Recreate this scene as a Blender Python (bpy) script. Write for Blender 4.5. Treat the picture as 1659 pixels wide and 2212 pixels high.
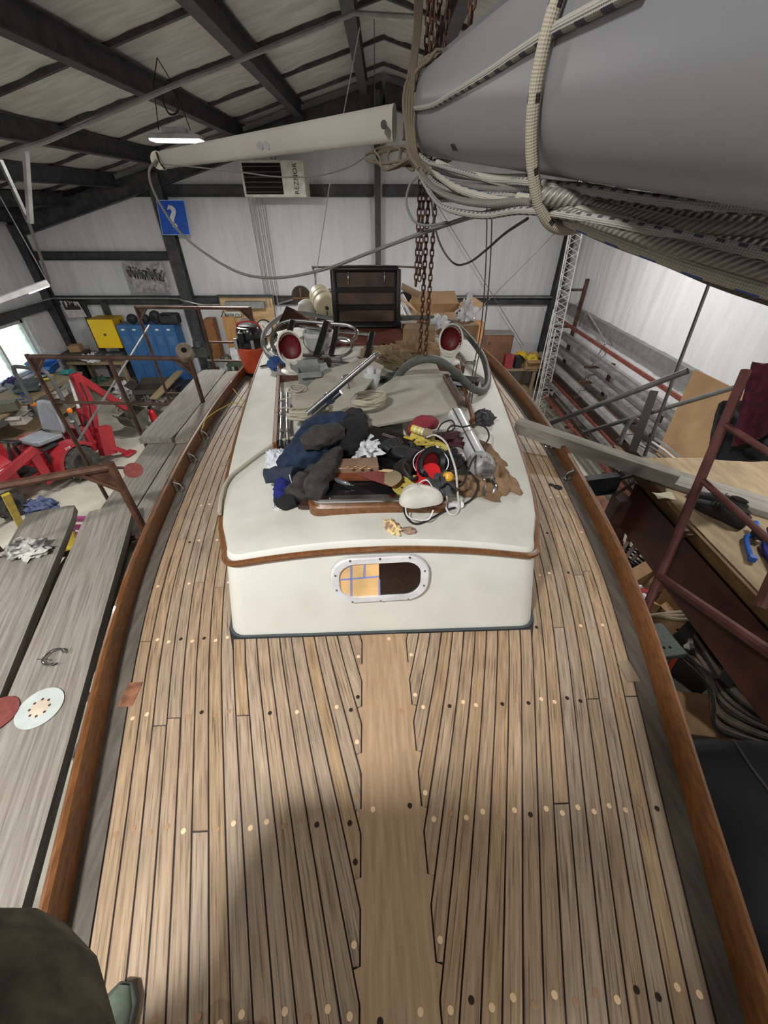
import bpy, bmesh, math, random
from math import sin, cos, pi, radians, atan2, sqrt, tan
from mathutils import Vector, Matrix, noise, Euler
for o in list(bpy.data.objects): bpy.data.objects.remove(o)
scene = bpy.context.scene
# ---------------------------------------------------------------- camera, world, exposure
TH = radians(38.7); FPX = 830.0; CX, CY = 829.5, 1106.0; EYE = 4.4
cam_d = bpy.data.cameras.new('camera'); cam = bpy.data.objects.new('camera', cam_d)
scene.collection.objects.link(cam); scene.camera = cam
cam.location = (0, 0, EYE); cam.rotation_euler = (pi/2 - TH, 0, 0)
cam_d.sensor_fit = 'HORIZONTAL'; cam_d.sensor_width = 36.0; cam_d.lens = 36.0*FPX/1659.0
cam_d.clip_start = 0.01; cam_d.clip_end = 200
world = bpy.data.worlds.new('world'); scene.world = world; world.use_nodes = True
wn = world.node_tree; wn.nodes.clear()
wo = wn.nodes.new('ShaderNodeOutputWorld'); wb = wn.nodes.new('ShaderNodeBackground'); ws = wn.nodes.new('ShaderNodeTexSky')
ws.sky_type = 'NISHITA'; ws.sun_elevation = radians(35); ws.sun_rotation = radians(60); ws.sun_disc = False; ws.air_density = 2; ws.dust_density = 4
wb.inputs['Strength'].default_value = 1.3
wn.links.new(ws.outputs[0], wb.inputs[0]); wn.links.new(wb.outputs[0], wo.inputs[0])
scene.view_settings.view_transform = 'Standard'; scene.view_settings.look = 'None'
scene.view_settings.exposure = 0.12; scene.view_settings.gamma = 1.0
try: scene.view_settings.use_curve_mapping = False
except Exception: pass
LAMP_W = 150.0          # watts of one high-bay lamp
RND = random.Random(7)
# ---------------------------------------------------------------- helpers: placing
_S, _C = sin(TH), cos(TH)
def ray(x, y):
    a = (x-CX)/FPX; b = (y-CY)/FPX
    return Vector((a, _C-b*_S, -(_S+b*_C)))
def PZ(x, y, z):
    r = ray(x, y); t = (z-EYE)/r.z; return Vector((r.x*t, r.y*t, z))
def PY(x, y, Y):
    r = ray(x, y); t = Y/r.y; return Vector((r.x*t, Y, EYE+r.z*t))
def PX(x, y, X):
    r = ray(x, y); t = X/r.x; return Vector((X, r.y*t, EYE+r.z*t))
def D(x, y, d):
    return Vector((0, 0, EYE)) + ray(x, y)*d
# ---------------------------------------------------------------- helpers: materials
def lin(c): return tuple(((v/255)/12.92 if v/255 <= 0.04045 else ((v/255+0.055)/1.055)**2.4) for v in c)
MATS = {}
def nd(nt, t, **k):
    n = nt.nodes.new('ShaderNode'+t)
    for a, b in k.items(): setattr(n, a, b)
    return n
def M(name, col, rough=0.6, metal=0.0, col2=None, scale=8.0, stretch=(1, 1, 1), bump=0.15, detail=4.0, rnd=0.0, lo=0.35, hi=0.65,
      bscale=None, coat=0.0, uv=False, alpha=None, trans=0.0, emit=None, streak=None, grime=None, bdist=0.002):
    if name in MATS: return MATS[name]
    m = bpy.data.materials.new(name); m.use_nodes = True; nt = m.node_tree; L = nt.links
    b = nt.nodes['Principled BSDF']; b.inputs['Roughness'].default_value = rough; b.inputs['Metallic'].default_value = metal
    b.inputs['Coat Weight'].default_value = coat
    if trans: b.inputs['Transmission Weight'].default_value = trans
    if alpha is not None: b.inputs['Alpha'].default_value = alpha
    c1 = lin(col)+(1,); c2 = lin(col2 or tuple(v*0.86 for v in col))+(1,)
    tc = nd(nt, 'TexCoord'); mp = nd(nt, 'Mapping'); mp.inputs['Scale'].default_value = stretch; src = tc.outputs['UV' if uv else 'Object']
    L.new(src, mp.inputs[0]); vec = mp.outputs[0]
    if rnd:
        oi = nd(nt, 'ObjectInfo'); va = nd(nt, 'VectorMath', operation='ADD'); sc = nd(nt, 'VectorMath', operation='SCALE')
        cx = nd(nt, 'CombineXYZ'); L.new(oi.outputs['Random'], cx.inputs[0]); L.new(oi.outputs['Random'], cx.inputs[1]); L.new(oi.outputs['Random'], cx.inputs[2])
        L.new(cx.outputs[0], sc.inputs[0]); sc.inputs['Scale'].default_value = 37.0
        L.new(src, va.inputs[0]); L.new(sc.outputs[0], va.inputs[1]); L.new(va.outputs[0], mp.inputs[0])
    n = nd(nt, 'TexNoise'); n.inputs['Scale'].default_value = scale; n.inputs['Detail'].default_value = detail
    L.new(vec, n.inputs['Vector'])
    r = nd(nt, 'ValToRGB'); r.color_ramp.elements[0].position = lo; r.color_ramp.elements[1].position = hi
    r.color_ramp.elements[0].color = c2; r.color_ramp.elements[1].color = c1
    L.new(n.outputs['Fac'], r.inputs[0]); out = r.outputs[0]
    if streak:      # (colour, scale, stretch, lo, hi, amount)
        mp2 = nd(nt, 'Mapping'); mp2.inputs['Scale'].default_value = streak[2]
        L.new(va.outputs[0] if rnd else src, mp2.inputs[0])
        n2 = nd(nt, 'TexNoise'); n2.inputs['Scale'].default_value = streak[1]; n2.inputs['Detail'].default_value = 6
        L.new(mp2.outputs[0], n2.inputs['Vector'])
        r2 = nd(nt, 'ValToRGB'); r2.color_ramp.elements[0].position = streak[3]; r2.color_ramp.elements[1].position = streak[4]
        r2.color_ramp.elements[0].color = (0, 0, 0, 1); r2.color_ramp.elements[1].color = (streak[5],)*3+(1,)
        L.new(n2.outputs['Fac'], r2.inputs[0])
        mx = nd(nt, 'MixRGB'); mx.inputs[2].default_value = lin(streak[0])+(1,)
        L.new(r2.outputs[0], mx.inputs[0]); L.new(out, mx.inputs[1]); out = mx.outputs[0]
    if grime:       # (colour, scale, lo, hi, amount)
        n3 = nd(nt, 'TexNoise'); n3.inputs['Scale'].default_value = grime[1]; n3.inputs['Detail'].default_value = 5
        L.new(tc.outputs['Object'], n3.inputs['Vector'])
        r3 = nd(nt, 'ValToRGB'); r3.color_ramp.elements[0].position = grime[2]; r3.color_ramp.elements[1].position = grime[3]
        r3.color_ramp.elements[0].color = (0, 0, 0, 1); r3.color_ramp.elements[1].color = (grime[4],)*3+(1,)
        L.new(n3.outputs['Fac'], r3.inputs[0])
        mx = nd(nt, 'MixRGB'); mx.inputs[2].default_value = lin(grime[0])+(1,)
        L.new(r3.outputs[0], mx.inputs[0]); L.new(out, mx.inputs[1]); out = mx.outputs[0]
    if rnd:
        hs = nd(nt, 'HueSaturation'); mr = nd(nt, 'MapRange')
        mr.inputs['To Min'].default_value = 1-rnd; mr.inputs['To Max'].default_value = 1+rnd*0.6
        L.new(oi.outputs['Random'], mr.inputs[0]); L.new(mr.outputs[0], hs.inputs['Value'])
        mu = nd(nt, 'Math', operation='MULTIPLY'); mu.inputs[1].default_value = 7.31; fr = nd(nt, 'Math', operation='FRACT')
        L.new(oi.outputs['Random'], mu.inputs[0]); L.new(mu.outputs[0], fr.inputs[0])
        m2 = nd(nt, 'MapRange'); m2.inputs['To Min'].default_value = 0.85; m2.inputs['To Max'].default_value = 1.15
        L.new(fr.outputs[0], m2.inputs[0]); L.new(m2.outputs[0], hs.inputs['Saturation'])
        L.new(out, hs.inputs['Color']); out = hs.outputs[0]
    L.new(out, b.inputs['Base Color'])
    if bump:
        bp = nd(nt, 'Bump'); bp.inputs['Strength'].default_value = bump; bp.inputs['Distance'].default_value = bdist
        if bscale:
            nb = nd(nt, 'TexNoise'); nb.inputs['Scale'].default_value = bscale; nb.inputs['Detail'].default_value = 5
            L.new(vec, nb.inputs['Vector']); L.new(nb.outputs['Fac'], bp.inputs['Height'])
        else: L.new(n.outputs['Fac'], bp.inputs['Height'])
        L.new(bp.outputs[0], b.inputs['Normal'])
    if emit:
        b.inputs['Emission Color'].default_value = lin(emit[0])+(1,); b.inputs['Emission Strength'].default_value = emit[1]
    MATS[name] = m; return m
def ROPE(name, col, fleck=None, twist=26.0, fl=(120.0, 3.0), rough=0.85, metal=0.0, size=0.25, depth=0.6, braid=True):
    # twisted or braided line: diagonal strands in relief, optional woven-in flecks; UV: u round, v metres
    if name in MATS: return MATS[name]
    m = bpy.data.materials.new(name); m.use_nodes = True; nt = m.node_tree; L = nt.links; b = nt.nodes['Principled BSDF']
    b.inputs['Roughness'].default_value = rough; b.inputs['Metallic'].default_value = metal
    tc = nd(nt, 'TexCoord'); sx = nd(nt, 'SeparateXYZ'); L.new(tc.outputs['UV'], sx.inputs[0])
    def math(op, a, c=None):
        n = nd(nt, 'Math', operation=op)
        for i, v in enumerate((a, c)):
            if v is None: continue
            if isinstance(v, (int, float)): n.inputs[i].default_value = v
            else: L.new(v, n.inputs[i])
        return n.outputs[0]
    ph = math('ADD', math('MULTIPLY', sx.outputs[0], 4.0*2*pi), math('MULTIPLY', sx.outputs[1], twist*2*pi))
    s = math('SINE', ph)
    if braid:
        pa = math('ADD', math('MULTIPLY', sx.outputs[0], 7.0*2*pi), math('MULTIPLY', sx.outputs[1], 210*2*pi)); pb = math('SUBTRACT', math('MULTIPLY', sx.outputs[0], 7.0*2*pi), math('MULTIPLY', sx.outputs[1], 210*2*pi))
        s = math('MULTIPLY', math('SINE', pa), math('SINE', pb))
    h = math('MULTIPLY', math('ADD', s, 1.0), 0.5)
    r = nd(nt, 'ValToRGB'); r.color_ramp.elements[0].color = lin(tuple(v*(0.78 if braid else .74) for v in col))+(1,); r.color_ramp.elements[1].color = lin(col)+(1,)
    r.color_ramp.elements[1].position = 0.6
    L.new(h, r.inputs[0]); out = r.outputs[0]
    if fleck:
        a = math('SINE', math('MULTIPLY', sx.outputs[1], fl[0]*2*pi)); c = math('SINE', math('ADD', math('MULTIPLY', sx.outputs[0], fl[1]*2*pi), 0.6))
        f = math('MULTIPLY', math('GREATER_THAN', a, size), math('GREATER_THAN', c, 0.35))
        mx = nd(nt, 'MixRGB'); mx.inputs[2].default_value = lin(fleck)+(1,); L.new(f, mx.inputs[0]); L.new(out, mx.inputs[1]); out = mx.outputs[0]
    L.new(out, b.inputs['Base Color'])
    bp = nd(nt, 'Bump'); bp.inputs['Strength'].default_value = depth; bp.inputs['Distance'].default_value = 0.0015
    L.new(h, bp.inputs['Height']); L.new(bp.outputs[0], b.inputs['Normal'])
    MATS[name] = m; return m
# ---------------------------------------------------------------- helpers: geometry
COL = scene.collection; W = {}
def smooth_path(pts, sub=6):
    pts = [Vector(p) for p in pts]
    if len(pts) < 3: return pts
    P = [pts[0]*2-pts[1]]+pts+[pts[-1]*2-pts[-2]]; out = []
    for i in range(1, len(P)-2):
        a, b, c, d = P[i-1], P[i], P[i+1], P[i+2]
        for k in range(sub):
            t = k/sub
            out.append(0.5*((2*b)+(c-a)*t+(2*a-5*b+4*c-d)*t*t+(3*b-a-3*c+d)*t**3))
    out.append(pts[-1]); return out
class G:
    def __init__(s): s.v = []; s.f = []; s.uv = []; s.mi = []; s.m = 0
    def add(s, vs, fs, uvs=None):
        o = len(s.v); s.v += [Vector(v) for v in vs]; s.f += [tuple(i+o for i in f) for f in fs]; s.mi += [s.m]*len(fs)
        s.uv += (uvs or [(0, 0)]*len(vs)); return s
    def mat(s, i): s.m = i; return s
    def box(s, c, d, rz=0, rx=0, ry=0, taper=1.0):
        R = Euler((rx, ry, rz)).to_matrix(); c = Vector(c); hx, hy, hz = d[0]/2, d[1]/2, d[2]/2; vs = []
        for z in (-1, 1):
            k = taper if z > 0 else 1
            for x, y in ((-1, -1), (1, -1), (1, 1), (-1, 1)): vs.append(c+R@Vector((x*hx*k, y*hy*k, z*hz)))
        return s.add(vs, [(3, 2, 1, 0), (4, 5, 6, 7), (0, 1, 5, 4), (1, 2, 6, 5), (2, 3, 7, 6), (3, 0, 4, 7)])
    def bar(s, p, q, w, h, up=(0, 0, 1)):
        p, q = Vector(p), Vector(q); d = (q-p).normalized(); up = Vector(up); sd = d.cross(up)
        if sd.length < 1e-4: sd = d.cross(Vector((0, 1, 0)))
        sd.normalize(); u = sd.cross(d); vs = []
        for e in (p, q):
            for x, y in ((-1, -1), (1, -1), (1, 1), (-1, 1)): vs.append(e+sd*x*w/2+u*y*h/2)
        return s.add(vs, [(0, 1, 2, 3), (7, 6, 5, 4), (0, 4, 5, 1), (1, 5, 6, 2), (2, 6, 7, 3), (3, 7, 4, 0)])
    def ibeam(s, p, q, w, h, t=0.012, up=(0, 0, 1)):
        p, q = Vector(p), Vector(q); d = (q-p).normalized(); up = Vector(up); sd = d.cross(up).normalized(); u = sd.cross(d)
        s.bar(p, q, t, h, up); s.bar(p+u*h/2, q+u*h/2, w, t, up); return s.bar(p-u*h/2, q-u*h/2, w, t, up)
    def tube(s, pts, r, n=8, smooth=0, caps=True, closed=False):
        pts = smooth_path(pts, smooth) if smooth else [Vector(p) for p in pts]
        k = len(pts); R = r if isinstance(r, (list, tuple)) else None
        vs = []; uvs = []; fs = []; L = 0
        d0 = (pts[1]-pts[0]).normalized(); u = d0.orthogonal().normalized()
        for i, p in enumerate(pts):
            if closed: d = (pts[(i+1) % k]-pts[i-1])
            else: d = pts[min(i+1, k-1)]-pts[max(i-1, 0)]
            if d.length < 1e-9: d = d0
            d.normalize(); u = (u-d*u.dot(d)); u = u.normalized() if u.length > 1e-6 else d.orthogonal().normalized(); v = d.cross(u)
            if i: L += (p-pts[i-1]).length
            rr = R[min(int(i*(len(R)-1)/(k-1)+.5), len(R)-1)] if R else r
            for j in range(n+1):
                a = 2*pi*j/n; vs.append(p+(u*cos(a)+v*sin(a))*rr); uvs.append((j/n, L))
        m = n+1; kk = k if closed else k-1
        for i in range(kk):
            a = i*m; b = ((i+1) % k)*m
            for j in range(n): fs.append((a+j, a+j+1, b+j+1, b+j))
        if caps and not closed: fs.append(tuple(range(n-1, -1, -1))); fs.append(tuple((k-1)*m+j for j in range(n)))
        return s.add(vs, fs, uvs)
    def cyl(s, p, q, r, r2=None, n=16, caps=True):
        p, q = Vector(p), Vector(q); r2 = r if r2 is None else r2; d = (q-p).normalized(); u = d.orthogonal().normalized(); v = d.cross(u); vs = []
        for e, rr in ((p, r), (q, r2)):
            for j in range(n): a = 2*pi*j/n; vs.append(e+(u*cos(a)+v*sin(a))*rr)
        fs = [(j, (j+1) % n, n+(j+1) % n, n+j) for j in range(n)]
        if caps: fs += [tuple(range(n-1, -1, -1)), tuple(range(n, 2*n))]
        return s.add(vs, fs)
    def lathe(s, prof, c=(0, 0, 0), ax=(0, 0, 1), n=20, sq=1.0):
        c = Vector(c); ax = Vector(ax).normalized(); u = ax.orthogonal().normalized()
        if abs(ax.z) > .999: u = Vector((1, 0, 0))
        v = ax.cross(u); vs = []
        for r, h in prof:
            for j in range(n): a = 2*pi*j/n; vs.append(c+ax*h+(u*cos(a)+v*sin(a)*sq)*r)
        fs = []
        for i in range(len(prof)-1):
            for j in range(n): a = i*n+j; b = i*n+(j+1) % n; fs.append((a, b, b+n, a+n))
        if prof[0][0] > 1e-5: fs.append(tuple(range(n-1, -1, -1)))
        if prof[-1][0] > 1e-5: fs.append(tuple((len(prof)-1)*n+j for j in range(n)))
        return s.add(vs, fs)
    def prism(s, out, base, ex):      # outline points (3D), extrude vector
        out = [Vector(p)+Vector(base) for p in out]; ex = Vector(ex); n = len(out)
        return s.add(out+[p+ex for p in out], [tuple(range(n-1, -1, -1)), tuple(range(n, 2*n))]+[(i, (i+1) % n, n+(i+1) % n, n+i) for i in range(n)])
    def grid(s, fn, nu, nv, thick=None):
        vs = [Vector(fn(i/nu, j/nv)) for i in range(nu+1) for j in range(nv+1)]; m = nv+1
        fs = [(i*m+j, (i+1)*m+j, (i+1)*m+j+1, i*m+j+1) for i in range(nu) for j in range(nv)]
        uv = [(i/nu, j/nv) for i in range(nu+1) for j in range(nv+1)]
        if thick:
            t = Vector(thick); k = len(vs); vs2 = vs+[v-t for v in vs]; f2 = [tuple(reversed([i+k for i in f])) for f in fs]
            ed = [i*m for i in range(nu+1)]+[nu*m+j for j in range(1, nv+1)]+[i*m+nv for i in range(nu-1, -1, -1)]+[j for j in range(nv-1, 0, -1)]
            sd = [(ed[i], ed[(i+1) % len(ed)], ed[(i+1) % len(ed)]+k, ed[i]+k) for i in range(len(ed))]
            return s.add(vs2, fs+f2+sd, uv+uv)
        return s.add(vs, fs, uv)
    def blob(s, c, d, seed=0, amp=.15, n=14, rz=0, freq=1.6, flat=None):
        c = Vector(c); R = Matrix.Rotation(rz, 3, 'Z'); vs = []; fs = []; m = n*2
        for i in range(n+1):
            th = pi*i/n
            for j in range(m):
                a = 2*pi*j/m; q = Vector((sin(th)*cos(a), sin(th)*sin(a), cos(th)))
                k = 1+amp*noise.fractal(q*freq+Vector((seed*3.1, seed, 0)), .6, 2.0, 4)*1.6
                q = Vector((q.x*d[0]/2*k, q.y*d[1]/2*k, q.z*d[2]/2*k))
                if flat is not None: q.z = max(q.z, flat)
                vs.append(c+R@q)
        for i in range(n):
            for j in range(m): a = i*m+j; b = i*m+(j+1) % m; fs.append((a, a+m, b+m, b))
        return s.add(vs, fs)
    def sphere(s, c, r, n=10, sc=(1, 1, 1)): return s.blob(c, (2*r*sc[0], 2*r*sc[1], 2*r*sc[2]), 0, 0, n)
    def bbox(s):
        return (Vector([min(v[i] for v in s.v) for i in range(3)]), Vector([max(v[i] for v in s.v) for i in range(3)]))
    def mesh(s, name, mats, Mx=None, ang=35):
        me = bpy.data.meshes.new(name); vs = [Mx@v for v in s.v] if Mx else s.v
        me.from_pydata([tuple(v) for v in vs], [], s.f)
        for m in (mats if isinstance(mats, (list, tuple)) else [mats]): me.materials.append(m)
        if any(s.mi): me.polygons.foreach_set('material_index', s.mi)
        uvl = me.uv_layers.new(name='UVMap'); li = [0]*len(me.loops); me.loops.foreach_get('vertex_index', li)
        uvl.data.foreach_set('uv', [c for i in li for c in s.uv[i]])
        me.polygons.foreach_set('use_smooth', [True]*len(me.polygons)); me.update()
        bm = bmesh.new(); bm.from_mesh(me); bmesh.ops.recalc_face_normals(bm, faces=bm.faces); bm.to_mesh(me); bm.free()
        try: me.set_sharp_from_angle(angle=radians(ang))
        except Exception: pass
        return me
    def part(s, name, mat, parent, world=True, bevel=0, label=None, kind=None, ang=35):
        Wp = W[parent.name]; me = s.mesh(name, mat, Wp.inverted() if world else None, ang)
        o = bpy.data.objects.new(name, me); COL.objects.link(o); o.parent = parent; W[o.name] = Wp
        if label: o['label'] = label
        if kind: o['kind'] = kind
        if bevel: bev(o, bevel)
        return o
    def thing(s, name, mat, label, cat, group=None, bevel=0, kind=None, ang=35):
        lo, hi = s.bbox(); b = Vector(((lo.x+hi.x)/2, (lo.y+hi.y)/2, lo.z)); Mx = Matrix.Translation(b)
        me = s.mesh(name, mat, Mx.inverted(), ang); o = bpy.data.objects.new(name, me); COL.objects.link(o); o.location = b; W[o.name] = Mx
        tag(o, label, cat, group, kind)
        if bevel: bev(o, bevel)
        return o
def bev(o, w, seg=2):
    m = o.modifiers.new('bevel', 'BEVEL'); m.width = w; m.segments = seg; m.limit_method = 'ANGLE'; m.angle_limit = radians(40); m.harden_normals = False
def tag(o, label=None, cat=None, group=None, kind=None):
    if label: o['label'] = label
    if cat: o['category'] = cat
    if group: o['group'] = group
    if kind: o['kind'] = kind
def thing(name, label, cat, loc, rz=0, group=None, rot=None):
    o = bpy.data.objects.new(name, None); COL.objects.link(o); o.location = loc; o.rotation_euler = rot or (0, 0, rz); o.empty_display_size = .1
    W[o.name] = Matrix.Translation(Vector(loc)) @ Euler(rot or (0, 0, rz)).to_matrix().to_4x4()
    tag(o, label, cat, group); return o
def struct(g, name, mat, kind='structure', ang=35, bevel=0):
    me = g.mesh(name, mat, None, ang); o = bpy.data.objects.new(name, me); COL.objects.link(o); o['kind'] = kind; W[o.name] = Matrix.Identity(4)
    if bevel: bev(o, bevel)
    return o
def dup(root, loc, rz=None, label=None):
    r = root.copy(); COL.objects.link(r); r.location = loc
    if rz is not None: r.rotation_euler = (0, 0, rz)
    if label: r['label'] = label
    for ch in list(root.children):
        c = ch.copy(); COL.objects.link(c); c.parent = r
        for g in list(ch.children):
            d = g.copy(); COL.objects.link(d); d.parent = c
    W[r.name] = Matrix.Translation(Vector(loc)) @ Euler(r.rotation_euler).to_matrix().to_4x4()
    return r
def text_part(txt, size, mat, parent, Mx, name='lettering', ext=0.001, align='CENTER', sx=1.0, bold=0.0):
    cu = bpy.data.curves.new(name, 'FONT'); cu.body = txt; cu.size = size; cu.extrude = ext; cu.offset = bold; cu.align_x = align; cu.align_y = 'CENTER'
    o = bpy.data.objects.new(name, cu); COL.objects.link(o)
    me = bpy.data.meshes.new_from_object(o.evaluated_get(bpy.context.evaluated_depsgraph_get())); bpy.data.objects.remove(o)
    me.transform(W[parent.name].inverted() @ Mx @ Matrix.Diagonal((sx, 1, 1, 1))); me.materials.clear(); me.materials.append(mat)
    o = bpy.data.objects.new(name, me); COL.objects.link(o); o.parent = parent; W[o.name] = W[parent.name]; return o
def frame(o, x, y):     # matrix with local x,y axes and origin
    x = Vector(x).normalized(); y = Vector(y); y = (y-x*y.dot(x)).normalized(); z = x.cross(y); m = Matrix.Identity(4)
    for i, a in enumerate((x, y, z)):
        for j in range(3): m[j][i] = a[j]
    for j in range(3): m[j][3] = o[j]
    return m
def lerp(t, tab):
    if t <= tab[0][0]: return tab[0][1]
    for (a, b), (c, d) in zip(tab, tab[1:]):
        if t <= c: k = (t-a)/(c-a); return b+(d-b)*k
    return tab[-1][1]
def slerp(t, tab):      # smooth interpolation through a table (Catmull-Rom)
    n = len(tab)
    if t <= tab[0][0]: return tab[0][1]
    if t >= tab[-1][0]: return tab[-1][1]
    for i in range(n-1):
        if t <= tab[i+1][0]:
            x0, y0 = tab[i]; x1, y1 = tab[i+1]; h = x1-x0; k = (t-x0)/h
            m0 = (y1-tab[i-1][1])/(x1-tab[i-1][0]) if i > 0 else (y1-y0)/h
            m1 = (tab[i+2][1]-y0)/(tab[i+2][0]-x0) if i < n-2 else (y1-y0)/h
            return (2*k**3-3*k*k+1)*y0+(k**3-2*k*k+k)*h*m0+(-2*k**3+3*k*k)*y1+(k**3-k*k)*h*m1
# ---------------------------------------------------------------- materials
white_vinyl = M('white_vinyl', (218, 219, 222), .36, col2=(208, 209, 213), scale=1.5, stretch=(5, 5, .6), bump=.55, bscale=9, bdist=.02)
roof_vinyl = M('roof_vinyl', (204, 201, 197), .5, col2=(180, 177, 172), scale=2.0, stretch=(1, 4, 1), bump=.5, bscale=4, bdist=.02)
steel_dark = M('dark_grey_steel', (74, 74, 77), .55, .1, col2=(56, 56, 59), scale=6, bump=.08, lo=.4, hi=.6)
concrete = M('concrete', (196, 192, 178), .75, col2=(168, 164, 150), scale=1.4, detail=8, bump=.2, grime=((92, 88, 80), .9, .52, .72, .6))
teak = M('teak', (184, 160, 132), .62, col2=(144, 121, 97), scale=9, stretch=(14, .9, 1), bump=.35, detail=7, rnd=.10, uv=True, lo=.3, hi=.7, bdist=.001,
         streak=((84, 68, 52), 12, (16, .5, 1), .54, .68, .8), grime=((128, 112, 92), 2.2, .45, .75, .55))
teak_king = M('teak_king', (180, 152, 122), .6, col2=(158, 130, 100), scale=6, stretch=(12, 1.0, 1), bump=.25, detail=7, bdist=.001, uv=True,
         streak=((110, 88, 66), 10, (12, .6, 1), .6, .75, .5), grime=((120, 106, 90), 3, .55, .75, .4))
caulk = M('caulk', (48, 44, 50), .7, bump=0)
covering = M('covering_board', (104, 96, 87), .7, col2=(82, 75, 67), scale=6, stretch=(8, 1, 1), bump=.2)
varnish = M('varnished_mahogany', (128, 82, 42), .38, col2=(92, 55, 26), scale=8, stretch=(10, 1, 10), bump=.08, coat=.3, lo=.3, hi=.7)
paint_white = M('white_paint', (226, 226, 219), .42, col2=(216, 216, 208), scale=3, bump=.03, grime=((186, 184, 172), 3.0, .55, .8, .5))
paint_roof = M('cream_nonskid', (208, 208, 199), .6, col2=(195, 195, 186), scale=5, bump=.12, bscale=160, grime=((168, 164, 150), 2.2, .52, .78, .5))
plastic_white = M('white_plastic', (230, 232, 236), .35, bump=.02)
chrome = M('stainless', (205, 205, 205), .18, 1.0, bump=.02)
alum = M('brushed_aluminium', (188, 190, 192), .32, 1.0, bump=.05)
black_plastic = M('black_plastic', (24, 24, 26), .45, bump=.05)
black_rubber = M('black_rubber', (28, 28, 28), .8, bump=.1)
mast_grey = M('mast_aluminium', (146, 147, 150), .45, .5, col2=(128, 129, 133), scale=2, stretch=(1, .4, 1), bump=.04, bscale=40, grime=((96, 96, 98), 4, .58, .8, .35))
plank_grey = M('weathered_plank', (154, 149, 140), .85, col2=(124, 118, 109), scale=5, stretch=(20, .8, 4), bump=.6, detail=8, rnd=.1,
               streak=((84, 76, 66), 7, (18, .6, 4), .57, .72, .5), grime=((138, 128, 114), 3, .5, .7, .4), bdist=.002)
rusty = M('rusty_steel', (104, 72, 56), .6, .3, col2=(70, 44, 34), scale=14, bump=.3, lo=.35, hi=.62)
brown_steel = M('brown_painted_steel', (84, 46, 34), .5, .1, col2=(62, 34, 27), scale=7, bump=.15)
pipe_grey = M('galvanised_pipe', (132, 132, 130), .5, .6, col2=(102, 102, 100), scale=9, bump=.1)
ply = M('plywood', (206, 176, 132), .7, col2=(182, 148, 104), scale=3, stretch=(1, 1, 3), bump=.1, detail=6)
cardboard = M('cardboard', (176, 142, 104), .85, col2=(158, 124, 88), scale=5, bump=.05)
# ================================================================ THE SETTING
XL, XR, YB, YF = -9.3, 4.78, 12.0, -5.0
RIDGE_Z = 6.55; SL = 0.25
def roof_z(x): return RIDGE_Z-SL*abs(x)
g = G(); g.grid(lambda a, b: (XL-.3+(XR-XL+.6)*a, YF-.3+(YB-YF+.6)*b, 0), 4, 4, (0, 0, .15)); struct(g, 'floor', concrete)
g = G(); g.grid(lambda a, b: (-60+50.3*a, -20+60*b, -.25), 2, 2, (0, 0, .05)); struct(g, 'ground', M('grass', (190, 205, 165), .9, col2=(160, 185, 130), scale=1.2))
def pillow(x0, x1, z0, z1, top, seed, n=(64, 26), amp=.045):
    # one bay of white insulation billowing between the girts, gathered at its top and bottom edge
    def fn(a, b):
        x = x0+(x1-x0)*a; zt = min(z1, top(x)); z = z0+(zt-z0)*b; e = sin(pi*b)**.5
        cr = noise.noise(Vector((x*9+seed, z*.35, seed)))*.022*(abs(2*b-1)**1.5*.9+.12)+noise.noise(Vector((x*3.1, z*.5+seed, 2)))*.016
        return x, -amp*e-cr, z
    return fn
g = G(); g.box(((XL+XR)/2, YB+.16, 3.3), (XR-XL+.6, .1, 6.9))
cols_x = [XL, -5.35, -.15, XR]
for i in range(3):
    for (z0, z1) in (((0, 2.34), (2.34, 3.36), (3.36, 4.65), (4.65, 9)) if i == 0 else ((0, 2.34), (2.34, 4.65), (4.65, 9))):
        f = pillow(cols_x[i], cols_x[i+1], z0, z1, roof_z, i*7+z0)
        g.grid(lambda a, b: (f(a, b)[0], YB+f(a, b)[1]-.02, f(a, b)[2]), 90, 16)
wall_back = struct(g, 'wall_back', white_vinyl, ang=80)
def wpart(gg, n, m, p, **k): return gg.part(n, m, p, **k)
for i, x in enumerate(cols_x):
    w = (.30, .30, .14, .26)[i]; xx = x+(.12 if i == 0 else 0)-(.10 if i == 3 else 0)
    gg = G(); gg.ibeam((xx, YB-.17, 0), (xx, YB-.17, roof_z(xx)-.25), w, .2, up=(0, 1, 0)); wpart(gg, 'column', steel_dark, wall_back)
def girt(x0, x1, z, h=.2):
    gg = G(); gg.bar((x0, YB-.06, z), (x1, YB-.06, z), .03, h); gg.bar((x0, YB-.1, z+h/2), (x1, YB-.1, z+h/2), .09, .012); gg.bar((x0, YB-.1, z-h/2), (x1, YB-.1, z-h/2), .09, .012); wpart(gg, 'girt', steel_dark, wall_back)
for i in range(3):
    a, b = cols_x[i]+.12, cols_x[i+1]-.1
    girt(a, b, 2.34); girt(a, b, 4.65, .22)
girt(XL+.2, -5.5, 3.36, .18)
for (x, z) in ((-8.35, 1.9), (-7.75, 1.9)):
    gg = G(); gg.bar((x, YB-.1, .1), (x, YB-.1, 2.3), .16, .08, up=(0, 1, 0)); wpart(gg, 'stud', steel_dark, wall_back)
conduit_m = M('grey_conduit', (176, 176, 174), .4, .5, bump=.02)
gg = G(); gg.tube([(XL+.3, YB-.2, 2.4), (-5.9, YB-.2, 2.4), (-5.45, YB-.32, 2.37), (-5.0, YB-.22, 2.25), (-4.5, YB-.2, 2.25)], .02, 6, 4); wpart(gg, 'conduit', conduit_m, wall_back)
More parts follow.
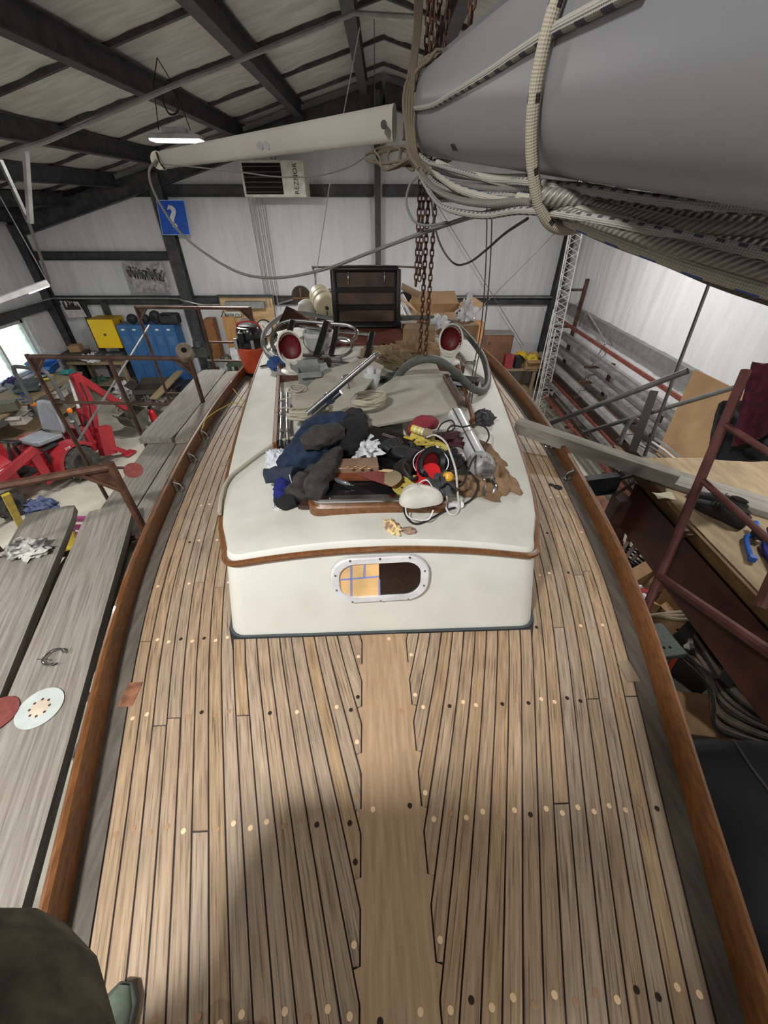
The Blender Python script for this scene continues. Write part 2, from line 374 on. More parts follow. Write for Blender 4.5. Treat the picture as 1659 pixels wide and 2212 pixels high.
gg = G(); gg.tube([(-2.9, YB-.2, 2.27), (-2.2, YB-.2, 2.42), (-1.4, YB-.2, 2.42)], .02, 6, 3); wpart(gg, 'conduit', conduit_m, wall_back)
gg = G(); gg.tube([(1.2, YB-.18, 2.42), (XR-.2, YB-.18, 2.42)], .02, 6); wpart(gg, 'conduit', conduit_m, wall_back)
gg = G(); gg.box((2.32, YB-.18, 2.4), (.16, .1, .26)); gg.box((2.32, YB-.18, 2.15), (.03, .03, .3)); wpart(gg, 'junction_box', M('grey_box', (190, 192, 192), .5, bump=.02), wall_back)
brace_m = M('brace_rod', (150, 150, 150), .4, .6, bump=0)
for (p, q) in ((PY(915, 395, 11.75), PY(1130, 745, 11.75)), (PY(1230, 470, 11.78), PY(960, 745, 11.78))):
    gg = G(); gg.tube([p, q], .009, 5); wpart(gg, 'brace_rod', brace_m, wall_back)
for x0, x1 in ((545, 590), (553, 596), (563, 606), (573, 612)):      # the heater's pipes down to the panel
    a = PY(x0-8, 428, 11.7); gg = G(); gg.tube([a, (a.x, 11.72, 2.2)], .014, 6); wpart(gg, 'conduit', conduit_m, wall_back)
# left wall with its window
wy0, wy1, wz0, wz1 = 8.75, 10.75, .95, 2.1
g = G(); X = XL-.08
for (y0, y1, z0, z1) in ((YF, wy0, 0, 4.4), (wy1, YB+.2, 0, 4.4), (wy0, wy1, 0, wz0), (wy0, wy1, wz1, 4.4)):
    g.box((X-.05, (y0+y1)/2, (z0+z1)/2), (.16, y1-y0, z1-z0))
for (y0, y1, z0, z1) in ((YF, wy0, 0, 2.2), (wy1, YB, 0, 2.2), (YF, YB, 2.35, 4.15)):
    f = pillow(y0, y1, z0, z1, lambda v: 9, y0, amp=.05); ff = f
    g.grid(lambda a, b: (XL+.02-f(a, b)[1], f(a, b)[0], f(a, b)[2]), int((y1-y0)*12)+4, 16)
wall_left = struct(g, 'wall_left', white_vinyl, ang=80)
gg = G(); gg.bar((XL+.12, YF, 2.27), (XL+.12, YB-.2, 2.27), .16, .2); wpart(gg, 'girt', steel_dark, wall_left)
gg = G(); gg.tube([(XL+.24, 3, 2.4), (XL+.24, YB-.4, 2.4), (XL+.4, YB-.2, 2.4)], .02, 6, 2); wpart(gg, 'conduit', conduit_m, wall_left)
for y in (1.5, 6.8):
    gg = G(); gg.ibeam((XL+.14, y, 0), (XL+.14, y, 4.0), .24, .22, up=(1, 0, 0)); wpart(gg, 'column', steel_dark, wall_left)
gg = G()
for (y0, y1, z0, z1) in ((wy0, wy0+.07, wz0, wz1), (wy1-.07, wy1, wz0, wz1), (wy0, wy1, wz0, wz0+.07), (wy0, wy1, wz1-.07, wz1), ((wy0+wy1)/2-.03, (wy0+wy1)/2+.03, wz0, wz1)):
    gg.box((XL-.04, (y0+y1)/2, (z0+z1)/2), (.12, y1-y0, z1-z0))
window_1 = struct(gg, 'window_1', M('window_frame', (205, 208, 210), .5, bump=.02))
gg = G(); gg.box((XL-.06, (wy0+wy1)/2, (wz0+wz1)/2), (.006, wy1-wy0-.1, wz1-wz0-.1)); gg.part('pane', M('window_glass', (255, 255, 255), .02, trans=1.0, bump=0), window_1)
gg = G(); gg.box((XL+.02, wy1+.1, (wz0+wz1)/2), (.14, .2, wz1-wz0+.2)); gg.box((XL+.02, (wy0+wy1)/2, wz0-.04), (.2, wy1-wy0+.3, .05)); gg.part('casing', plastic_white, window_1, bevel=.005)
# right wall and the wall behind the camera
g = G(); g.box((XR+.16, (YF+YB)/2, 2.9), (.16, YB-YF+.4, 5.8))
for (z0, z1) in ((0, 2.3), (2.3, 5.45)):
    def fr(a, b, z0=z0, z1=z1):
        y = YF+(YB-YF)*a; z = z0+(z1-z0)*b
        c = noise.noise(Vector((y*5.2, z*.3, 9)))*.035+noise.noise(Vector((y*1.3, z*.4, 4)))*.05+.05*sin(pi*b)**.5
        return (XR+.02-c*.9, y, z)
    g.grid(fr, 260, 18)
wall_right = struct(g, 'wall_right', white_vinyl, ang=80)
gg = G(); gg.bar((XR-.04, YF, 2.32), (XR-.04, YB-.2, 2.32), .14, .22); wpart(gg, 'girt', M('grey_girt', (128, 128, 128), .5, .2, bump=.03), wall_right)
g = G(); g.box(((XL+XR)/2, YF-.1, 3.2), (XR-XL+.6, .2, 6.8)); struct(g, 'wall_front', white_vinyl)
# ceiling: vinyl billows between the cross straps, purlins under it
strap_y = [YF, -3.4, -1.7, 0.0, 1.7, 3.3, 4.9, 6.5, 8.1, 9.7, 11.2, YB+.1]
g = G()
for (x0, x1) in ((XL-.3, 0), (0, XR+.3)):
    def fc(a, b, x0=x0, x1=x1):
        x = x0+(x1-x0)*a; y = YF-.2+(YB+.3-YF)*b
        for y0, y1 in zip(strap_y, strap_y[1:]):
            if y <= y1 or y1 == strap_y[-1]: break
        s = sin(pi*min(max((y-y0)/(y1-y0), 0), 1))
        return (x, y, RIDGE_Z-SL*abs(x)-.03*s**.6+noise.noise(Vector((x*3, y*.9, 1)))*.02+noise.noise(Vector((x*8, y*1.2, 5)))*.012)
    g.grid(fc, 70, 170); g.grid(lambda a, b: (x0+(x1-x0)*a, YF-.3+(YB+.6-YF)*b, RIDGE_Z+.15-SL*abs(x0+(x1-x0)*a)), 2, 2, (0, 0, -.06))
ceiling = struct(g, 'ceiling', roof_vinyl, ang=80)
for y in strap_y[1:-1]:
    gg = G(); gg.bar((XL, y, roof_z(XL)-.03), (0, y, roof_z(0)-.03), .06, .05); gg.bar((0, y, roof_z(0)-.03), (XR, y, roof_z(XR)-.03), .06, .05); wpart(gg, 'strap', steel_dark, ceiling)
for x in (-.42, -1.78, -3.1, -4.85, -6.25, -7.6, -8.7, .85, 2.3, 3.7):
    z = roof_z(x)-.16; gg = G(); gg.ibeam((x, YF, z), (x, YB-.2, z), .16, .24, .014); wpart(gg, 'purlin', steel_dark, ceiling)
gg = G(); gg.ibeam((XL, YB-.2, roof_z(XL)-.34), (0, YB-.2, roof_z(0)-.34), .2, .34); gg.ibeam((0, YB-.2, roof_z(0)-.34), (XR, YB-.2, roof_z(XR)-.34), .2, .34); wpart(gg, 'rafter', steel_dark, ceiling)
# ================================================================ LAMPS
lamp_glow = M('lamp_diffuser', (255, 255, 250), .5, bump=0, emit=((255, 252, 244), 9.0))
lamp_body = M('lamp_housing', (214, 214, 212), .4, .2, bump=.02)
def high_bay(loc, label, rz=0.0, power=1.0, col=(1, .98, .95)):
    t = thing('high_bay_lamp', label, 'lamp', loc, rz, 'high bay lamps under the roof' if False else None)
    gg = G(); gg.box((0, 0, .035), (.66, .3, .05), taper=.9); gg.box((0, 0, .09), (.3, .12, .07)); gg.part('housing', lamp_body, t, world=False, bevel=.008)
    gg = G(); gg.box((0, 0, 0), (.62, .26, .02)); gg.part('diffuser', lamp_glow, t, world=False, bevel=.004)
    gg = G()
    for x in (-.2, .2): gg.tube([(x, 0, .1), (x*.6, 0, .5), (0, 0, roof_z(loc[0])-loc[2]-.1)], .006, 5)
    gg.part('hanger', black_rubber, t, world=False)
    ld = bpy.data.lights.new('lamp_light', 'AREA'); ld.shape = 'RECTANGLE'; ld.size = .5 if loc[1] > 0 else .34; ld.size_y = .2; ld.energy = LAMP_W*power; ld.color = col
    lo = bpy.data.objects.new('lamp_light', ld); COL.objects.link(lo); lo.parent = t; lo.location = (0, 0, -.03)
    return t
high_bay((-2.72, 7.0, 5.05), 'glowing rectangular high bay lamp hanging under the left roof slope', .1, 1.2)
high_bay((-1.2, -.8, 5.9), 'high bay lamp behind the viewer above the bow', .0, .82)
high_bay((-3.9, -.6, 5.2), 'high bay lamp behind the viewer above the left scaffold', .0, .5)
high_bay((2.7, 6.6, 5.35), 'high bay lamp hanging over the steel rack, hidden by the mast', .0, 1.0)
high_bay((-6.4, 3.4, 4.45), 'high bay lamp over the red tractor', .0, .8)
high_bay((3.4, 2.2, 5.2), 'high bay lamp over the right platform, hidden by the mast', .0, .3)
high_bay((2.2, -2.8, 5.5), 'high bay lamp behind the viewer over the right platform', .0, .35)
# the low strip light at the far left, hung from the roof on struts
t = thing('strip_light', 'white tubular strip light hanging low at the far left', 'lamp', (-6.4, 6.3, 3.35), 0)
a, b = PY(-40, 662, 6.1), PY(103, 610, 6.7)
gg = G(); gg.bar(a, b, .12, .07); gg.part('housing', lamp_body, t, bevel=.006)
gg = G(); gg.bar(b-(b-a)*.32-Vector((0, .01, .04)), b-Vector((0, .01, .04)), .09, .02); gg.part('tube', lamp_glow, t)
gg = G(); gg.tube([a.lerp(b, .35), (a.x+.3, a.y, roof_z(a.x)-.2)], .008, 5); gg.tube([b, (b.x-.15, b.y, roof_z(b.x)-.2)], .008, 5); gg.part('hanger', pipe_grey, t)
# ================================================================ THE SAILBOAT
BO = Vector((.035, 0, 3.0)); BR = atan2(.038, 1)
boat = thing('sailboat', 'wooden-decked sailboat with cream cabin trunk and mahogany toe rails, filling the foreground', 'boat', BO, BR)
BM = W[boat.name]
def B(v, u, z): return BM @ Vector((v, u, z))
wt = [(-1.75, .03), (-1.2, .30), (-.7, .53), (-.35, .665), (0, .775), (.3, .87), (.6, .965), (.9, 1.055), (1.3, 1.15), (1.85, 1.235), (2.5, 1.30), (3.4, 1.335), (4.4, 1.30), (5.4, 1.17), (6.3, .95)]
def w(u): return slerp(u, wt)
ct = [(1.03, .60), (1.4, .70), (1.85, .775), (2.4, .85), (3.1, .93), (3.8, .985), (4.6, .98)]
def c(u): return slerp(u, ct)
def cb(u): return c(u)+.045
U_FRONT = .945
def bp(gg, n, m, p=None, **k): return gg.part(n, m, p or boat, world=False, **k)
# hull
gg = G()
us = [-1.75+8.05*i/40 for i in range(41)]
def hull(a, b):
    u = -1.75+8.05*a; s = (b-.5)*2; ww = (w(u)+.055)
    return (ww*(sin(s*pi/2)), u*(1-.12*(1-abs(s))), -.012-1.15*(1-abs(s)**2.6)*min(1, (u+1.9)/1.2))
gg.grid(hull, 40, 24); gg.box((0, 2.3, -1.9), (.18, 2.6, 1.9), taper=1.0); gg.grid(lambda a, b: ((b-.5)*2*(w(-1.75+8.05*a)+.05), -1.75+8.05*a, -.012), 40, 2)
bp(gg, 'hull', M('hull_paint', (84, 92, 100), .6, bump=.03))
gg = G(); gg.grid(lambda a, b: ((b-.5)*2*(w(-1.7+7.98*a)-.01), -1.7+7.98*a, -.004), 60, 2); bp(gg, 'deck_seams', caulk)
# planks
PW, GAP, COVER, KING = .0475, .0045, .062, .088
def king(u): return KING+.0
rows = [-.03, .31, .63, .93, 1.23, 1.53, 1.85]
bung_me = {}
def bung_mesh(kind):
    if kind not in bung_me:
        gb = G(); gb.cyl((0, 0, -.001), (0, 0, .0012 if kind != 'hole' else .0006), .0072, n=10)
        bung_me[kind] = gb.mesh('bung', {'pale': M('pale_bung', (238, 208, 172), .6, col2=(226, 192, 150), bump=0), 'mid': M('mid_bung', (176, 138, 104), .6, bump=0), 'hole': M('open_bung_hole', (44, 30, 24), .9, bump=0)}[kind])
    return bung_me[kind]
def bung(pl, v, u):
    k = RND.random(); kind = 'pale' if k < .52 else ('mid' if k < .84 else 'hole')
    o = bpy.data.objects.new('bung', bung_mesh(kind)); COL.objects.link(o); o.parent = pl; o.location = (v, u, 0); W[o.name] = W[boat.name]
def strip(vo, vi, u0, u1, s, nibcut=False):
    gg = G(); T = []; us_ = [u0]
    while us_[-1] < u1-1e-6:
        us_.append(min(u1, us_[-1]+(.012 if us_[-1] < u0+.14 else .10)))
    if us_[-1]-us_[-2] < .004: us_.pop(-2)
    n = len(us_)-1
    for u in us_: T.append((vo(u), vi(u), u))
    vs = []; ch = .0012
    for i, (a, b, u) in enumerate(T):
        e = (.0012 if i == 0 else (-.0012 if i == n else 0))
        vs += [(s*a, u, -.006), (s*a, u, -ch), (s*(a-ch), u+e, 0), (s*(b+ch), u+e, 0), (s*b, u, -ch), (s*b, u, -.006)]
    uvs = [(w(u)-abs(v[0]), u) for v in vs for u in (v[1],)]
    fs = []
    for i in range(n):
        for j in range(5): fs.append((i*6+j, i*6+j+1, i*6+6+j+1, i*6+6+j))
    fs += [tuple(range(6)), tuple(range(n*6+5, n*6-1, -1))]
    gg.add(vs, fs, uvs); return gg
nplank = 0; NIBS = {}
for s in (-1, 1):
    for k in range(0, 27):
        vo = lambda u, k=k: w(u)-COVER-PW*k-GAP/2
        vi0 = lambda u, k=k: w(u)-COVER-PW*(k+1)+GAP/2
        # where the inner and outer line meet the king plank
        U = [-1.3+.01*i for i in range(620)]
        kg = KING+GAP+(.0 if s > 0 else .0)
        ok = [u for u in U if vi0(u) > kg-.030]
        if not ok: continue
        ust = ok[0]
        if ust > .9: continue
        ust = max(ust, -1.2)
        def vi(u): 
            x = max(vi0(u), kg)
            if u > U_FRONT: x = max(x, cb(u)+.006)
            return x
        # aft end: cabin front for the inner planks, stern for the outer ones
        uend = U_FRONT-.012 if vo(U_FRONT+.02) < cb(U_FRONT+.1)+.0 else 6.1
        if uend > 2:
            us2 = [u for u in U if u > 1 and vo(u)-vi(u) < .012]
            if us2: uend = us2[0]
            uend = min(uend, 6.1)
        if uend-ust < .1: continue
        NIBS.setdefault(s, []).append((ust, vi0))
        cuts = [ust]
        if k % 3 != 1 and uend-ust > 1.4:
            cuts.append(RND.choice([.28, .6, .9, 1.2])+RND.uniform(0, .04)+(.02 if s > 0 else 0)); 
            if uend > 3: cuts.append(cuts[-1]+RND.uniform(1.5, 2.2))
        elif uend > 2: cuts.append(RND.choice([1.25, 1.56, 2.2, 2.6]))
        cuts = [q for q in cuts if q <= ust or (q > ust+.2 and q < uend-.2)]+[uend]
        for a, b in zip(cuts, cuts[1:]):
            b2 = b-(.003 if b != uend else 0)
            pl = bp(strip(vo, vi, a, b2, s), 'plank', teak); nplank += 1
            for ru in rows:
                rr = ru+.012*((k % 2)) + (.03 if s < 0 else 0)*0
                if a+.03 < rr < b2-.02 and vo(rr)-vi(rr) > .03:
                    if RND.random() < .93: bung(pl, s*(vo(rr)+vi(rr))/2, rr)
            if a == ust and ust > -1.1: bung(pl, s*(vo(a+.035)+vi(a+.035))/2, a+.035)
gg = G()
kp = []
for s, rng in ((-1, 1), (1, -1)): pass
def kedge(s, u):
    e = KING
    best = None
    for (us_, f) in NIBS[s]:
        if us_ <= u: best = f if best is None or f(u) < best(u) else best
    if best: e = max(best(u)-GAP, KING)
    return min(e, KING+.03)
ku = [-1.15+(U_FRONT-.012+1.15)*i/420 for i in range(421)]
vs = []; fs = []
for u in ku:
    L_, R_ = kedge(-1, u), kedge(1, u); vs += [(-L_, u, -.006), (-L_, u, 0), (R_, u, 0), (R_, u, -.006)]
for i in range(420): fs += [(i*4+j, i*4+j+1, i*4+4+j+1, i*4+4+j) for j in range(3)]
fs += [(0, 1, 2, 3), (1683, 1682, 1681, 1680)]
gg.add(vs, fs, [(v[0], v[1]) for v in vs])
kpl = bp(gg, 'king_plank', teak_king)
for (v, u) in ((-.055, .34), (.055, .345), (-.05, .9), (.02, .91), (.045, -.03), (-.045, -.04), (.05, .62)): bung(kpl, v, u)
for s in (-1, 1):
    gg = G(); gg.grid(lambda a, b: (s*(w(-1.7+7.9*a)-COVER*b+.002), -1.7+7.9*a, .001), 70, 1, (0, 0, .007)); bp(gg, 'covering_board', covering)
    # toe rail with a rounded top
    prof = [(.002, -.01), (.004, .078), (.008, .088), (.020, .092), (.031, .088), (.034, .076), (.036, -.01)]
    gg = G(); N = 90
    for i in range(N+1):
        u = -1.74+8.0*i/N; hgt = 1.0
        for (dv, z) in prof: gg.v.append(Vector((s*(w(u)+dv), u, z*hgt))); gg.uv.append((0, 0))
    m = len(prof)
    for i in range(N):
        for j in range(m-1): gg.f.append((i*m+j, i*m+j+1, i*m+m+j+1, i*m+m+j)); gg.mi.append(0)
    bp(gg, 'toe_rail', varnish)
# patches and a chainplate stain in the side decks
for (x, y, r, mt, n) in ((282, 1500, .030, M('copper_patch', (176, 120, 92), .4, .2, col2=(120, 84, 66), scale=30), 'deck_patch'), (1357, 1450, .028, M('old_bedding', (150, 132, 112), .8), 'deck_patch')):
    p = BM.inverted() @ PZ(x, y, 3.0); gg = G(); gg.box((p.x, p.y, .0015), (r*1.7, r*3.0, .003)); bp(gg, n, mt, bevel=.001)
p = BM.inverted() @ PZ(1205, 1053, 3.0); gg = G(); gg.cyl((p.x, p.y, 0), (p.x, p.y, .0015), .028); gg.cyl((p.x-.03, p.y+.03, 0), (p.x-.03, p.y+.03, .0012), .018); bp(gg, 'deck_hole', M('hole_black', (14, 12, 12), .9, bump=0))
for (x, y) in ((303, 862+130), (444, 946), (415, 996), (383, 1058)):
    pass
for (x, y, s) in ((446, 944, -1), (418, 993, -1), (387, 1055, -1), (1188, 962, 1), (1222, 1030, 1)):
    p = BM.inverted() @ PZ(x, y, 3.02); v = s*(w(p.y)-.0)
    gg = G(); gg.box((v-s*.022, p.y, .004), (.05, .035, .006)); gg.box((v-s*.003, p.y, .04), (.006, .035, .07)); gg.cyl((v-s*.03, p.y, .006), (v-s*.03, p.y, .013), .006)
    gg.tube([(v-s*.002, p.y-.012, .075), (v-s*.03, p.y, .05), (v-s*.04, p.y+.0, .008)], .006, 6, 3)
    bp(gg, 'rail_bracket', chrome)
# ---- cabin trunk
def camber(v, u): return .075*(1-min(1, (v/max(c(u), .1)))**2)
H0 = .335
def outline(off_u, f, top):     # rounded plan outline, counter-clockwise from front centre
    pts = []; cf = c if top else cb; u0 = 1.03 if top else U_FRONT; rc = .07
    n = 12; w0 = cf(1.03)
    for i in range(n+1): pts.append((w0*.0+(w0-rc)*i/n, u0))
    for i in range(1, 7): a = pi/2*i/6; pts.append((w0-rc+rc*sin(a), u0+rc-rc*cos(a)))
    for i in range(1, 25): u = u0+rc+(4.55-u0-rc)*i/24; pts.append((cf(u) if u > 1.1 else w0+(cf(1.1)-w0)*max(0, (u-u0-rc)/max(.001, 1.1-u0-rc)), u))
    m = 8
    for i in range(1, m+1): pts.append((cf(4.55)*(1-i/m), 4.55))
    left = [(-x, y) for (x, y) in reversed(pts[1:-1])]
    return pts+left
base = outline(0, 1, False); topo = outline(0, 1, True); n = len(base)
def toppt(f, i, dz=0):
    x, y = topo[i]; um = 2.6; X = x*f; Y = um+(y-um)*f
    return (X, Y, .37+camber(X, Y)+dz)
rings = [[(x, y, -.004) for x, y in base]]
def mixr(t, dz=0.0, f=1.0): return [(base[i][0]*(1-t)+topo[i][0]*t*f, base[i][1]*(1-t)+(2.6+(topo[i][1]-2.6)*f)*t, (0*(1-t)+(.37+camber(topo[i][0], topo[i][1]))*t)+dz) for i in range(n)]
rings.append(mixr(.5)); rings.append(mixr(.92, -.0)); rings.append([(p[0], p[1], p[2]-.012) for p in [toppt(1.0, i) for i in range(n)]])
rings.append([(p[0], p[1], p[2]-.003) for p in [toppt(.995, i) for i in range(n)]])
gg = G(); gg.v = [Vector(p) for r in rings for p in r]; gg.uv = [(0, 0)]*len(gg.v)
for k in range(len(rings)-1):
    for i in range(n): gg.f.append((k*n+i, k*n+(i+1) % n, k*n+n+(i+1) % n, k*n+n+i)); gg.mi.append(0)
cabin = bp(gg, 'cabin_trunk', paint_white, ang=60)
gg = G(); rr = [[toppt(f, i) for i in range(n)] for f in (.995, .985, .95, .88, .78, .65, .5, .35, .2, .05)]
rr[0] = [(p[0], p[1], p[2]-.003) for p in rr[0]]
gg.v = [Vector(p) for r in rr for p in r]; gg.uv = [(0, 0)]*len(gg.v)
for k in range(len(rr)-1):
    for i in range(n): gg.f.append((k*n+i, k*n+(i+1) % n, k*n+n+(i+1) % n, k*n+n+i)); gg.mi.append(0)
gg.f.append(tuple((len(rr)-1)*n+i for i in range(n))); gg.mi.append(0)
bp(gg, 'cabin_roof', paint_roof, ang=60)
gg = G(); o3 = mixr(.925, 0)
lo = [i for i in range(n)]
bead = [Vector(o3[i])+Vector((.006*(1 if o3[i][0] > 0 else -1) if abs(o3[i][0]) > .5 else 0, -.008 if o3[i][1] < 1.15 else 0, 0)) for i in range(n)]
gg.tube(bead, .0125, 8, closed=True); bp(gg, 'eyebrow_moulding', varnish)
gg = G(); gg.tube([Vector((x*1.004, y-(.004 if y < 1.1 else 0), .004)) for x, y in base], .006, 6, closed=True); bp(gg, 'base_seal', M('grey_sealant', (70, 80, 82), .7, bump=0))
def RZ(X, Y):      # world height of the cabin roof under a point
    q = BM.inverted() @ Vector((X, Y, 3)); return 3.0+.37+camber(q.x, q.y)
def RP(x, y, dz=0.0):
    z = 3.42
    for _ in range(6): p = PZ(x, y, z); z = RZ(p.x, p.y)+dz
    return PZ(x, y, z)
# ---- port light in the cabin front
f0 = Vector((0, U_FRONT, 0)); f1 = Vector((0, 1.03-.004, .445)); fu = (f1-f0).normalized(); fn = Vector((0, -1, 0)); fn = (fn-fu*fn.dot(fu)).normalized()
PC = f0+fu*.285+Vector((-.012, 0, 0))+fn*.006; tl = -.02
ex = Vector((cos(tl), 0, 0))+fu*sin(tl)*-1; ex.normalize(); ey = fn.cross(ex)*-1
ey = fu
def fp(x, y, h): return PC+Vector((1, 0, 0))*x+fu*(y+x*.03)+fn*h
def stadium(wd, ht, r, h, n=8):
    out = []
    for (sx, sy, a0) in ((1, 1, 0), (-1, 1, pi/2), (-1, -1, pi), (1, -1, 3*pi/2)):
        for i in range(n+1): a = a0+pi/2*i/n; out.append(fp(sx*(wd/2-r)+r*cos(a), sy*(ht/2-r)+r*sin(a), h))
    return out
gg = G(); A = stadium(.375, .212, .088, -.004); Bq = stadium(.375, .212, .088, .008); Cq = stadium(.365, .203, .083, .013); Dq = stadium(.312, .160, .062, .013); Eq = stadium(.306, .154, .06, -.002)
nn = len(A); gg.add(A+Bq+Cq+Dq+Eq, [(k*nn+i, k*nn+(i+1) % nn, k*nn+nn+(i+1) % nn, k*nn+nn+i) for k in range(4) for i in range(nn)])
bp(gg, 'port_frame', plastic_white, cabin)
o = stadium(.310, .158, .062, .004); k_ = len(o)//4; xs_ = -.004
gg = G(); R_ = [fp(xs_, -.079, .004)]+o[3*k_:]+o[:k_]+[fp(xs_, .079, .004)]; gg.add(R_, [tuple(range(len(R_)))]); bp(gg, 'port_glass', M('smoked_glass', (34, 24, 22), .12, col2=(44, 33, 28), scale=60, stretch=(1, .1, 3), bump=0), cabin)
gg = G(); L_ = [fp(xs_, .079, .004)]+o[k_:3*k_]+[fp(xs_, -.079, .004)]; gg.add(L_, [tuple(range(len(L_)))]); bp(gg, 'tan_pane', M('tan_pane', (246, 204, 142), .8, bump=.02), cabin)  # left half of the port is a flat tan panel
gg = G()
for (x0, y0, x1, y1) in ((-.115, -.075, -.108, .078), (-.062, .012, -.058, .078), (-.15, .008, -.005, .014), (-.004, -.078, -.004, .0)):
    gg.bar(fp(x0, y0, .0055), fp(x1, y1, .0055), .007, .0015, up=fn)
bp(gg, 'blue_strips', M('blue_strips', (150, 160, 226), .7, bump=0), cabin, label='pale blue strips')  # thin pale blue strips on the tan half
for i in range(10):
    a = [(-.11, .098), (0, .1), (.11, .099), (.168, .035), (.168, -.035), (.11, -.099), (0, -.1), (-.11, -.098), (-.168, -.035), (-.168, .035)][i]
    gg = G(); p = fp(a[0], a[1], .013); gg.cyl(p, p+fn*.003, .0048, .0035, n=10); bp(gg, 'screw', chrome, cabin)
# ---- forward hatch: varnished frame, steel rim, smoked lid
hc = BM.inverted() @ RP(826, 1010); hw, hl = .56, .52; zr = .37+.07
hx0 = (BM.inverted() @ RP(818, 1105)).x; hy0 = (BM.inverted() @ RP(818, 1108)).y
def rrect(cx, cy, wd, ln, r, z, n=5):
    out = []
    for (sx, sy, a0) in ((1, 1, 0), (-1, 1, pi/2), (-1, -1, pi), (1, -1, 3*pi/2)):
        for i in range(n+1): a = a0+pi/2*i/n; out.append((cx+sx*(wd/2-r)+r*cos(a), cy+sy*(ln/2-r)+r*sin(a), z))
    return out
def ringwall(gg, loops):
    nn = len(loops[0]); o = len(gg.v); gg.add([p for l in loops for p in l], [(k*nn+i, k*nn+(i+1) % nn, k*nn+nn+(i+1) % nn, k*nn+nn+i) for k in range(len(loops)-1) for i in range(nn)]); return gg
hcx, hcy = hx0, hy0+hl/2
gg = G(); ringwall(gg, [rrect(hcx, hcy, hw, hl, .05, zr-.05), rrect(hcx, hcy, hw, hl, .05, zr+.032), rrect(hcx, hcy, hw-.012, hl-.012, .045, zr+.038), rrect(hcx, hcy, hw-.05, hl-.05, .03, zr+.038), rrect(hcx, hcy, hw-.05, hl-.05, .03, zr+.0)])
hatch = bp(gg, 'forward_hatch', varnish)
gg = G(); ringwall(gg, [rrect(hcx, hcy+.008, hw-.02, hl-.02, .045, zr+.036), rrect(hcx, hcy+.008, hw-.022, hl-.022, .045, zr+.052), rrect(hcx, hcy+.008, hw-.035, hl-.035, .04, zr+.057), rrect(hcx, hcy+.008, hw-.09, hl-.09, .03, zr+.057), rrect(hcx, hcy+.008, hw-.1, hl-.1, .03, zr+.045)])
bp(gg, 'hatch_rim', chrome, hatch)
gg = G(); gg.box((hcx, hcy+.008, zr+.045), (hw-.08, hl-.08, .01)); bp(gg, 'hatch_lid', M('smoked_acrylic', (26, 26, 28), .15, bump=0), hatch)
for x in (-.19, .02, .2):
    gg = G(); gg.cyl((hcx+x, hcy-hl/2+.035, zr+.057), (hcx+x, hcy-hl/2+.035, zr+.062), .006, n=10); bp(gg, 'screw', chrome, hatch)
HZ = 3.0+zr+.055
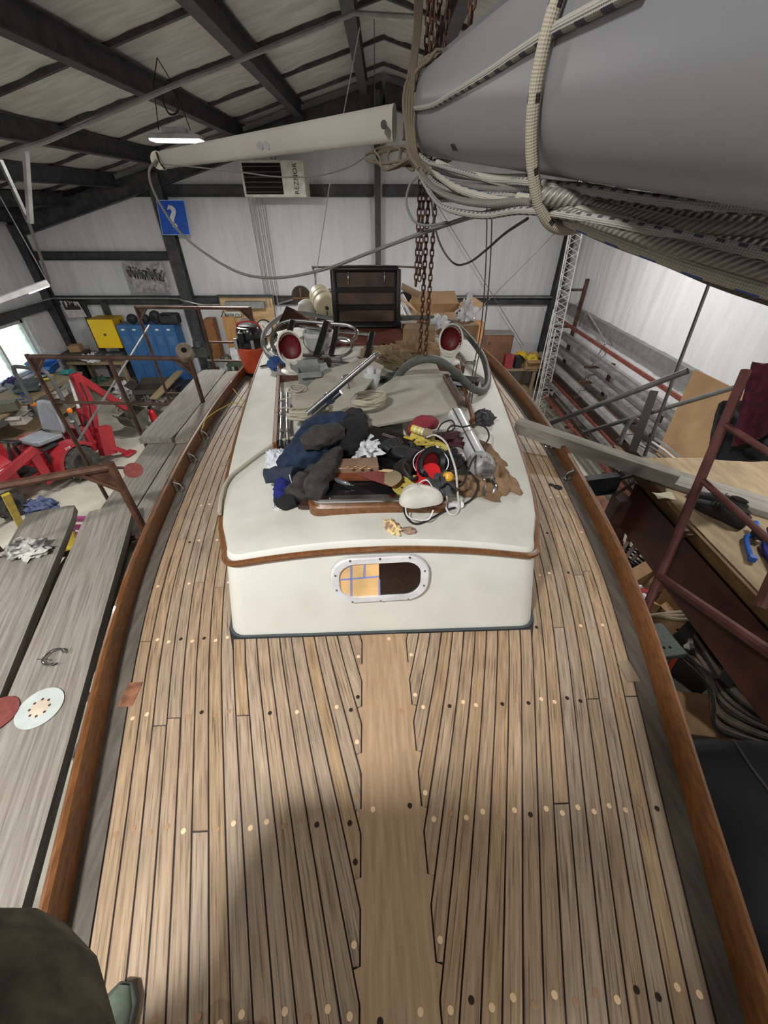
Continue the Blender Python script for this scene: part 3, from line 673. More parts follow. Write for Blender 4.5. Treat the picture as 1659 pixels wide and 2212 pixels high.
# ---- grab rails, dorade boxes with cowls
for s, xs in ((-1, 602), (1, 1000)):
    p0 = BM.inverted() @ RP(594 if s < 0 else 1022, 960 if s < 0 else 905, .04); p1 = BM.inverted() @ RP(604 if s < 0 else 985, 775, .04)
    zz = .37+camber(p0.x, p0.y)
    gg = G(); pts = []
    for i in range(5):
        t = i/4; q = p0.lerp(p1, t); z0 = .37+camber(q.x, q.y)
        gg.box((q.x, q.y, z0+.014), (.022, .06, .034)); pts.append(Vector((q.x, q.y, z0+.042)))
    for a, b in zip(pts, pts[1:]): gg.bar(a, b, .024, .022)
    bp(gg, 'grab_rail', varnish, bevel=.004)
cowl_white = M('white_cowl', (216, 213, 202), .4, bump=.02); cowl_red = M('red_cowl_lining', (104, 8, 22), .5, bump=.02)
for (px, py, s) in ((634, 783, -1), (968, 765, 1)):
    q = BM.inverted() @ RP(px, py, .10); zb = .37+camber(q.x, q.y)
    gg = G(); gg.box((q.x, q.y+.03, zb+.012), (.24, .24, .06)); box_ = bp(gg, 'dorade_box', varnish if False else M('dark_mahogany', (92, 56, 46), .5, col2=(70, 40, 32), scale=7, stretch=(8, 1, 8), bump=.1), bevel=.006)
    zt = zb+.042
    gg = G(); gg.lathe([(.095, 0), (.095, .008), (.062, .014), (.058, .02), (.058, .085)], (q.x, q.y, zt), n=24)
    # bend: hood swells from the neck to the mouth that faces the bow
    cs = [Vector((q.x, q.y, zt+.08)), Vector((q.x, q.y+.004, zt+.115)), Vector((q.x, q.y-.010, zt+.15)), Vector((q.x, q.y-.05, zt+.17))]
    dirs = [Vector((0, 0, 1)), Vector((0, -.25, 1)), Vector((0, -.75, .7)), Vector((0, -1, .12))]; rad = [.058, .066, .082, .095]
    vs = []; nn = 24
    for cc, dd, r_ in zip(cs, dirs, rad):
        dd.normalize(); ux = Vector((1, 0, 0)); uy = dd.cross(ux)
        for j in range(nn): a = 2*pi*j/nn; vs.append(cc+ux*cos(a)*r_*.86+uy*sin(a)*r_*(1.0 if r_ < .08 else 1.1))
    gg.add(vs, [(k*nn+j, k*nn+(j+1) % nn, k*nn+nn+(j+1) % nn, k*nn+nn+j) for k in range(3) for j in range(nn)])
    # rolled lip
    cc = cs[-1]+dirs[-1]*.004; uy = dirs[-1].cross(Vector((1, 0, 0)))
    gg.tube([cc+Vector((1, 0, 0))*cos(a)*.098*.86+uy*sin(a)*.098*1.1 for a in [2*pi*j/28 for j in range(28)]], .007, 6, closed=True)
    cw = bp(gg, 'cowl_vent', cowl_white)
    gg = G(); vs = []
    for t_, sc_ in ((.0, .97), (-.03, .9), (-.055, .72), (-.07, .4), (-.075, .02)):
        for j in range(nn): a = 2*pi*j/nn; vs.append(cs[-1]+dirs[-1]*t_+Vector((1, 0, 0))*cos(a)*.095*.86*sc_+uy*sin(a)*.095*1.1*sc_)
    gg.add(vs, [(k*nn+j, k*nn+(j+1) % nn, k*nn+nn+(j+1) % nn, k*nn+nn+j) for k in range(4) for j in range(nn)]); bp(gg, 'cowl_lining', cowl_red, cw, label='dark red inside of the cowl')
# ---- main hatch lid standing open, sliding hatch rails, cockpit, pushpit
lid_c = BM.inverted() @ Vector((PY(793, 712, 4.05).x, 4.05, 3.47))
dkm = M('black_hatch_frame', (22, 22, 24), .35, bump=.03); lat = M('dim_hatch_board', (84, 62, 44), .6, col2=(52, 38, 28), scale=6, bump=.1)
W2, H2 = .30, .47
def lidp(x, z, h=0): return Vector((lid_c.x+x, lid_c.y+.12*z-h, lid_c.z+z))
gg = G(); rt = []
for (x0, z0, x1, z1, wd) in ((-W2, 0, -W2, H2, .05), (W2, 0, W2, H2, .05), (-W2, 0, W2, 0, .05), (-W2, H2, W2, H2, .05)):
    gg.tube([lidp(x0, z0), lidp(x1, z1)], .026, 8)
gg.box(lidp(-.30, .0), (.07, .07, .07)); gg.box(lidp(.30, .0), (.07, .07, .07))
lid = bp(gg, 'main_hatch_lid', dkm, bevel=.01)
gg = G(); gg.box(lidp(0, .235, -.03), (.56, .01, .46), rx=-.12); bp(gg, 'back_plate', dkm, lid)
for z in (.045, .19, .33):
    gg = G(); gg.box(lidp(0, z+.055, -.012), (.52, .012, .115), rx=-.12); bp(gg, 'board', lat, lid)
gg = G()
for z in (.165, .31, .02): gg.bar(lidp(-W2, z, .01), lidp(W2, z, .01), .02, .035)
bp(gg, 'cross_bar', dkm, lid)
for x in (-.16, .17):
    gg = G(); gg.tube([lidp(x, .36, .02), lidp(x, .41, .035), lidp(x, .45, .02)], .006, 6, 3); bp(gg, 'latch', chrome, lid)
gg = G()
for s in (-1, 1): gg.box((lid_c.x+s*.36, 3.6, .46), (.035, 1.0, .05)); 
gg.box((lid_c.x, 3.75, .45), (.7, .5, .03)); bp(gg, 'hatch_runners', M('red_mahogany', (112, 56, 38), .45, col2=(84, 38, 26), scale=6, stretch=(1, 6, 1), bump=.1), bevel=.004)
gg = G()
for s in (-1, 1): gg.grid(lambda a, b: (s*(.86-.10*a+.02*b), 4.5+1.5*a, .02+.33*b*(1-.35*a)), 8, 3, (.02, 0, 0))
gg.box((0, 5.2, .03), (1.4, 1.4, .04)); bp(gg, 'cockpit_coaming', M('coaming_brown', (100, 74, 58), .5, bump=.1))
gg = G(); z6 = 3.76-3.0
a0, a1 = (BM.inverted() @ PY(684, 577, 6.1)), (BM.inverted() @ PY(898, 577, 6.1))
gg.tube([(a0.x-.02, a0.y-.1, 0), (a0.x-.02, a0.y-.08, a0.z-.08), (a0.x+.05, a0.y, a0.z), (a1.x-.05, a1.y, a1.z), (a1.x+.12, a1.y-.1, a0.z-.12), (a1.x+.12, a1.y-.12, 0)], .0125, 8, 3)
gg.tube([(a0.x+.35, a0.y, 0), (a0.x+.35, a0.y, a0.z)], .0125, 8); gg.tube([(a1.x-.3, a1.y, 0), (a1.x-.3, a1.y, a1.z)], .0125, 8)
bp(gg, 'stern_rail', chrome)
# ================================================================ THE MAST SLUNG OVERHEAD, ITS SPREADER, ROPES AND CHAINS
mE = Vector((.067, 1.431, 4.586)); mN = Vector((.156, .462, 4.497)); md = (mN-mE).normalized()
mast = thing('mast', 'grey aluminium mast slung close overhead at the upper right', 'mast', mE)
mx = Vector((0, 0, 1)).cross(md); mx = -md.cross(Vector((0, 0, 1))).normalized()
if mx.x < 0: mx = -mx
mz = md.cross(mx); mz = -mz if mz.z < 0 else mz
MA, MH, MEXP = .066, .084, 2.3
def mpt(s, a, k=1.0, ex=0.0):      # s metres from the far end, angle a
    cx_, sz_ = cos(a), sin(a); e = 2/MEXP
    return mE+md*s+mx*(MA+(MA*k+ex)*math.copysign(abs(cx_)**e, cx_))+mz*((MH*k+ex)*math.copysign(abs(sz_)**e, sz_))
gg = G(); NS = 40
prof = [(0.0, .86), (.004, .95), (.02, 1.0)]+[(.02+2.9*i/24, 1.0) for i in range(1, 25)]
gg.v = [mpt(s, 2*pi*j/NS, k) for s, k in prof for j in range(NS)]; gg.uv = [(0, 0)]*len(gg.v)
for i in range(len(prof)-1):
    for j in range(NS): gg.f.append((i*NS+j, i*NS+(j+1) % NS, (i+1)*NS+(j+1) % NS, (i+1)*NS+j)); gg.mi.append(0)
gg.f.append(tuple(range(NS))); gg.mi.append(0)
gg.part('mast_tube', mast_grey, mast, ang=50)
gg = G(); gg.bar(mpt(.0, pi/2, 1, .006), mpt(2.8, pi/2, 1, .006), .02, .012, up=mz); gg.part('sail_track', M('track', (120, 120, 124), .5, .4, bump=0), mast)
gg = G(); gg.cyl(mpt(.02, pi*.93)-mx*.004, mpt(.02, pi*.93)+mx*.01, .035); gg.box(mE+mx*.01-md*.02, (.05, .05, .1)); gg.part('masthead_fitting', M('dark_fitting', (60, 56, 52), .5, .5, bump=.1), mast)
gg = G()
for i, dx in enumerate((0, .006, .016, .028)): gg.bar(mpt(.47+dx, pi*1.22, 1, .001), mpt(.47+dx+(.004 if i > 1 else 0), pi*1.27, 1, .001), .0025, .001, up=mx)
gg.part('tally_marks', black_plastic, mast)
# spreader
sp = thing('spreader', 'long white spreader bar jutting left from the mast end', 'spreader', D(850, 268, 1.02))
gg = G(); a, b = D(852, 266, 1.02), D(352, 345, 1.62); dv = (b-a)
def spf(t, h, ex): return a+dv*t+Vector((0, 0, 1))*h+Vector((-dv.y, dv.x, 0)).normalized()*ex
vs = []
for i in range(9):
    t = i/8; hh = .037-.008*t; tk = .011
    for j in range(12): an = 2*pi*j/12; vs.append(spf(t, hh*math.copysign(abs(sin(an))**.6, sin(an)), tk*cos(an)))
gg.add(vs, [(i*12+j, i*12+(j+1) % 12, i*12+12+(j+1) % 12, i*12+12+j) for i in range(8) for j in range(12)]+[tuple(range(12)), tuple(range(96, 108))])
gg.part('spreader_bar', M('spreader_white', (150, 146, 138), .6, col2=(140, 135, 127), scale=4, bump=.02), sp, ang=50)
gg = G(); e = D(345, 347, 1.63); gg.cyl(e-Vector((0, .018, .0)), e+Vector((0, .018, 0)), .030, n=18); gg.box(e+Vector((.02, 0, 0)), (.04, .03, .05)); gg.part('spreader_tip', M('tip_cream', (168, 162, 144), .5), sp)
gg = G(); p = D(566, 317, 1.22); gg.cyl(p+Vector((0, -.03, 0)), p+Vector((0, -.015, 0)), .010); gg.cyl(p+Vector((.02, -.03, 0)), p+Vector((.02, -.015, 0)), .010); gg.part('shackle', chrome, sp)
gg = G(); p = D(829, 268, 1.0); gg.cyl(p, p+Vector((0, .02, 0)), .008); gg.part('bolt', M('dark_fitting', (60, 56, 52)), sp)
gg = G(); gg.tube([D(338, 330, 1.6), D(345, 350, 1.58), D(356, 365, 1.6)], .004, 6, 3); gg.part('tape', black_plastic, sp)
# ropes
r_white = ROPE('white_braid', (158, 153, 142), depth=.4)
r_plain = ROPE('cream_line', (150, 143, 128), depth=.3, fleck=(30, 26, 24), fl=(18, 3), size=.93)
r_dot = ROPE('dotted_halyard', (142, 139, 132), (56, 56, 68), fl=(62, 3))
r_blue = ROPE('blue_fleck_rope', (158, 154, 140), (38, 76, 150), fl=(22, 2))
r_wire = ROPE('wire_rope', (128, 124, 116), twist=150, rough=.5, metal=.4, depth=.8, braid=False)
r_dark = ROPE('dark_line', (72, 68, 60), twist=120, depth=.7, braid=False)
r_cable = ROPE('grey_cable', (104, 104, 98), twist=10, depth=.1, braid=False)
r_old = ROPE('frayed_lashing', (112, 100, 82), depth=.8)
def rope(name, mat, label, pts, r, n=10, sub=8, group=None, cat='rope'):
    return G().tube([D(*p) for p in pts], r, n, sub).thing(name, mat, label, cat, group, ang=80)
# the loop round the mast
def ringrope(s, ex, a0, a1, n=40): return [mpt(s+.0, a0+(a1-a0)*i/n, 1, ex) for i in range(n+1)]
s0 = (mE-D(1150, 200, .378)).length if False else .91
pts = []
lo_ = mpt(s0, 3*pi/2, 1, .0)
for i in range(34):
    an = pi*.42+(2*pi)*i/34
    p = mpt(s0, an, 1, .0075)
    if sin(an) < 0: p = p-mz*(.036*abs(sin(an))**3)
    pts.append(p+md*(.012*sin(an*1)))
G().tube(smooth_path(pts, 3)+[pts[-1]+mz*.004, pts[-1]+mz*.03-mx*.01], .0064, 12).thing('rope_loop', r_plain, 'thick beige rope loop passing vertically round the mast and its line bundle', 'rope', ang=80)
def onface(x, y, off=.006):
    r = ray(x, y); n_ = -mx; o_ = Vector((0, 0, EYE)); t_ = (mE-mx*(-.004)+n_*off-o_).dot(n_)/r.dot(n_); return o_+r*t_
G().tube([onface(*p) for p in [(884, 236), (930, 230), (985, 200), (1060, 155), (1120, 115), (1200, 65), (1290, 18), (1400, -40)]], .0050, 10, 8).thing('halyard', ROPE('fleck_halyard', (146, 142, 134), (58, 60, 76), fl=(24, 1)), 'flecked white halyard running diagonally up across the mast face', 'rope', ang=80)
# bundle under the mast (fans out from the lashed end, passes the loop, then sweeps toward the viewer's right)
fan = [((905, 335), (960, 372), (1030, 384), (1090, 392), (1145, 394), (1300, 416), (1480, 440), (1700, 452)),
       ((902, 340), (950, 385), (1010, 402), (1080, 408), (1150, 410), (1290, 446), (1480, 485), (1700, 500)),
       ((898, 345), (940, 395), (1000, 416), (1070, 422), (1150, 424), (1290, 458), (1480, 515), (1700, 560)),
       ((896, 348), (930, 400), (985, 430), (1060, 440), (1150, 436), (1290, 480), (1480, 540), (1700, 600)),
       ((895, 350), (925, 410), (960, 448), (1040, 466), (1130, 455), (1260, 470), (1420, 500), (1700, 560)),
       ((900, 338), (945, 378), (990, 408), (1060, 430), (1150, 448), (1290, 500), (1480, 572), (1700, 640))]
deps = [.92, .83, .70, .58, .47, .385, .325, .285]
mats_ = [(r_dot, 'dotted halyard closest under the mast', .0048), (r_wire, 'grey wire rope, upper strand of the bundle', .0050), (r_dot, 'dotted white halyard in the middle of the bundle', .0045),
         (r_wire, 'thick grey wire rope crossing the bundle', .0055), (r_dot, 'dotted rope bulging lowest beside the chains', .0044), (r_blue, 'white rope with bold blue flecks along the bottom of the bundle', .0062)]
for k, (f, (mt, lb, r)) in enumerate(zip(fan, mats_)):
    rope('halyard' if mt is not r_wire else 'wire_rope', mt, lb, [(x, y, d+.012*(k % 3)) for (x, y), d in zip(f, deps)], r)
rope('rope', r_blue, 'blue flecked white rope lying just above the lowest one', [(1120, 425, .50), (1190, 440, .44), (1290, 462, .395), (1360, 482, .37), (1420, 506, .35), (1500, 520, .34), (1700, 600, .30)], .0050)
rope('wire_rope', r_wire, 'grey wire rope filling the gap between the two dotted ropes at the right edge', [(1150, 428, .46), (1300, 466, .42), (1450, 500, .38), (1560, 520, .36), (1700, 545, .34)], .0085)
rope('wire_rope', r_wire, 'grey wire rope leaving the frame at the right edge under the mast', [(1150, 420, .43), (1300, 440, .40), (1450, 462, .37), (1560, 474, .35), (1700, 486, .33)], .0085)
rope('halyard', r_dot, 'dark dotted rope hugging the underside of the mast', [(930, 352, .86), (1000, 372, .72), (1100, 400, .56), (1180, 400, .45), (1280, 408, .42), (1380, 428, .40)], .0044)
rope('rope', r_blue, 'short blue flecked rope rising to the right frame edge', [(1560, 470, .36), (1610, 462, .34), (1700, 448, .32)], .0048)
rope('rope', r_white, 'pale smooth line lying against the mast bottom', [(945, 352, .83), (990, 372, .75), (1060, 385, .62), (1140, 388, .50)], .0062)
rope('halyard', r_dot, 'fine dotted line in the fan of halyards', [(897, 345, .95), (922, 385, .88), (965, 425, .78), (1020, 440, .68), (1090, 445, .58), (1170, 445, .49)], .0038)
rope('halyard', r_dot, 'fine dotted line second from the bottom of the fan', [(893, 345, .97), (915, 395, .9), (950, 440, .8), (1000, 458, .7), (1080, 462, .6), (1160, 450, .5)], .0038)
rope('black_line', r_dark, 'black twisted line running from the loop to the right frame edge', [(1180, 455, .44), (1230, 480, .45), (1320, 520, .44), (1440, 565, .42), (1560, 615, .41), (1700, 662, .40)], .0047)
rope('cable', r_cable, 'long grey cable sagging across from the mast to the spreader tip', [(1150, 436, .56), (1090, 450, .70), (1000, 474, .85), (900, 508, 1.0), (800, 545, 1.15), (700, 582, 1.3), (600, 600, 1.42), (520, 590, 1.5), (440, 545, 1.56), (380, 492, 1.6), (335, 420, 1.62), (322, 372, 1.62), (338, 345, 1.61)], .0048, cat='cable')
rope('cable', r_cable, 'thin dark loop of cable dangling left of the chains', [(905, 378, .9), (885, 400, .92), (878, 440, .94), (895, 478, .95), (925, 487, .93), (965, 480, .88)], .0028, cat='cable')
rope('cable', r_dark, 'thin black cable looping down right of the chains', [(930, 420, 1.0), (942, 500, 1.05), (960, 545, 1.08), (985, 571, 1.08), (1015, 566, 1.0), (1050, 540, .9), (1090, 505, .8), (1140, 472, .7)], .0026, cat='cable')
rope('wire', r_cable, 'thin wire drooping below the spreader', [(352, 355, 1.6), (430, 362, 1.5), (520, 372, 1.45), (600, 382, 1.4), (680, 380, 1.3), (750, 362, 1.2), (800, 330, 1.12), (835, 308, 1.06)], .0022, cat='wire')
for k in range(6):
    f = [((900+k, 343), (940-k*2, 382+k*8), (990, 398+k*7), (1060, 402+k*6), (1140, 404+k*6), (1200, 412+k*7))][0]
    rope('halyard', r_dot if k % 2 == 0 else r_white, ['thin dotted line at the top of the fan, just below the pale smooth line', 'thin plain white line second from the top of the fan', 'thin dotted line third from the top of the fan', 'thin plain white line in the lower half of the fan', 'thin dotted line low in the fan above the grey cable', 'thin plain white line at the bottom of the fan'][k], [(x, y, d+.02) for (x, y), d in zip(f, (.95, .86, .76, .64, .53, .46))], .0034)
# lashings round the mast end
G().tube([mpt(.03+.012*math.sin(i*.7)+.0016*i/3, -pi*.5+2*pi*i/26, 1, .006+.004*(i % 3)) for i in range(26*4)], .0038, 7, 2).thing('lashing', r_old, 'old frayed lashing wound many times round the mast end', 'rope', ang=80)
for k in range(5):
    x = 868+k*7; top = 120+k*6
    rope('lashing_tail', r_old, ['leftmost strand of lashing hanging down the mast end', 'brown strand of lashing second from the left', 'pale strand of lashing in the middle of the knot', 'strand of lashing twisting right of the knot', 'rightmost strand of lashing dropping into the halyards'][k],
         [(905+k*4-8, -20, 1.2), (896+k*3, 60, 1.08), (885+k*3, 150, .955), (872+k*6, 215+6*k, .925), (878+k*4, 280, .915), (884+k*5, 330+4*k, .91), (905+k*8, 365+k*5, .88)], .0042)
for k in range(9):
    rr_ = random.Random(k+50); x = 800+k*11
    G().tube([D(850+rr_.uniform(-6, 30), 318, 1.0), D(x+rr_.uniform(-10, 10), 326+rr_.uniform(-6, 12), .98), D(x+rr_.uniform(-14, 14), 340+rr_.uniform(-5, 18), .97), D(x+20+rr_.uniform(-8, 8), 352+rr_.uniform(0, 16), .97), D(872+rr_.uniform(0, 24), 345, .95)], .0030, 6, 6).thing('twine', r_old, 'tangled twine hanging in loops under the spreader root', 'rope', 'tangled twine under the spreader root', ang=80)
# chain hoist
chain_m = M('rusty_chain', (84, 52, 38), .6, .5, col2=(52, 34, 28), scale=60, bump=.3)
def link_mesh():
    g_ = G(); L_, Wd = .0125, .0068; pts = []
    for i in range(14):
        a = 2*pi*i/14; pts.append(Vector((Wd*cos(a), 0, (L_-Wd)*(1 if sin(a) > 0 else -1)+Wd*sin(a))))
    g_.tube(pts, .0027, 6, closed=True); return g_.mesh('link', chain_m, ang=80)
LINK = link_mesh()
def chain(x, y, Y, ybot, label, sc=1.0, ztop=6.2, top=None):
    p = top or PY(x, y, Y); zb_ = top.z if top else PY(x, ybot, Y).z; P_ = [Vector((p.x, p.y, ztop)), Vector((p.x, p.y, zb_))]
    t = thing('chain', label, 'chain', P_[-1] if P_[-1].z < P_[0].z else P_[0]); acc = 0; step = .0196*sc; k = 0; last = P_[0]
    for a_, b_ in zip(P_, P_[1:]):
        d = (b_-a_).length; pos = 0
        while acc+d-pos >= step:
            pos += step-acc; acc = 0; q = a_+(b_-a_)*(pos/d); o = bpy.data.objects.new('link', LINK); COL.objects.link(o); o.parent = t
            o.location = q-Vector(t.location); v = (b_-a_).normalized()
            rot = v.to_track_quat('Z', 'Y').to_euler(); m3 = rot.to_matrix() @ Matrix.Rotation((k % 2)*pi/2+.5, 3, 'Z'); o.rotation_euler = m3.to_euler(); o.scale = (sc,)*3
            k += 1
        acc += d-pos
    return t
chain(907, 420, 1.72, 616, 'leftmost rusty chain strand ending beside the open hatch')
chain(915, 420, 1.70, 612, 'second rusty chain strand from the left')
chain(925, 440, 1.74, 765, 'rusty chain hanging lowest in front of the paper bags')
chain(940, 440, 1.70, 768, 'rightmost rusty chain strand, hanging free from the halyards')
chain(0, 0, 0, 0, 'short chain above the mast at the top of the picture', top=mpt(.30, pi/2, 1, .01))
# light lines hanging through the picture
G().tube([PY(777, 60, 3.6), PY(745, 230, 3.6), PY(712, 400, 3.6), PY(682, 598, 3.6)], .0035, 6).thing('hanging_wire', ROPE('pale_wire', (176, 176, 172)), 'thin pale wire slanting down from the roof to the stern', 'wire')
G().tube([(-.13, 8.0, 6.3), (-.13, 7.9, 5.2)], .006, 6).thing('hanging_wire', r_cable, 'thin wire dropping from the ridge behind the mast end', 'wire')
for dx, lb in ((0, 'left'), (12, 'right')):
    G().tube([D(1052+dx, 400, 2.0), D(1050+dx*.8, 560, 2.15), D(1040+dx*.6, 700, 2.3), D(1022+dx*.5, 800, 2.35), D(1012+dx*.5, 872, 2.33)], .0035, 6, 4).thing('hanging_line', ROPE('olive_line', (92, 88, 78)), lb+' one of two thin lines hanging side by side above the starboard grab rail', 'line')
gg = G(); a = (-3.0, 1.6, 5.1); 
G().tube([PY(-40, 350, 5.2), PY(100, 305, 5.4), PY(375, 185, 5.8), PY(560, 112, 6.1), PY(765, 28, 6.4), PY(900, 36, 6.6)], .022, 8).thing('conduit_run', M('pale_conduit', (150, 150, 148), .45, .4, bump=.02), 'long pale conduit running across under the roof beams', 'conduit')
G().tube([PY(352, 200, 5.8), PY(352, 218, 5.8), PY(366, 246, 5.8), PY(384, 240, 5.8), PY(380, 205, 5.8), PY(362, 182, 5.8), PY(352, 200, 5.8)], .009, 6, 5).thing('cable_coil', black_rubber, 'small loop of black cable hanging under the conduit', 'cable')
t = thing('door_track', 'pale steel hanger frame dropping from the conduit at the far left', 'bracket', PY(58, 330, 5.2))
gg = G(); gg.bar(PY(55, 325, 5.2), PY(66, 482, 5.2), .06, .03); gg.part('hanger_bar', M('pale_channel', (168, 168, 166), .5, .2, bump=.02), t)
gg = G(); gg.bar(PY(0, 345, 5.2), PY(62, 480, 5.2), .045, .025); gg.bar(PY(62, 480, 5.2), PY(108, 612, 6.6), .03, .02); gg.part('diagonal_bar', pipe_grey, t)
# ================================================================ LEFT SIDE: SCAFFOLD
def upright(gg, p, z0=0.0, r=.021): gg.tube([p, (p[0], p[1], z0)], r, 8)
def gusset(gg, p, q1, q2, sz=.16):
    p = Vector(p); a_ = p+(Vector(q1)-p).normalized()*sz; b_ = p+(Vector(q2)-p).normalized()*sz; gg.tube([a_, b_], .014, 6); gg.add([p, a_, b_], [(0, 1, 2)])
def scaf(name_lbl, p1, p2, mids, rungs, z0=0.0, mat=rusty):
    t = thing('scaffold_section', name_lbl, 'scaffold', (p1[0], p1[1], z0)); p1, p2 = Vector(p1), Vector(p2)
    gg = G(); gg.tube([p1, p2], .021, 8); gg.part('top_rail', mat, t)
    for k in [0, 1]+list(mids):
        gg = G(); p = p1.lerp(p2, k); upright(gg, p+Vector((0, 0, .02)), z0)
        if k in (0, 1): q = p1.lerp(p2, .5); gusset(gg, p, q, (p.x, p.y, z0))
        gg.part('upright', mat, t)
    for (k0, k1, z) in rungs:
        gg = G(); a_, b_ = p1.lerp(p2, k0), p1.lerp(p2, k1); gg.tube([(a_.x, a_.y, z), (b_.x, b_.y, z)], .016, 8); gg.part('rung', mat, t)
    return t
rust2 = M('rusty_dark', (92, 66, 54), .55, .35, col2=(60, 42, 35), scale=10, bump=.25)
B1, B2 = PZ(60, 770, 3.3), PZ(410, 775, 3.3)
A1, A2 = PZ(293, 664, 3.3), PZ(540, 666, 3.3)
scaf('brown scaffold frame in the middle of the left side, beige roll on its corner', B1, B2, (.5,), ((0, 1, 2.86), (.5, 1, 2.55), (0, 1, 2.1), (0, 1, .5), (0, .5, 1.2)), mat=rust2)
scaf('far brown scaffold frame in front of the blue lockers', A1, A2, (.55,), ((.55, 1, 2.86), (.5, 1, 2.6), (0, 1, 2.1), (0, 1, .5)), mat=rust2)
C1, C2 = PZ(-110, 1070, 3.34), PZ(240, 1007, 3.34)
t_scafc = scaf('nearest rusty scaffold frame with a shiny worn top rail at the left edge', C1, C2, (), ((0, 1, 2.86), (0, 1, 2.2), (0, 1, .5)), mat=rusty)
G().tube([PY(322, 703, A1.y), PY(163, 962, B1.y)], .012, 8).thing('cross_brace', pipe_grey, 'pale diagonal brace rod between two scaffold frames', 'brace')
def board(p, q, wd, th, label, cat='plank', mat=None, name='scaffold_plank', grp=None, over=.006):
    # weathered board from p to q (top centre line), with worn ends
    p, q = Vector(p), Vector(q); d = (q-p); Ln = d.length; rz = atan2(-d.x, d.y)
    t = bpy.data.objects
    g_ = G(); n_ = max(6, int(Ln/.12)); hw_ = wd/2
    def f(a, b):
        e = .0
        x = (b-.5)*2*hw_; y = Ln*a; k = min(a, 1-a)*Ln
        x *= 1-.10*max(0, 1-k/.03)
        return (x+noise.noise(Vector((y*.8, wd*9, p.x)))*.004, y, -.006*(1 if abs(b-.5) > .49 else 0)*1.0+noise.noise(Vector((y*1.5, x*6, p.y)))*.003)
    g_.grid(f, n_, 6, (0, 0, th))
    me = g_.mesh(name, mat or plank_grey, None, 50); o = bpy.data.objects.new(name, me); COL.objects.link(o)
    o.location = p; pitch = math.asin((q.z-p.z)/Ln); o.rotation_euler = Euler((pitch, 0, rz)); 
    W[o.name] = Matrix.Translation(p) @ o.rotation_euler.to_matrix().to_4x4(); tag(o, label, cat, grp); return o
def edge_line(a, b, side, wd, z, y0, y1):
    a, b = PZ(a[0], a[1], z), PZ(b[0], b[1], z); d = (b-a).normalized(); nrm = Vector((d.y, -d.x, 0)); nrm = nrm if nrm.x*side > 0 else -nrm
    c0 = a+nrm*wd/2; k0 = (y0-c0.y)/d.y; k1 = (y1-c0.y)/d.y; return c0+d*k0, c0+d*k1
p, q = edge_line((381, 955), (297, 1090), -1, .235, 2.84, 3.4, -1.2); board(p, q, .228, .04, 'lower weathered plank on the outer side, passing under the near planks')
p, q = edge_line((381, 955), (297, 1090), 1, .235, 2.84, 3.4, -.6); board(p, q, .222, .04, 'lower weathered plank lying right against the toe rail')
p, q = edge_line((491, 796), (378, 940), -1, .30, 2.89, 4.55, 2.86); board(p, q, .29, .045, 'pale scaffold plank of the upper pair, farther from the boat')
p, q = edge_line((491, 796), (378, 940), 1, .24, 2.89, 4.5, 2.86); board(p, q, .232, .045, 'pale scaffold plank of the upper pair, next to the boat and vacuum')
p, q = edge_line((283, 1113), (94, 1796), -1, .27, 2.95, 1.86, -1.1); N1 = board(p, q, .262, .045, 'large grey weathered plank carrying the white sanding disc'); n1p, n1q = p, q
p, q = edge_line((157, 1113), (0, 1500), -1, .28, 2.95, 1.84, -1.1); N0 = board(p, q, .272, .045, 'grey weathered plank at the left edge with a dirty rag on it')
# things on the planks
def disc(x, y, z, r, mat, label, holes=8, name='sanding_disc', tilt=(0, 0, 0)):
    t = thing(name, label, 'sanding disc', PZ(x, y, z), rot=tilt)
    g_ = G(); g_.cyl((0, 0, 0), (0, 0, .0018), r, n=40); g_.part('disc', mat, t, world=False)
    for i in range(holes):
        a = 2*pi*i/holes+.3; g_ = G(); g_.cyl((r*.42*cos(a), r*.42*sin(a), .0015), (r*.42*cos(a), r*.42*sin(a), .0023), r*.065, n=10); g_.part('hole', M('disc_hole', (86, 62, 50), .9, bump=0), t, world=False)
    return t
dm = M('white_disc', (198, 206, 202), .8, col2=(184, 193, 189), scale=14, bump=.03)
t = disc(86, 1529, 2.952, .076, dm, 'white round sanding disc with eight holes on the near plank')
g_ = G(); g_.cyl((0, 0, .0018), (0, 0, .0021), .034, n=24); g_.part('worn_centre', M('worn_ring', (222, 206, 186), .8, bump=0), t, world=False)
redd = M('red_disc', (132, 66, 60), .85, col2=(112, 54, 50), scale=40, bump=.2)
disc(-6, 1543, 2.955, .066, redd, 'dark red sanding disc cut off by the left frame edge', 0)
disc(288, 1016, 3.30, .045, redd, 'brown sanding disc skewered beside the nearest scaffold corner', 0, tilt=(.5, .3, .2))
t = thing('hose_clamp', 'open steel hose clamp ring lying on the near plank', 'clamp', PZ(110, 1420, 2.955))
g_ = G(); c0 = PZ(116, 1420, 2.962)
pts = [c0+Vector((cos(a)*.036, sin(a)*.036, .004)) for a in [radians(x) for x in range(30, 330, 20)]]; g_.tube(pts, .005, 8); g_.part('ring', chrome, t)
g_ = G(); g_.cyl(PZ(80, 1424, 2.96), PZ(108, 1426, 2.96), .0022, n=8); g_.part('screw', chrome, t)
ragm = M('dirty_rag', (206, 206, 200), .9, col2=(70, 68, 66), scale=18, bump=.5, lo=.38, hi=.55)
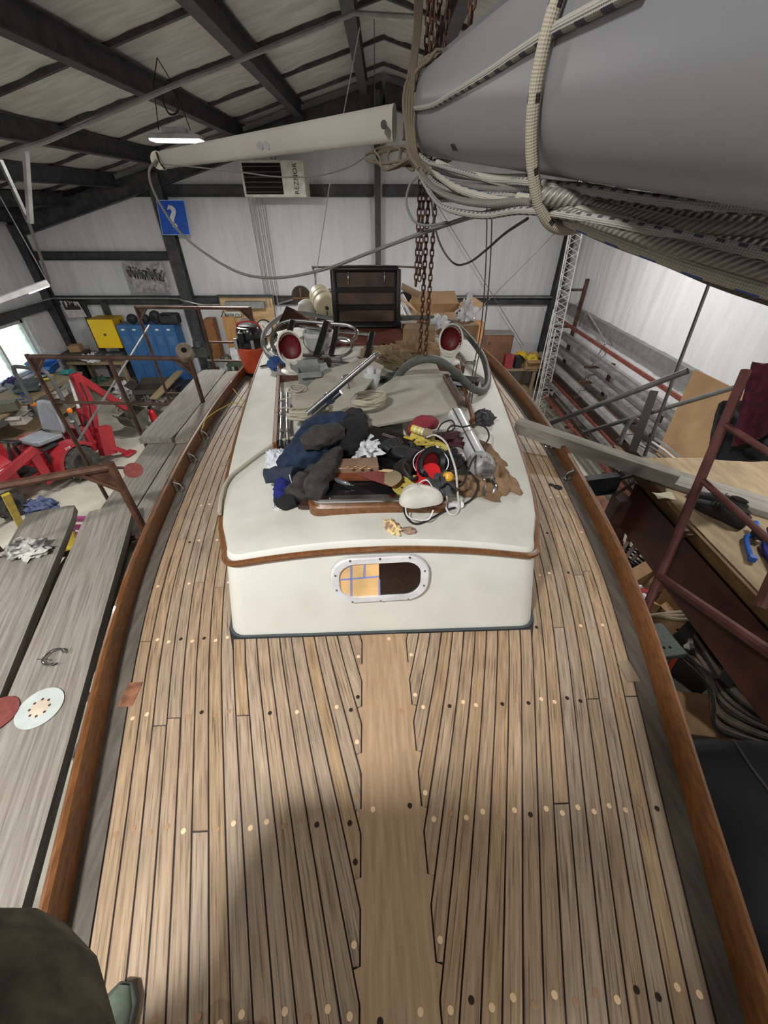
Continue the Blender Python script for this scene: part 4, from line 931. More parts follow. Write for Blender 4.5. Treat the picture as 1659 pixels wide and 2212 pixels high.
def crumple(name, c_, d_, mat, label, cat, seed=1, amp=.35, rz=0, flat=-.2, n=18, group=None):
    g_ = G(); g_.blob((0, 0, 0), d_, seed, amp, n, rz, 2.2, flat=-d_[2]*abs(flat)); lo_, hi_ = g_.bbox(); c_ = Vector(c_)
    g_.v = [v+c_-Vector((0, 0, lo_.z)) for v in g_.v]; return g_.thing(name, mat, label, cat, group, ang=75)
crumple('rag', PZ(62, 1192, 2.952), (.22, .13, .07), ragm, 'crumpled dirty white rag on the leftmost plank', 'rag', 3)
t = thing('tape_roll', 'beige roll perched on the corner of the middle scaffold frame', 'roll', PY(400, 772, B2.y))
c0 = PY(400, 762, B2.y-.02); rollm = M('old_roll', (140, 130, 112), .8, col2=(112, 102, 86), scale=16, bump=.3)
g_ = G(); ax = Vector((.3, -.75, .6)).normalized(); g_.lathe([(.022, -.06), (.062, -.06), (.07, -.05), (.07, .05), (.062, .06), (.024, .06), (.022, .04), (.022, -.06)], c0, ax, 20); g_.part('roll_body', rollm, t)
g_ = G(); g_.cyl(c0+ax*.02, c0+ax*.061, .02, n=14); g_.part('core', M('hole_black', (14, 12, 12)), t)
# shop vacuum on the far side deck
vx = PZ(548, 815, 3.0); vac = thing('shop_vacuum', 'orange shop vacuum with black motor head on the far side deck', 'vacuum', (vx.x+.01, vx.y+.12, 3.0))
orange = M('orange_tank', (206, 84, 50), .5, bump=.03)
g_ = G(); g_.lathe([(.115, .03), (.125, .06), (.15, .26), (.158, .27), (.158, .285), (.15, .29)], (0, 0, 0), n=28); g_.part('tank', orange, vac, world=False)
g_ = G(); g_.lathe([(.09, 0), (.118, 0), (.12, .035), (.1, .035)], n=24); g_.part('base', black_plastic, vac, world=False)
g_ = G(); g_.lathe([(.155, .285), (.165, .30), (.16, .34), (.13, .37), (.125, .43), (.11, .46), (.05, .47), (0, .47)], n=28); g_.box((-.04, -.13, .39), (.05, .06, .09)); g_.part('motor_head', M('glossy_black', (26, 26, 28), .22, bump=.02), vac, world=False)
g_ = G(); g_.tube([(-.12, 0, .40), (-.10, 0, .48), (0, 0, .505), (.10, 0, .48), (.12, 0, .40)], .009, 8, 4); g_.part('handle', M('red_plastic', (196, 40, 34), .4, bump=0), vac, world=False)
g_ = G(); g_.box((-.11, -.13, .33), (.03, .02, .1)); g_.box((.06, -.155, .33), (.03, .02, .08)); g_.part('latch', chrome, vac, world=False)
# ================================================================ LEFT SIDE: THE TRACTOR
tr = thing('tractor', 'red compact tractor with grey seat, roll bar and rear digging arm', 'tractor', (-6.62, 6.8, 0), 2.837)
red = M('tractor_red', (168, 42, 52), .4, col2=(146, 34, 44), scale=4, bump=.02, grime=((110, 40, 42), 6, .6, .8, .4)); tgrey = M('seat_grey', (150, 154, 160), .5, col2=(136, 140, 146), bump=.03)
tyre_m = M('tyre', (46, 45, 44), .85, col2=(74, 72, 68), scale=10, bump=.2); dark = M('tractor_black', (34, 34, 36), .6, bump=.05)
def tp(g_, n_, m_, p=None, **k): return g_.part(n_, m_, p or tr, world=False, **k)
def wheel(x, y, r, wd, lugs):
    g_ = G(); s_ = 1 if x > 0 else -1
    g_.lathe([(r*.52, -wd/2), (r*.8, -wd/2), (r*.93, -wd*.42), (r*.95, 0), (r*.93, wd*.42), (r*.8, wd/2), (r*.52, wd/2), (r*.5, 0), (r*.52, -wd/2)], (x, y, r), (1, 0, 0), 30)
    t_ = tp(g_, 'tyre', tyre_m)
    g_ = G()
    for i in range(lugs):
        for sd in (-1, 1):
            a = 2*pi*(i+(.5 if sd > 0 else 0))/lugs; c1 = Vector((x, y+cos(a)*r*.955, r+sin(a)*r*.955)); c2 = Vector((x+sd*wd*.48, y+cos(a+.28)*r*.92, r+sin(a+.28)*r*.92))
            g_.bar(c1, c2, .035, .04, up=(0, cos(a), sin(a)))
    g_.part('tread_lugs', tyre_m, t_, world=False, kind='stuff')
    g_ = G(); g_.lathe([(.0, .03), (r*.2, .03), (r*.24, .0), (r*.45, -.01), (r*.52, .03), (r*.54, .03), (r*.52, -.02), (0, -.03)], (x+s_*wd*.25, y, r), (s_, 0, 0), 24); g_.part('rim', M('rim_dark', (70, 64, 60), .5, .2), t_, world=False)
wheel(-.5, 0, .36, .28, 16); wheel(.5, 0, .36, .28, 16)
# local left is world +X: local x = right of tractor, so the wheel near the camera is local -x
wheel(-.42, 1.35, .24, .17, 12); wheel(.42, 1.35, .24, .17, 12)
for s_ in (-1, 1):
    g_ = G(); n_ = 10
    for i in range(n_):
        a0, a1 = radians(-5+150*i/n_), radians(-5+150*(i+1)/n_); R0 = .44
        g_.add([(s_*.34, cos(a0)*R0, .36+sin(a0)*R0), (s_*.64, cos(a0)*R0, .36+sin(a0)*R0), (s_*.64, cos(a1)*R0, .36+sin(a1)*R0), (s_*.34, cos(a1)*R0, .36+sin(a1)*R0)], [(0, 1, 2, 3)])
        g_.add([(s_*.34, cos(a0)*R0, .36+sin(a0)*R0), (s_*.34, cos(a1)*R0, .36+sin(a1)*R0), (s_*.34, cos(a1)*.2, .4), (s_*.34, cos(a0)*.2, .4)], [(0, 1, 2, 3)])
        g_.add([(s_*.64, cos(a0)*R0, .36+sin(a0)*R0), (s_*.64, cos(a1)*R0, .36+sin(a1)*R0), (s_*.64, cos(a1)*(R0-.07), .36+sin(a1)*(R0-.07)), (s_*.64, cos(a0)*(R0-.07), .36+sin(a0)*(R0-.07))], [(0, 1, 2, 3)])
    fd = tp(g_, 'fender', red)
    g_ = G(); g_.box((s_*.36, .25, .80), (.1, .3, .04)); g_.box((s_*.40, .38, .62), (.05, .05, .28)); tp(g_, 'side_panel', dark, bevel=.01)
g_ = G(); g_.box((0, .5, .42), (.66, .75, .08)); g_.box((0, .1, .55), (.5, .6, .35)); tp(g_, 'floor_platform', red, bevel=.015)
g_ = G(); g_.box((0, .68, .47), (.6, .3, .015)); tp(g_, 'foot_mat', black_rubber)
g_ = G(); g_.box((0, .0, .75), (.4, .34, .12)); tp(g_, 'seat_base', dark, bevel=.03)
g_ = G(); g_.grid(lambda a, b: ((a-.5)*.54*(1-.06*(b)), -.14+.46*b, .86+.03*sin(pi*a)*0+.035*(2*a-1)**4+.03*b), 12, 8, (0, 0, .09)); tp(g_, 'seat_cushion', tgrey, bevel=.02)
g_ = G(); g_.grid(lambda a, b: ((a-.5)*(.56-.14*b*b), -.20-.12*b-.0+.05*(2*a-1)**4, .86+.56*b), 12, 8, (0, .07, -.02)); tp(g_, 'seat_back', tgrey, bevel=.02)
g_ = G(); g_.tube([(-.46, -.33, .55), (-.46, -.36, 1.75), (-.43, -.36, 1.96), (-.32, -.36, 2.05), (.32, -.36, 2.05), (.43, -.36, 1.96), (.46, -.36, 1.75), (.46, -.33, .55)], .036, 8, 4); tp(g_, 'roll_bar', M('rollbar_grey', (96, 98, 102), .5, .2, bump=.03))
for s_ in (-1, 1):
    g_ = G(); g_.sphere((s_*.47, -.36, 1.30), .05, 8, (1, 1, 1.3)); tp(g_, 'turn_signal', M('amber', (240, 130, 20), .3, bump=0), label='round amber turn signal')
    g_ = G(); g_.box((s_*.45, -.36, 1.22), (.05, .05, .06)); g_.sphere((s_*.52, -.26, 1.12), .055, 8, (1.3, 1, .7)); tp(g_, 'work_light', pipe_grey)
g_ = G(); g_.tube([(0, .82, .55), (0, .62, 1.02)], .022, 8); c0 = Vector((0, .6, 1.05)); ax = Vector((0, -.42, .9)).normalized(); uu = Vector((1, 0, 0)); vv = ax.cross(uu)
g_.tube([c0+(uu*cos(a)+vv*sin(a))*.17 for a in [2*pi*i/24 for i in range(24)]], .014, 6, closed=True)
for a in (0, 2.1, 4.2): g_.tube([c0, c0+(uu*cos(a)+vv*sin(a))*.17], .01, 6)
tp(g_, 'steering_wheel', dark)
g_ = G(); g_.grid(lambda a, b: ((a-.5)*.50*(1-.05*b), .85+.95*b, .92-.12*b-.10*abs(2*a-1)**3), 12, 8, (0, 0, .06)); g_.box((0, 1.33, .64), (.46, .92, .36)); g_.box((0, 1.82, .6), (.44, .06, .36)); hd = tp(g_, 'hood', red, bevel=.015)
g_ = G()
for i in range(5): g_.box((-.1+i*.05, 1.15, .90), (.018, .16, .012), rx=-.12)
for s_ in (-1, 1):
    g_.box((s_*.24, 1.4, .66), (.012, .7, .10))
tp(g_, 'grille', M('hole_black', (14, 12, 12)), hd)
g_ = G()
for s_ in (-1, 1): g_.box((s_*.242, 1.35, .76), (.012, .8, .03))
tp(g_, 'stripe', plastic_white, hd)
g_ = G()
for s_ in (-1, 1):
    g_ = G(); g_.bar((s_*.5, .55, .95), (s_*.5, 1.3, .75), .06, .14); g_.bar((s_*.5, 1.3, .75), (s_*.5, 2.0, .25), .06, .12); g_.box((s_*.45, .6, .6), (.06, .16, .7)); tp(g_, 'loader_arm', red, bevel=.006)
g_ = G(); g_.grid(lambda a, b: ((a-.5)*1.15, 2.0+.35*sin(pi*b*.9)*0+.35*(1-cos(b*pi*.6)), .10+.42*sin(b*pi*.5)), 2, 8, (0, .02, .02)); tp(g_, 'loader_bucket', red)
g_ = G(); g_.box((0, -.55, .55), (.7, .12, .5)); g_.bar((-.3, -.6, .5), (-.62, -.95, .08), .12, .06); g_.bar((.3, -.6, .5), (.62, -.95, .08), .12, .06); g_.box((-.64, -.98, .05), (.2, .25, .04)); g_.box((.64, -.98, .05), (.2, .25, .04)); g_.box((-.45, -.75, .45), (.16, .3, .6), rx=.25); tp(g_, 'stabiliser_frame', red, bevel=.008)
bh = G(); bx = -.12
bh.bar((bx, -.75, .45), (bx, -1.0, 1.1), .16, .2, up=(0, 1, 0)); bh.bar((bx, -1.0, 1.1), (bx, -1.02, 1.75), .13, .18, up=(0, 1, 0)); tp(bh, 'boom', red, bevel=.01)
bh = G(); bh.bar((bx, -1.02, 1.72), (bx-.02, -1.75, .72), .10, .14, up=(0, 1, 0)); tp(bh, 'dipper_arm', red, bevel=.01)
bh = G(); bh.tube([(bx+.10, -.80, .95), (bx+.10, -.96, 1.65)], .032, 8); tp(bh, 'ram_rod', M('bright_ram', (240, 240, 240), .25, .3, bump=0), label='bright steel hydraulic ram')
bh = G(); bh.tube([(bx+.10, -.72, .5), (bx+.10, -.82, 1.1)], .045, 8); tp(bh, 'hydraulic_cylinder', red)
bkt = M('bucket_grey', (88, 90, 78), .6, col2=(66, 66, 58), bump=.15)
bh = G(); n_ = 8
for i in range(n_):
    a0, a1 = radians(-20+200*i/n_), radians(-20+200*(i+1)/n_); cy_, cz_, R_ = -1.85, .42, .26
    q = [(bx-.2, cy_-cos(a0)*R_, cz_-sin(a0)*R_*1.2+.1), (bx+.2, cy_-cos(a0)*R_, cz_-sin(a0)*R_*1.2+.1), (bx+.2, cy_-cos(a1)*R_, cz_-sin(a1)*R_*1.2+.1), (bx-.2, cy_-cos(a1)*R_, cz_-sin(a1)*R_*1.2+.1)]
    bh.add(q, [(0, 1, 2, 3)])
    for xx in (bx-.2, bx+.2): bh.add([(xx, cy_, cz_+.15), (xx, q[0][1], q[0][2]), (xx, q[2][1], q[2][2])], [(0, 1, 2)])
for i in range(4): bh.bar((bx-.17+.11*i, -1.6, .50), (bx-.17+.11*i, -1.5, .62), .04, .02)
tp(bh, 'digging_bucket', bkt)
bh = G(); bh.tube([(bx-.06, -.8, .6), (bx-.16, -.9, 1.2), (bx-.1, -.98, 1.6)], .012, 6, 4); bh.tube([(bx-.02, -.75, .7), (bx+.14, -.8, 1.0), (bx-.14, -.7, .9), (bx, -.5, .8)], .012, 6, 4); tp(bh, 'hose', black_rubber)
text_part('010', .07, plastic_white, tr, W[tr.name] @ frame((-.642, .12, .76), (0, 1, 0), (0, 0, 1)))
# ================================================================ LEFT SIDE: WORKSHOP ALONG THE WALLS
lk = thing('locker_bank', 'bank of five blue metal lockers against the back wall', 'locker', (-6.52, 11.55, 0))
blue = M('locker_blue', (62, 112, 168), .45, col2=(54, 100, 154), scale=3, bump=.03)
g_ = G(); g_.box((0, 0, .92), (1.56, .45, 1.83)); lp = g_.part('body', blue, lk, world=False, bevel=.006)
for i in range(5):
    x = -.624+.312*i; g_ = G(); g_.box((x, -.232, .95), (.298, .016, 1.74)); d_ = g_.part('door', blue, lk, world=False, bevel=.003)
    g_ = G(); g_.cyl((x, -.24, 1.72), (x, -.246, 1.72), .05, n=16); g_.v = [Vector((v.x, v.y, 1.72+(v.z-1.72)*.5)) for v in g_.v]; g_.part('name_plate', plastic_white, d_, world=False)
    g_ = G()
    for k in range(6): g_.box((x, -.242, 1.36+.035*k), (.16, .008, .009))
    g_.part('vents', M('vent_blue', (128, 160, 196), .5, bump=0), d_, world=False)
    g_ = G(); g_.box((x+.11, -.246, 1.0), (.02, .02, .12)); g_.part('handle', chrome, d_, world=False)
blk = M('black_nylon', (52, 52, 56), .6, col2=(38, 38, 42), scale=12, bump=.2)
for (x, y, sx, sy, sz, lb, nm) in ((287, 693, .26, .3, .24, 'round black welding helmet on the left end of the lockers', 'welding_helmet'), (313, 692, .28, .3, .24, 'black helmet standing second on the lockers', 'welding_helmet'), (337, 690, .30, .3, .33, 'tall black helmet with a square visor on the lockers', 'welding_helmet')):
    c0 = PY(x, y, 11.5); c0.z = 1.835; t = thing(nm, lb, 'helmet', c0)
    g_ = G(); g_.blob((0, 0, sz*.5), (sx, sy, sz), x, .04, 12, flat=None); g_.v = [Vector((v.x, v.y, max(v.z, 0))) for v in g_.v]; g_.part('shell', blk, t, world=False)
    g_ = G(); g_.box((0, -sy*.5, sz*.5), (sx*.5, .02, sz*.28)); g_.part('visor', M('visor', (20, 24, 24), .15, bump=0), t, world=False)
c0 = PY(371, 700, 11.5); t = thing('tool_case', 'long black case on the right end of the lockers', 'case', (c0.x, c0.y, 1.835))
g_ = G(); g_.box((0, 0, .13), (.5, .3, .26)); g_.part('body', blk, t, world=False, bevel=.05); g_ = G(); g_.tube([(-.1, -.16, .22), (-.08, -.19, .26), (.08, -.19, .26), (.1, -.16, .22)], .012, 6, 3); g_.part('handle', black_plastic, t, world=False)
yc = thing('flammables_cabinet', 'bright yellow metal cabinet mounted on the back wall', 'cabinet', (-7.67, 11.56, 1.24))
yel = M('cabinet_yellow', (248, 208, 24), .4, col2=(244, 200, 16), bump=.02)
g_ = G(); g_.box((0, .02, .37), (.68, .52, .74)); g_.part('body', M('cabinet_yellow_shaded', (192, 158, 22), .5, col2=(168, 136, 18), bump=.05), yc, world=False, bevel=.01)  # darker yellow than the door: shade of the side put into the colour
g_ = G(); g_.box((0, -.25, .37), (.67, .018, .73)); g_.part('door', yel, yc, world=False, bevel=.003); g_ = G(); g_.box((.0, -.265, .36), (.05, .02, .05)); g_.cyl((.34, .1, .62), (.346, .1, .62), .03); g_.part('latch', M('dark_fitting', (60, 56, 52)), yc, world=False)
def bench(name, lb, x0, x1, y0, y1, z, mat, legm=None, cat='workbench'):
    t = thing(name, lb, cat, ((x0+x1)/2, (y0+y1)/2, 0)); g_ = G(); g_.box(((x0+x1)/2, (y0+y1)/2, z-.03), (x1-x0, y1-y0, .06)); g_.part('top', mat, t, bevel=.006)
    for x in (x0+.06, x1-.06):
        for y in (y0+.06, y1-.06): g_ = G(); g_.box((x, y, (z-.06)/2), (.08, .08, z-.06)); g_.part('leg', legm or mat, t)
    g_ = G(); g_.box(((x0+x1)/2, (y0+y1)/2, .25), (x1-x0-.1, y1-y0-.1, .03)); g_.part('lower_shelf', mat, t); return t
bw = M('bench_wood', (168, 148, 116), .8, col2=(140, 120, 92), scale=6, stretch=(8, 1, 4), bump=.2); bench('workbench', 'long wooden workbench under the left window', -9.1, -8.1, 4.6, 10.4, .9, bw); bench('workbench', 'wooden workbench in the back left corner below the yellow cabinet', -8.95, -7.35, 11.05, 11.85, .92, bw)
def cbox(name, c_, d_, mat, lb, cat, rz=0, open_=False, grp=None, bevel=.003, flaps=None):
    c_ = Vector(c_); t = thing(name, lb, cat, c_, rz, grp); g_ = G(); x, y, z = d_
    if not open_: g_.box((0, 0, z/2), d_)
    else:
        th = min(.008, x*.05)
        for (cx_, cy_, wx, wy) in ((-x/2, 0, th, y), (x/2, 0, th, y), (0, -y/2, x, th), (0, y/2, x, th)): g_.box((cx_, cy_, z/2), (wx, wy, z))
        g_.box((0, 0, th/2), (x, y, th))
    g_.part('body', mat, t, world=False, bevel=bevel)
    if open_:
        for sx_, sy_ in ((-1, 0), (1, 0), (0, 1), (0, -1)):
            g_ = G(); a = (sx_*x/2, sy_*y/2, z); ln = min(x, y)*.45
            if sx_: g_.grid(lambda p_, q_: (sx_*(x/2+ln*p_*.8), (q_-.5)*y*(1-.1*p_), z+ln*.5*p_*(.6 if sx_ > 0 else 1.1)), 2, 2, (0, 0, .004))
            else: g_.grid(lambda p_, q_: ((q_-.5)*x*(1-.1*p_), sy_*(y/2+ln*p_*.7), z+ln*.5*p_*(-.6 if sy_ < 0 else 1)), 2, 2, (0, 0, .004))
            g_.part('flap', mat, t, world=False)
    return t
def bz(x, y, z=.93): return PZ(x, y, z)
cbox('storage_bin', bz(104, 800), (.42, .5, .16), M('blue_plastic', (34, 92, 160), .35, bump=.02), 'dark blue plastic bin on the left workbench', 'bin', .3, True)
def bar_clamp(c_, lb, m_, sc=1, rz=0):
    t = thing('clamp', lb, 'clamp', c_, rz); g_ = G(); g_.tube([(-.12*sc, .1*sc, .03), (-.12*sc, -.08*sc, .03), (0, -.13*sc, .03), (.12*sc, -.08*sc, .03), (.12*sc, .1*sc, .03)], .022*sc, 8, 3); g_.part('body', m_, t, world=False)
    g_ = G(); g_.box((0, -.02, .05), (.1*sc, .12*sc, .05)); g_.part('handle', black_plastic, t, world=False, bevel=.008); return t
bar_clamp(bz(97, 818), 'yellow clamp lying on the left workbench', M('clamp_yellow', (238, 206, 40), .4), 1.3, .5)
cbox('tray', bz(62, 842), (.5, .35, .10), M('tray_grey', (84, 92, 92), .5), 'grey open tray on the left workbench', 'tray', .5, True)
crumple('cloth', bz(148, 806), (.34, .26, .12), M('teal_cloth', (64, 150, 150), .9, bump=.2), 'teal cloth at the far end of the left workbench', 'cloth', 8)
crumple('cloth_bag', bz(30, 830), (.4, .35, .2), M('purple_bag', (64, 58, 100), .9, bump=.3), 'purple cloth bag near the window on the workbench', 'bag', 9)
for k, (x, y) in enumerate(((52, 852), (56, 858), (50, 864), (58, 870))):
    t = thing('screwdriver', ['blue handled screwdriver farthest from the tractor seat', 'blue handled screwdriver second in the row', 'blue handled screwdriver third in the row', 'blue handled screwdriver nearest the roll bar'][k], 'screwdriver', bz(x, y)+Vector((0, 0, .02)), .3, 'screwdrivers on the left workbench'); g_ = G(); g_.cyl((-.08, 0, 0), (.03, 0, 0), .018, .016, n=8); g_.part('handle', M('blue_plastic', (34, 92, 160)), t, world=False); g_ = G(); g_.cyl((.03, 0, 0), (.2, 0, 0), .006, n=6); g_.part('shaft', chrome, t, world=False)
cbox('metal_box', bz(22, 885), (.36, .26, .18), M('drab_box', (104, 104, 84), .6, bump=.1), 'drab green metal box on the near end of the left workbench', 'box', .5)
for k, (x, y) in enumerate(((28, 912), (112, 856))):
    t = cbox('parts_bin', PZ(x, y, .60)+Vector((.2, 0, 0)), (.3, .3, .2), M('paper_white', (214, 208, 196), .8, bump=.02), ['white paper-fronted parts bin under the near end of the workbench', 'white paper-fronted parts bin under the far end of the workbench'][k], 'bin', .2, True)
cbox('cardboard_box', (PY(172, 768, 11.4).x, 11.4, .925), (.28, .26, .38), cardboard, 'brown cardboard box on the corner workbench', 'box', .2)
cbox('tool_chest', (-8.75, 11.35, .925), (.6, .4, .22), M('drab_dark', (72, 66, 56), .7, bump=.1), 'low dark tool chest in the back left corner', 'box', .1)
for k, x in enumerate((-8.05, -7.75, -7.5)):
    cbox('grey_case', (x, 11.35, .925), (.24, .3, .2), M('case_grey', (74, 78, 82), .5, bump=.05), ['left', 'middle', 'right'][k]+' one of three grey cases below the yellow cabinet', 'case', 0, False, 'grey cases below the yellow cabinet', bevel=.03)
crumple('plastic_bag', (-8.25, 11.2, .925), (.5, .35, .25), M('clear_bag', (220, 222, 226), .25, bump=.4), 'crinkled plastic bag on the corner workbench', 'bag', 12, .5)
crumple('plastic_bag', PZ(275, 850, .0), (.6, .5, .5), M('white_bag', (226, 224, 224), .5, bump=.4), 'white plastic bag on the floor by the lockers', 'bag', 13, .3)
crumple('boots', PZ(228, 842, 0), (.45, .45, .55), M('boot_green', (72, 104, 80), .6, bump=.2), 'pile of green rubber boots behind the digging arm', 'boots', 14, .25)
t = thing('stool', 'low round wire stool on the floor behind the digging bucket', 'stool', PZ(277, 892, 0)); c0 = PZ(277, 892, 0); g_ = G()
for z in (.36, .12): g_.tube([c0+Vector((cos(a)*.19, sin(a)*.19, z)) for a in [2*pi*i/18 for i in range(18)]], .01, 6, closed=True)
for i in range(5): a = 2*pi*i/5; g_.tube([c0+Vector((cos(a)*.19, sin(a)*.19, .36)), c0+Vector((cos(a)*.22, sin(a)*.22, 0))], .009, 6)
g_.part('frame', chrome, t)
fe = thing('fire_extinguisher', 'red fire extinguisher standing on the floor beside the plank', 'extinguisher', PZ(340, 922, 0)); c0 = PZ(340, 922, 0)
g_ = G(); g_.lathe([(.07, 0), (.085, .02), (.085, .38), (.06, .44), (.03, .46), (.03, .49), (0, .49)], c0, n=20); g_.part('cylinder', M('ext_red', (196, 32, 40), .3, bump=0), fe)
g_ = G(); g_.box(c0+Vector((0, 0, .52)), (.05, .12, .05)); g_.tube([c0+Vector((.03, 0, .5)), c0+Vector((.12, 0, .45)), c0+Vector((.11, 0, .15))], .012, 6, 4); g_.part('valve_and_hose', black_plastic, fe)
t = cbox('low_shelf', PZ(350, 868, 0), (1.1, .5, .45), M('drab_dark', (72, 66, 56)), 'low dark crate of scrap parts in front of the lockers', 'crate', .1, True)
for k in range(7): crumple('scrap', Vector((PZ(350, 868, .4)))+Vector((-.42+.14*k, .05*(-1)**k, .02)), (.2, .2, .14), M('scrap_grey', (120, 114, 104), .6, .3, col2=(60, 56, 52), scale=20, bump=.4), 'lump of metal scrap heaped in the low crate', 'scrap', 20+k, .6, group='metal scrap in the low crate', n=9)
cbox('toolbox', PZ(412, 862, 0), (.45, .4, .5), M('navy_box', (34, 42, 60), .5, bump=.05), 'dark navy toolbox on the floor right of the lockers', 'toolbox', .1)
board(PZ(330, 860, .55), PZ(388, 800, .70), .2, .04, 'short brown board slanting up before the lockers', mat=M('bench_wood', (168, 148, 116)), name='board')
t = thing('drill_press', 'dark grey old machine on a stand beside the lockers', 'machine', (-4.75, 10.6, 0)); dg = M('machine_grey', (70, 74, 72), .5, .2, col2=(48, 50, 50), scale=9, bump=.2)
g_ = G(); g_.box((-4.75, 10.6, .45), (.5, .45, .9), taper=.8); g_.part('stand', dg, t, bevel=.01); g_ = G(); g_.cyl((-4.75, 10.6, .9), (-4.75, 10.6, 1.3), .05); g_.box((-4.75, 10.5, 1.42), (.34, .5, .26)); g_.cyl((-4.75, 10.3, 1.55), (-4.75, 10.3, 1.7), .1); g_.part('head', dg, t, bevel=.02)
g_ = G(); g_.cyl((-4.62, 9.95, .5), (-4.45, 9.75, .3), .12, .14, n=20); g_.cyl((-4.75, 10.2, .85), (-4.62, 9.95, .5), .09, n=16); g_.part('duct', dg, t)
# posters, sign, heater, electrical board
pb = thing('poster', 'grey black-and-white poster of people running, hung on the back wall', 'poster', PY(318, 640, 11.75))
m = M('poster_print', (176, 176, 176), .5, col2=(120, 120, 120), scale=9, bump=0)
c4 = [PY(264, 564, 11.72), PY(350, 566, 11.72), PY(371, 633, 11.72), PY(285, 630, 11.72)]
g_ = G(); g_.prism([v for v in c4], (0, 0, 0), (0, .01, 0)); g_.part('sheet', m, pb)
g_ = G(); rr_ = random.Random(4)
for i in range(26):
    t_ = i/25; b0 = c4[0].lerp(c4[1], .06+.86*t_).lerp(c4[3].lerp(c4[2], .06+.86*t_), .42+.14*t_+rr_.uniform(-.03, .03)); h_ = rr_.uniform(.10, .26); g_.box(b0+Vector((0, -.006, h_/2-.06)), (.03, .004, h_), ry=rr_.uniform(-.5, .5)); g_.cyl(b0+Vector((0, -.004, h_-.04)), b0+Vector((0, -.008, h_-.04)), .028, n=8)
g_.part('printed_figures', M('print_mid', (84, 84, 84), .6, bump=0), pb)
pc = thing('poster', 'white poster with a dark printed skyline, left of the yellow cabinet', 'poster', PY(160, 690, 11.75))
c4 = [PY(128, 650, 11.75), PY(168, 652, 11.75), PY(188, 684, 11.75), PY(148, 687, 11.75)]; g_ = G(); g_.prism(c4, (0, 0, 0), (0, .01, 0)); g_.part('sheet', M('poster_white', (216, 214, 210), .6, bump=0), pc)
g_ = G()
for i in range(14): t_ = .1+.8*i/13; b0 = c4[0].lerp(c4[1], t_).lerp(c4[3].lerp(c4[2], t_), .52); h_ = rr_.uniform(.06, .24); g_.box(b0+Vector((0, -.006, h_/2)), (.03, .004, h_))
g_.part('printed_skyline', M('print_brown', (62, 40, 44), .6, bump=0), pc)
sg = thing('information_sign', 'blue square sign with a white question mark', 'sign', PY(375, 508, 11.6)); c4 = [PY(337, 432, 11.55), PY(398, 432, 11.6), PY(412, 508, 11.6), PY(351, 508, 11.55)]
cc = sum(c4, Vector())/4; wd_ = (c4[1]-c4[0]).length; ht_ = c4[0].z-c4[3].z; cc.x += .0
g_ = G(); g_.prism(c4, (0, 0, 0), (0, .012, 0)); g_.part('border', M('sign_pale', (168, 196, 236), .4, bump=0), sg); k4 = [cc+(v-cc)*.955+Vector((0, -.004, 0)) for v in c4]
g_ = G(); g_.prism(k4, (0, 0, 0), (0, .008, 0)); g_.part('panel', M('sign_blue', (10, 84, 196), .35, bump=0), sg)
text_part('?', ht_*.88, M('sign_white', (226, 232, 242), .5, bump=0), sg, frame(cc+Vector((-.0, -.012, -.0)), (1, 0, 0), (.0, 0, 1)), 'question_mark', .003, sx=1.25, bold=.012)
ht = thing('unit_heater', 'white gas unit heater with dark louvres high on the back wall', 'heater', PY(595, 430, 11.3)); Yh = 10.9
a, b = PY(529, 426, Yh), PY(662, 424, Yh); top = PY(529, 345, Yh).z; hz = (a.z+top)/2; hh = top-a.z; wx = b.x-a.x
white_en = M('white_enamel', (214, 212, 198), .4, bump=.02); g_ = G(); g_.box(((a.x+b.x)/2, Yh+.3, hz), (wx, .6, hh)); g_.part('case', white_en, ht, bevel=.01)
g_ = G(); g_.box((a.x+wx*.34, Yh-.003, hz), (wx*.6, .01, hh*.84)); g_.part('opening', M('hole_black', (14, 12, 12)), ht)
for k in range(6): g_ = G(); g_.box((a.x+wx*.34, Yh-.02, hz-hh*.34+hh*.136*k), (wx*.58, .06, .012), rx=.5); g_.part('louvre', M('dark_louvre', (84, 82, 78), .4, .3), ht)
text_part('REZNOR', hh*.215, M('print_black', (34, 34, 34)), ht, frame((a.x+wx*.86, Yh-.004, hz), (0, 0, 1), (-1, 0, 0)), 'lettering', .002)
g_ = G(); g_.tube([((a.x+b.x)/2, Yh+.3, top), ((a.x+b.x)/2, Yh+.3, top+.45)], .06, 10); g_.part('flue', conduit_m, ht)
eb = thing('plywood_board', 'tall plywood backboard carrying the electrical boxes on the back wall', 'board', (-3.8, 11.75, .3)); x0, x1 = PY(474, 645, 11.75).x, PY(588, 645, 11.75).x; zt = PY(474, 640, 11.75).z
g_ = G(); g_.box(((x0+x1)/2, 11.74, (zt+.3)/2), (x1-x0, .03, zt-.3)); g_.part('sheet', ply, eb); g_ = G(); g_.box(((x0+x1)/2, 11.7, zt+.02), (x1-x0+.08, .12, .04)); g_.part('cap_strip', steel_dark, eb)
def wallbox(name, x0, y0, x1, y1, Y, dp, mat, lb, cat):
    a, b = PY(x0, y0, Y), PY(x1, y1, Y); t = thing(name, lb, cat, ((a.x+b.x)/2, Y, b.z)); g_ = G(); g_.box(((a.x+b.x)/2, Y+dp/2, (a.z+b.z)/2), (abs(b.x-a.x), dp, abs(a.z-b.z))); g_.part('body', mat, t, bevel=.006); g_ = G(); g_.box(((a.x+b.x)/2, Y-.004, (a.z+b.z)/2), (abs(b.x-a.x)*.9, .01, abs(a.z-b.z)*.86)); g_.part('cover', mat, t, bevel=.002); return t
egrey = M('panel_grey', (150, 153, 154), .45, .1, bump=.02)
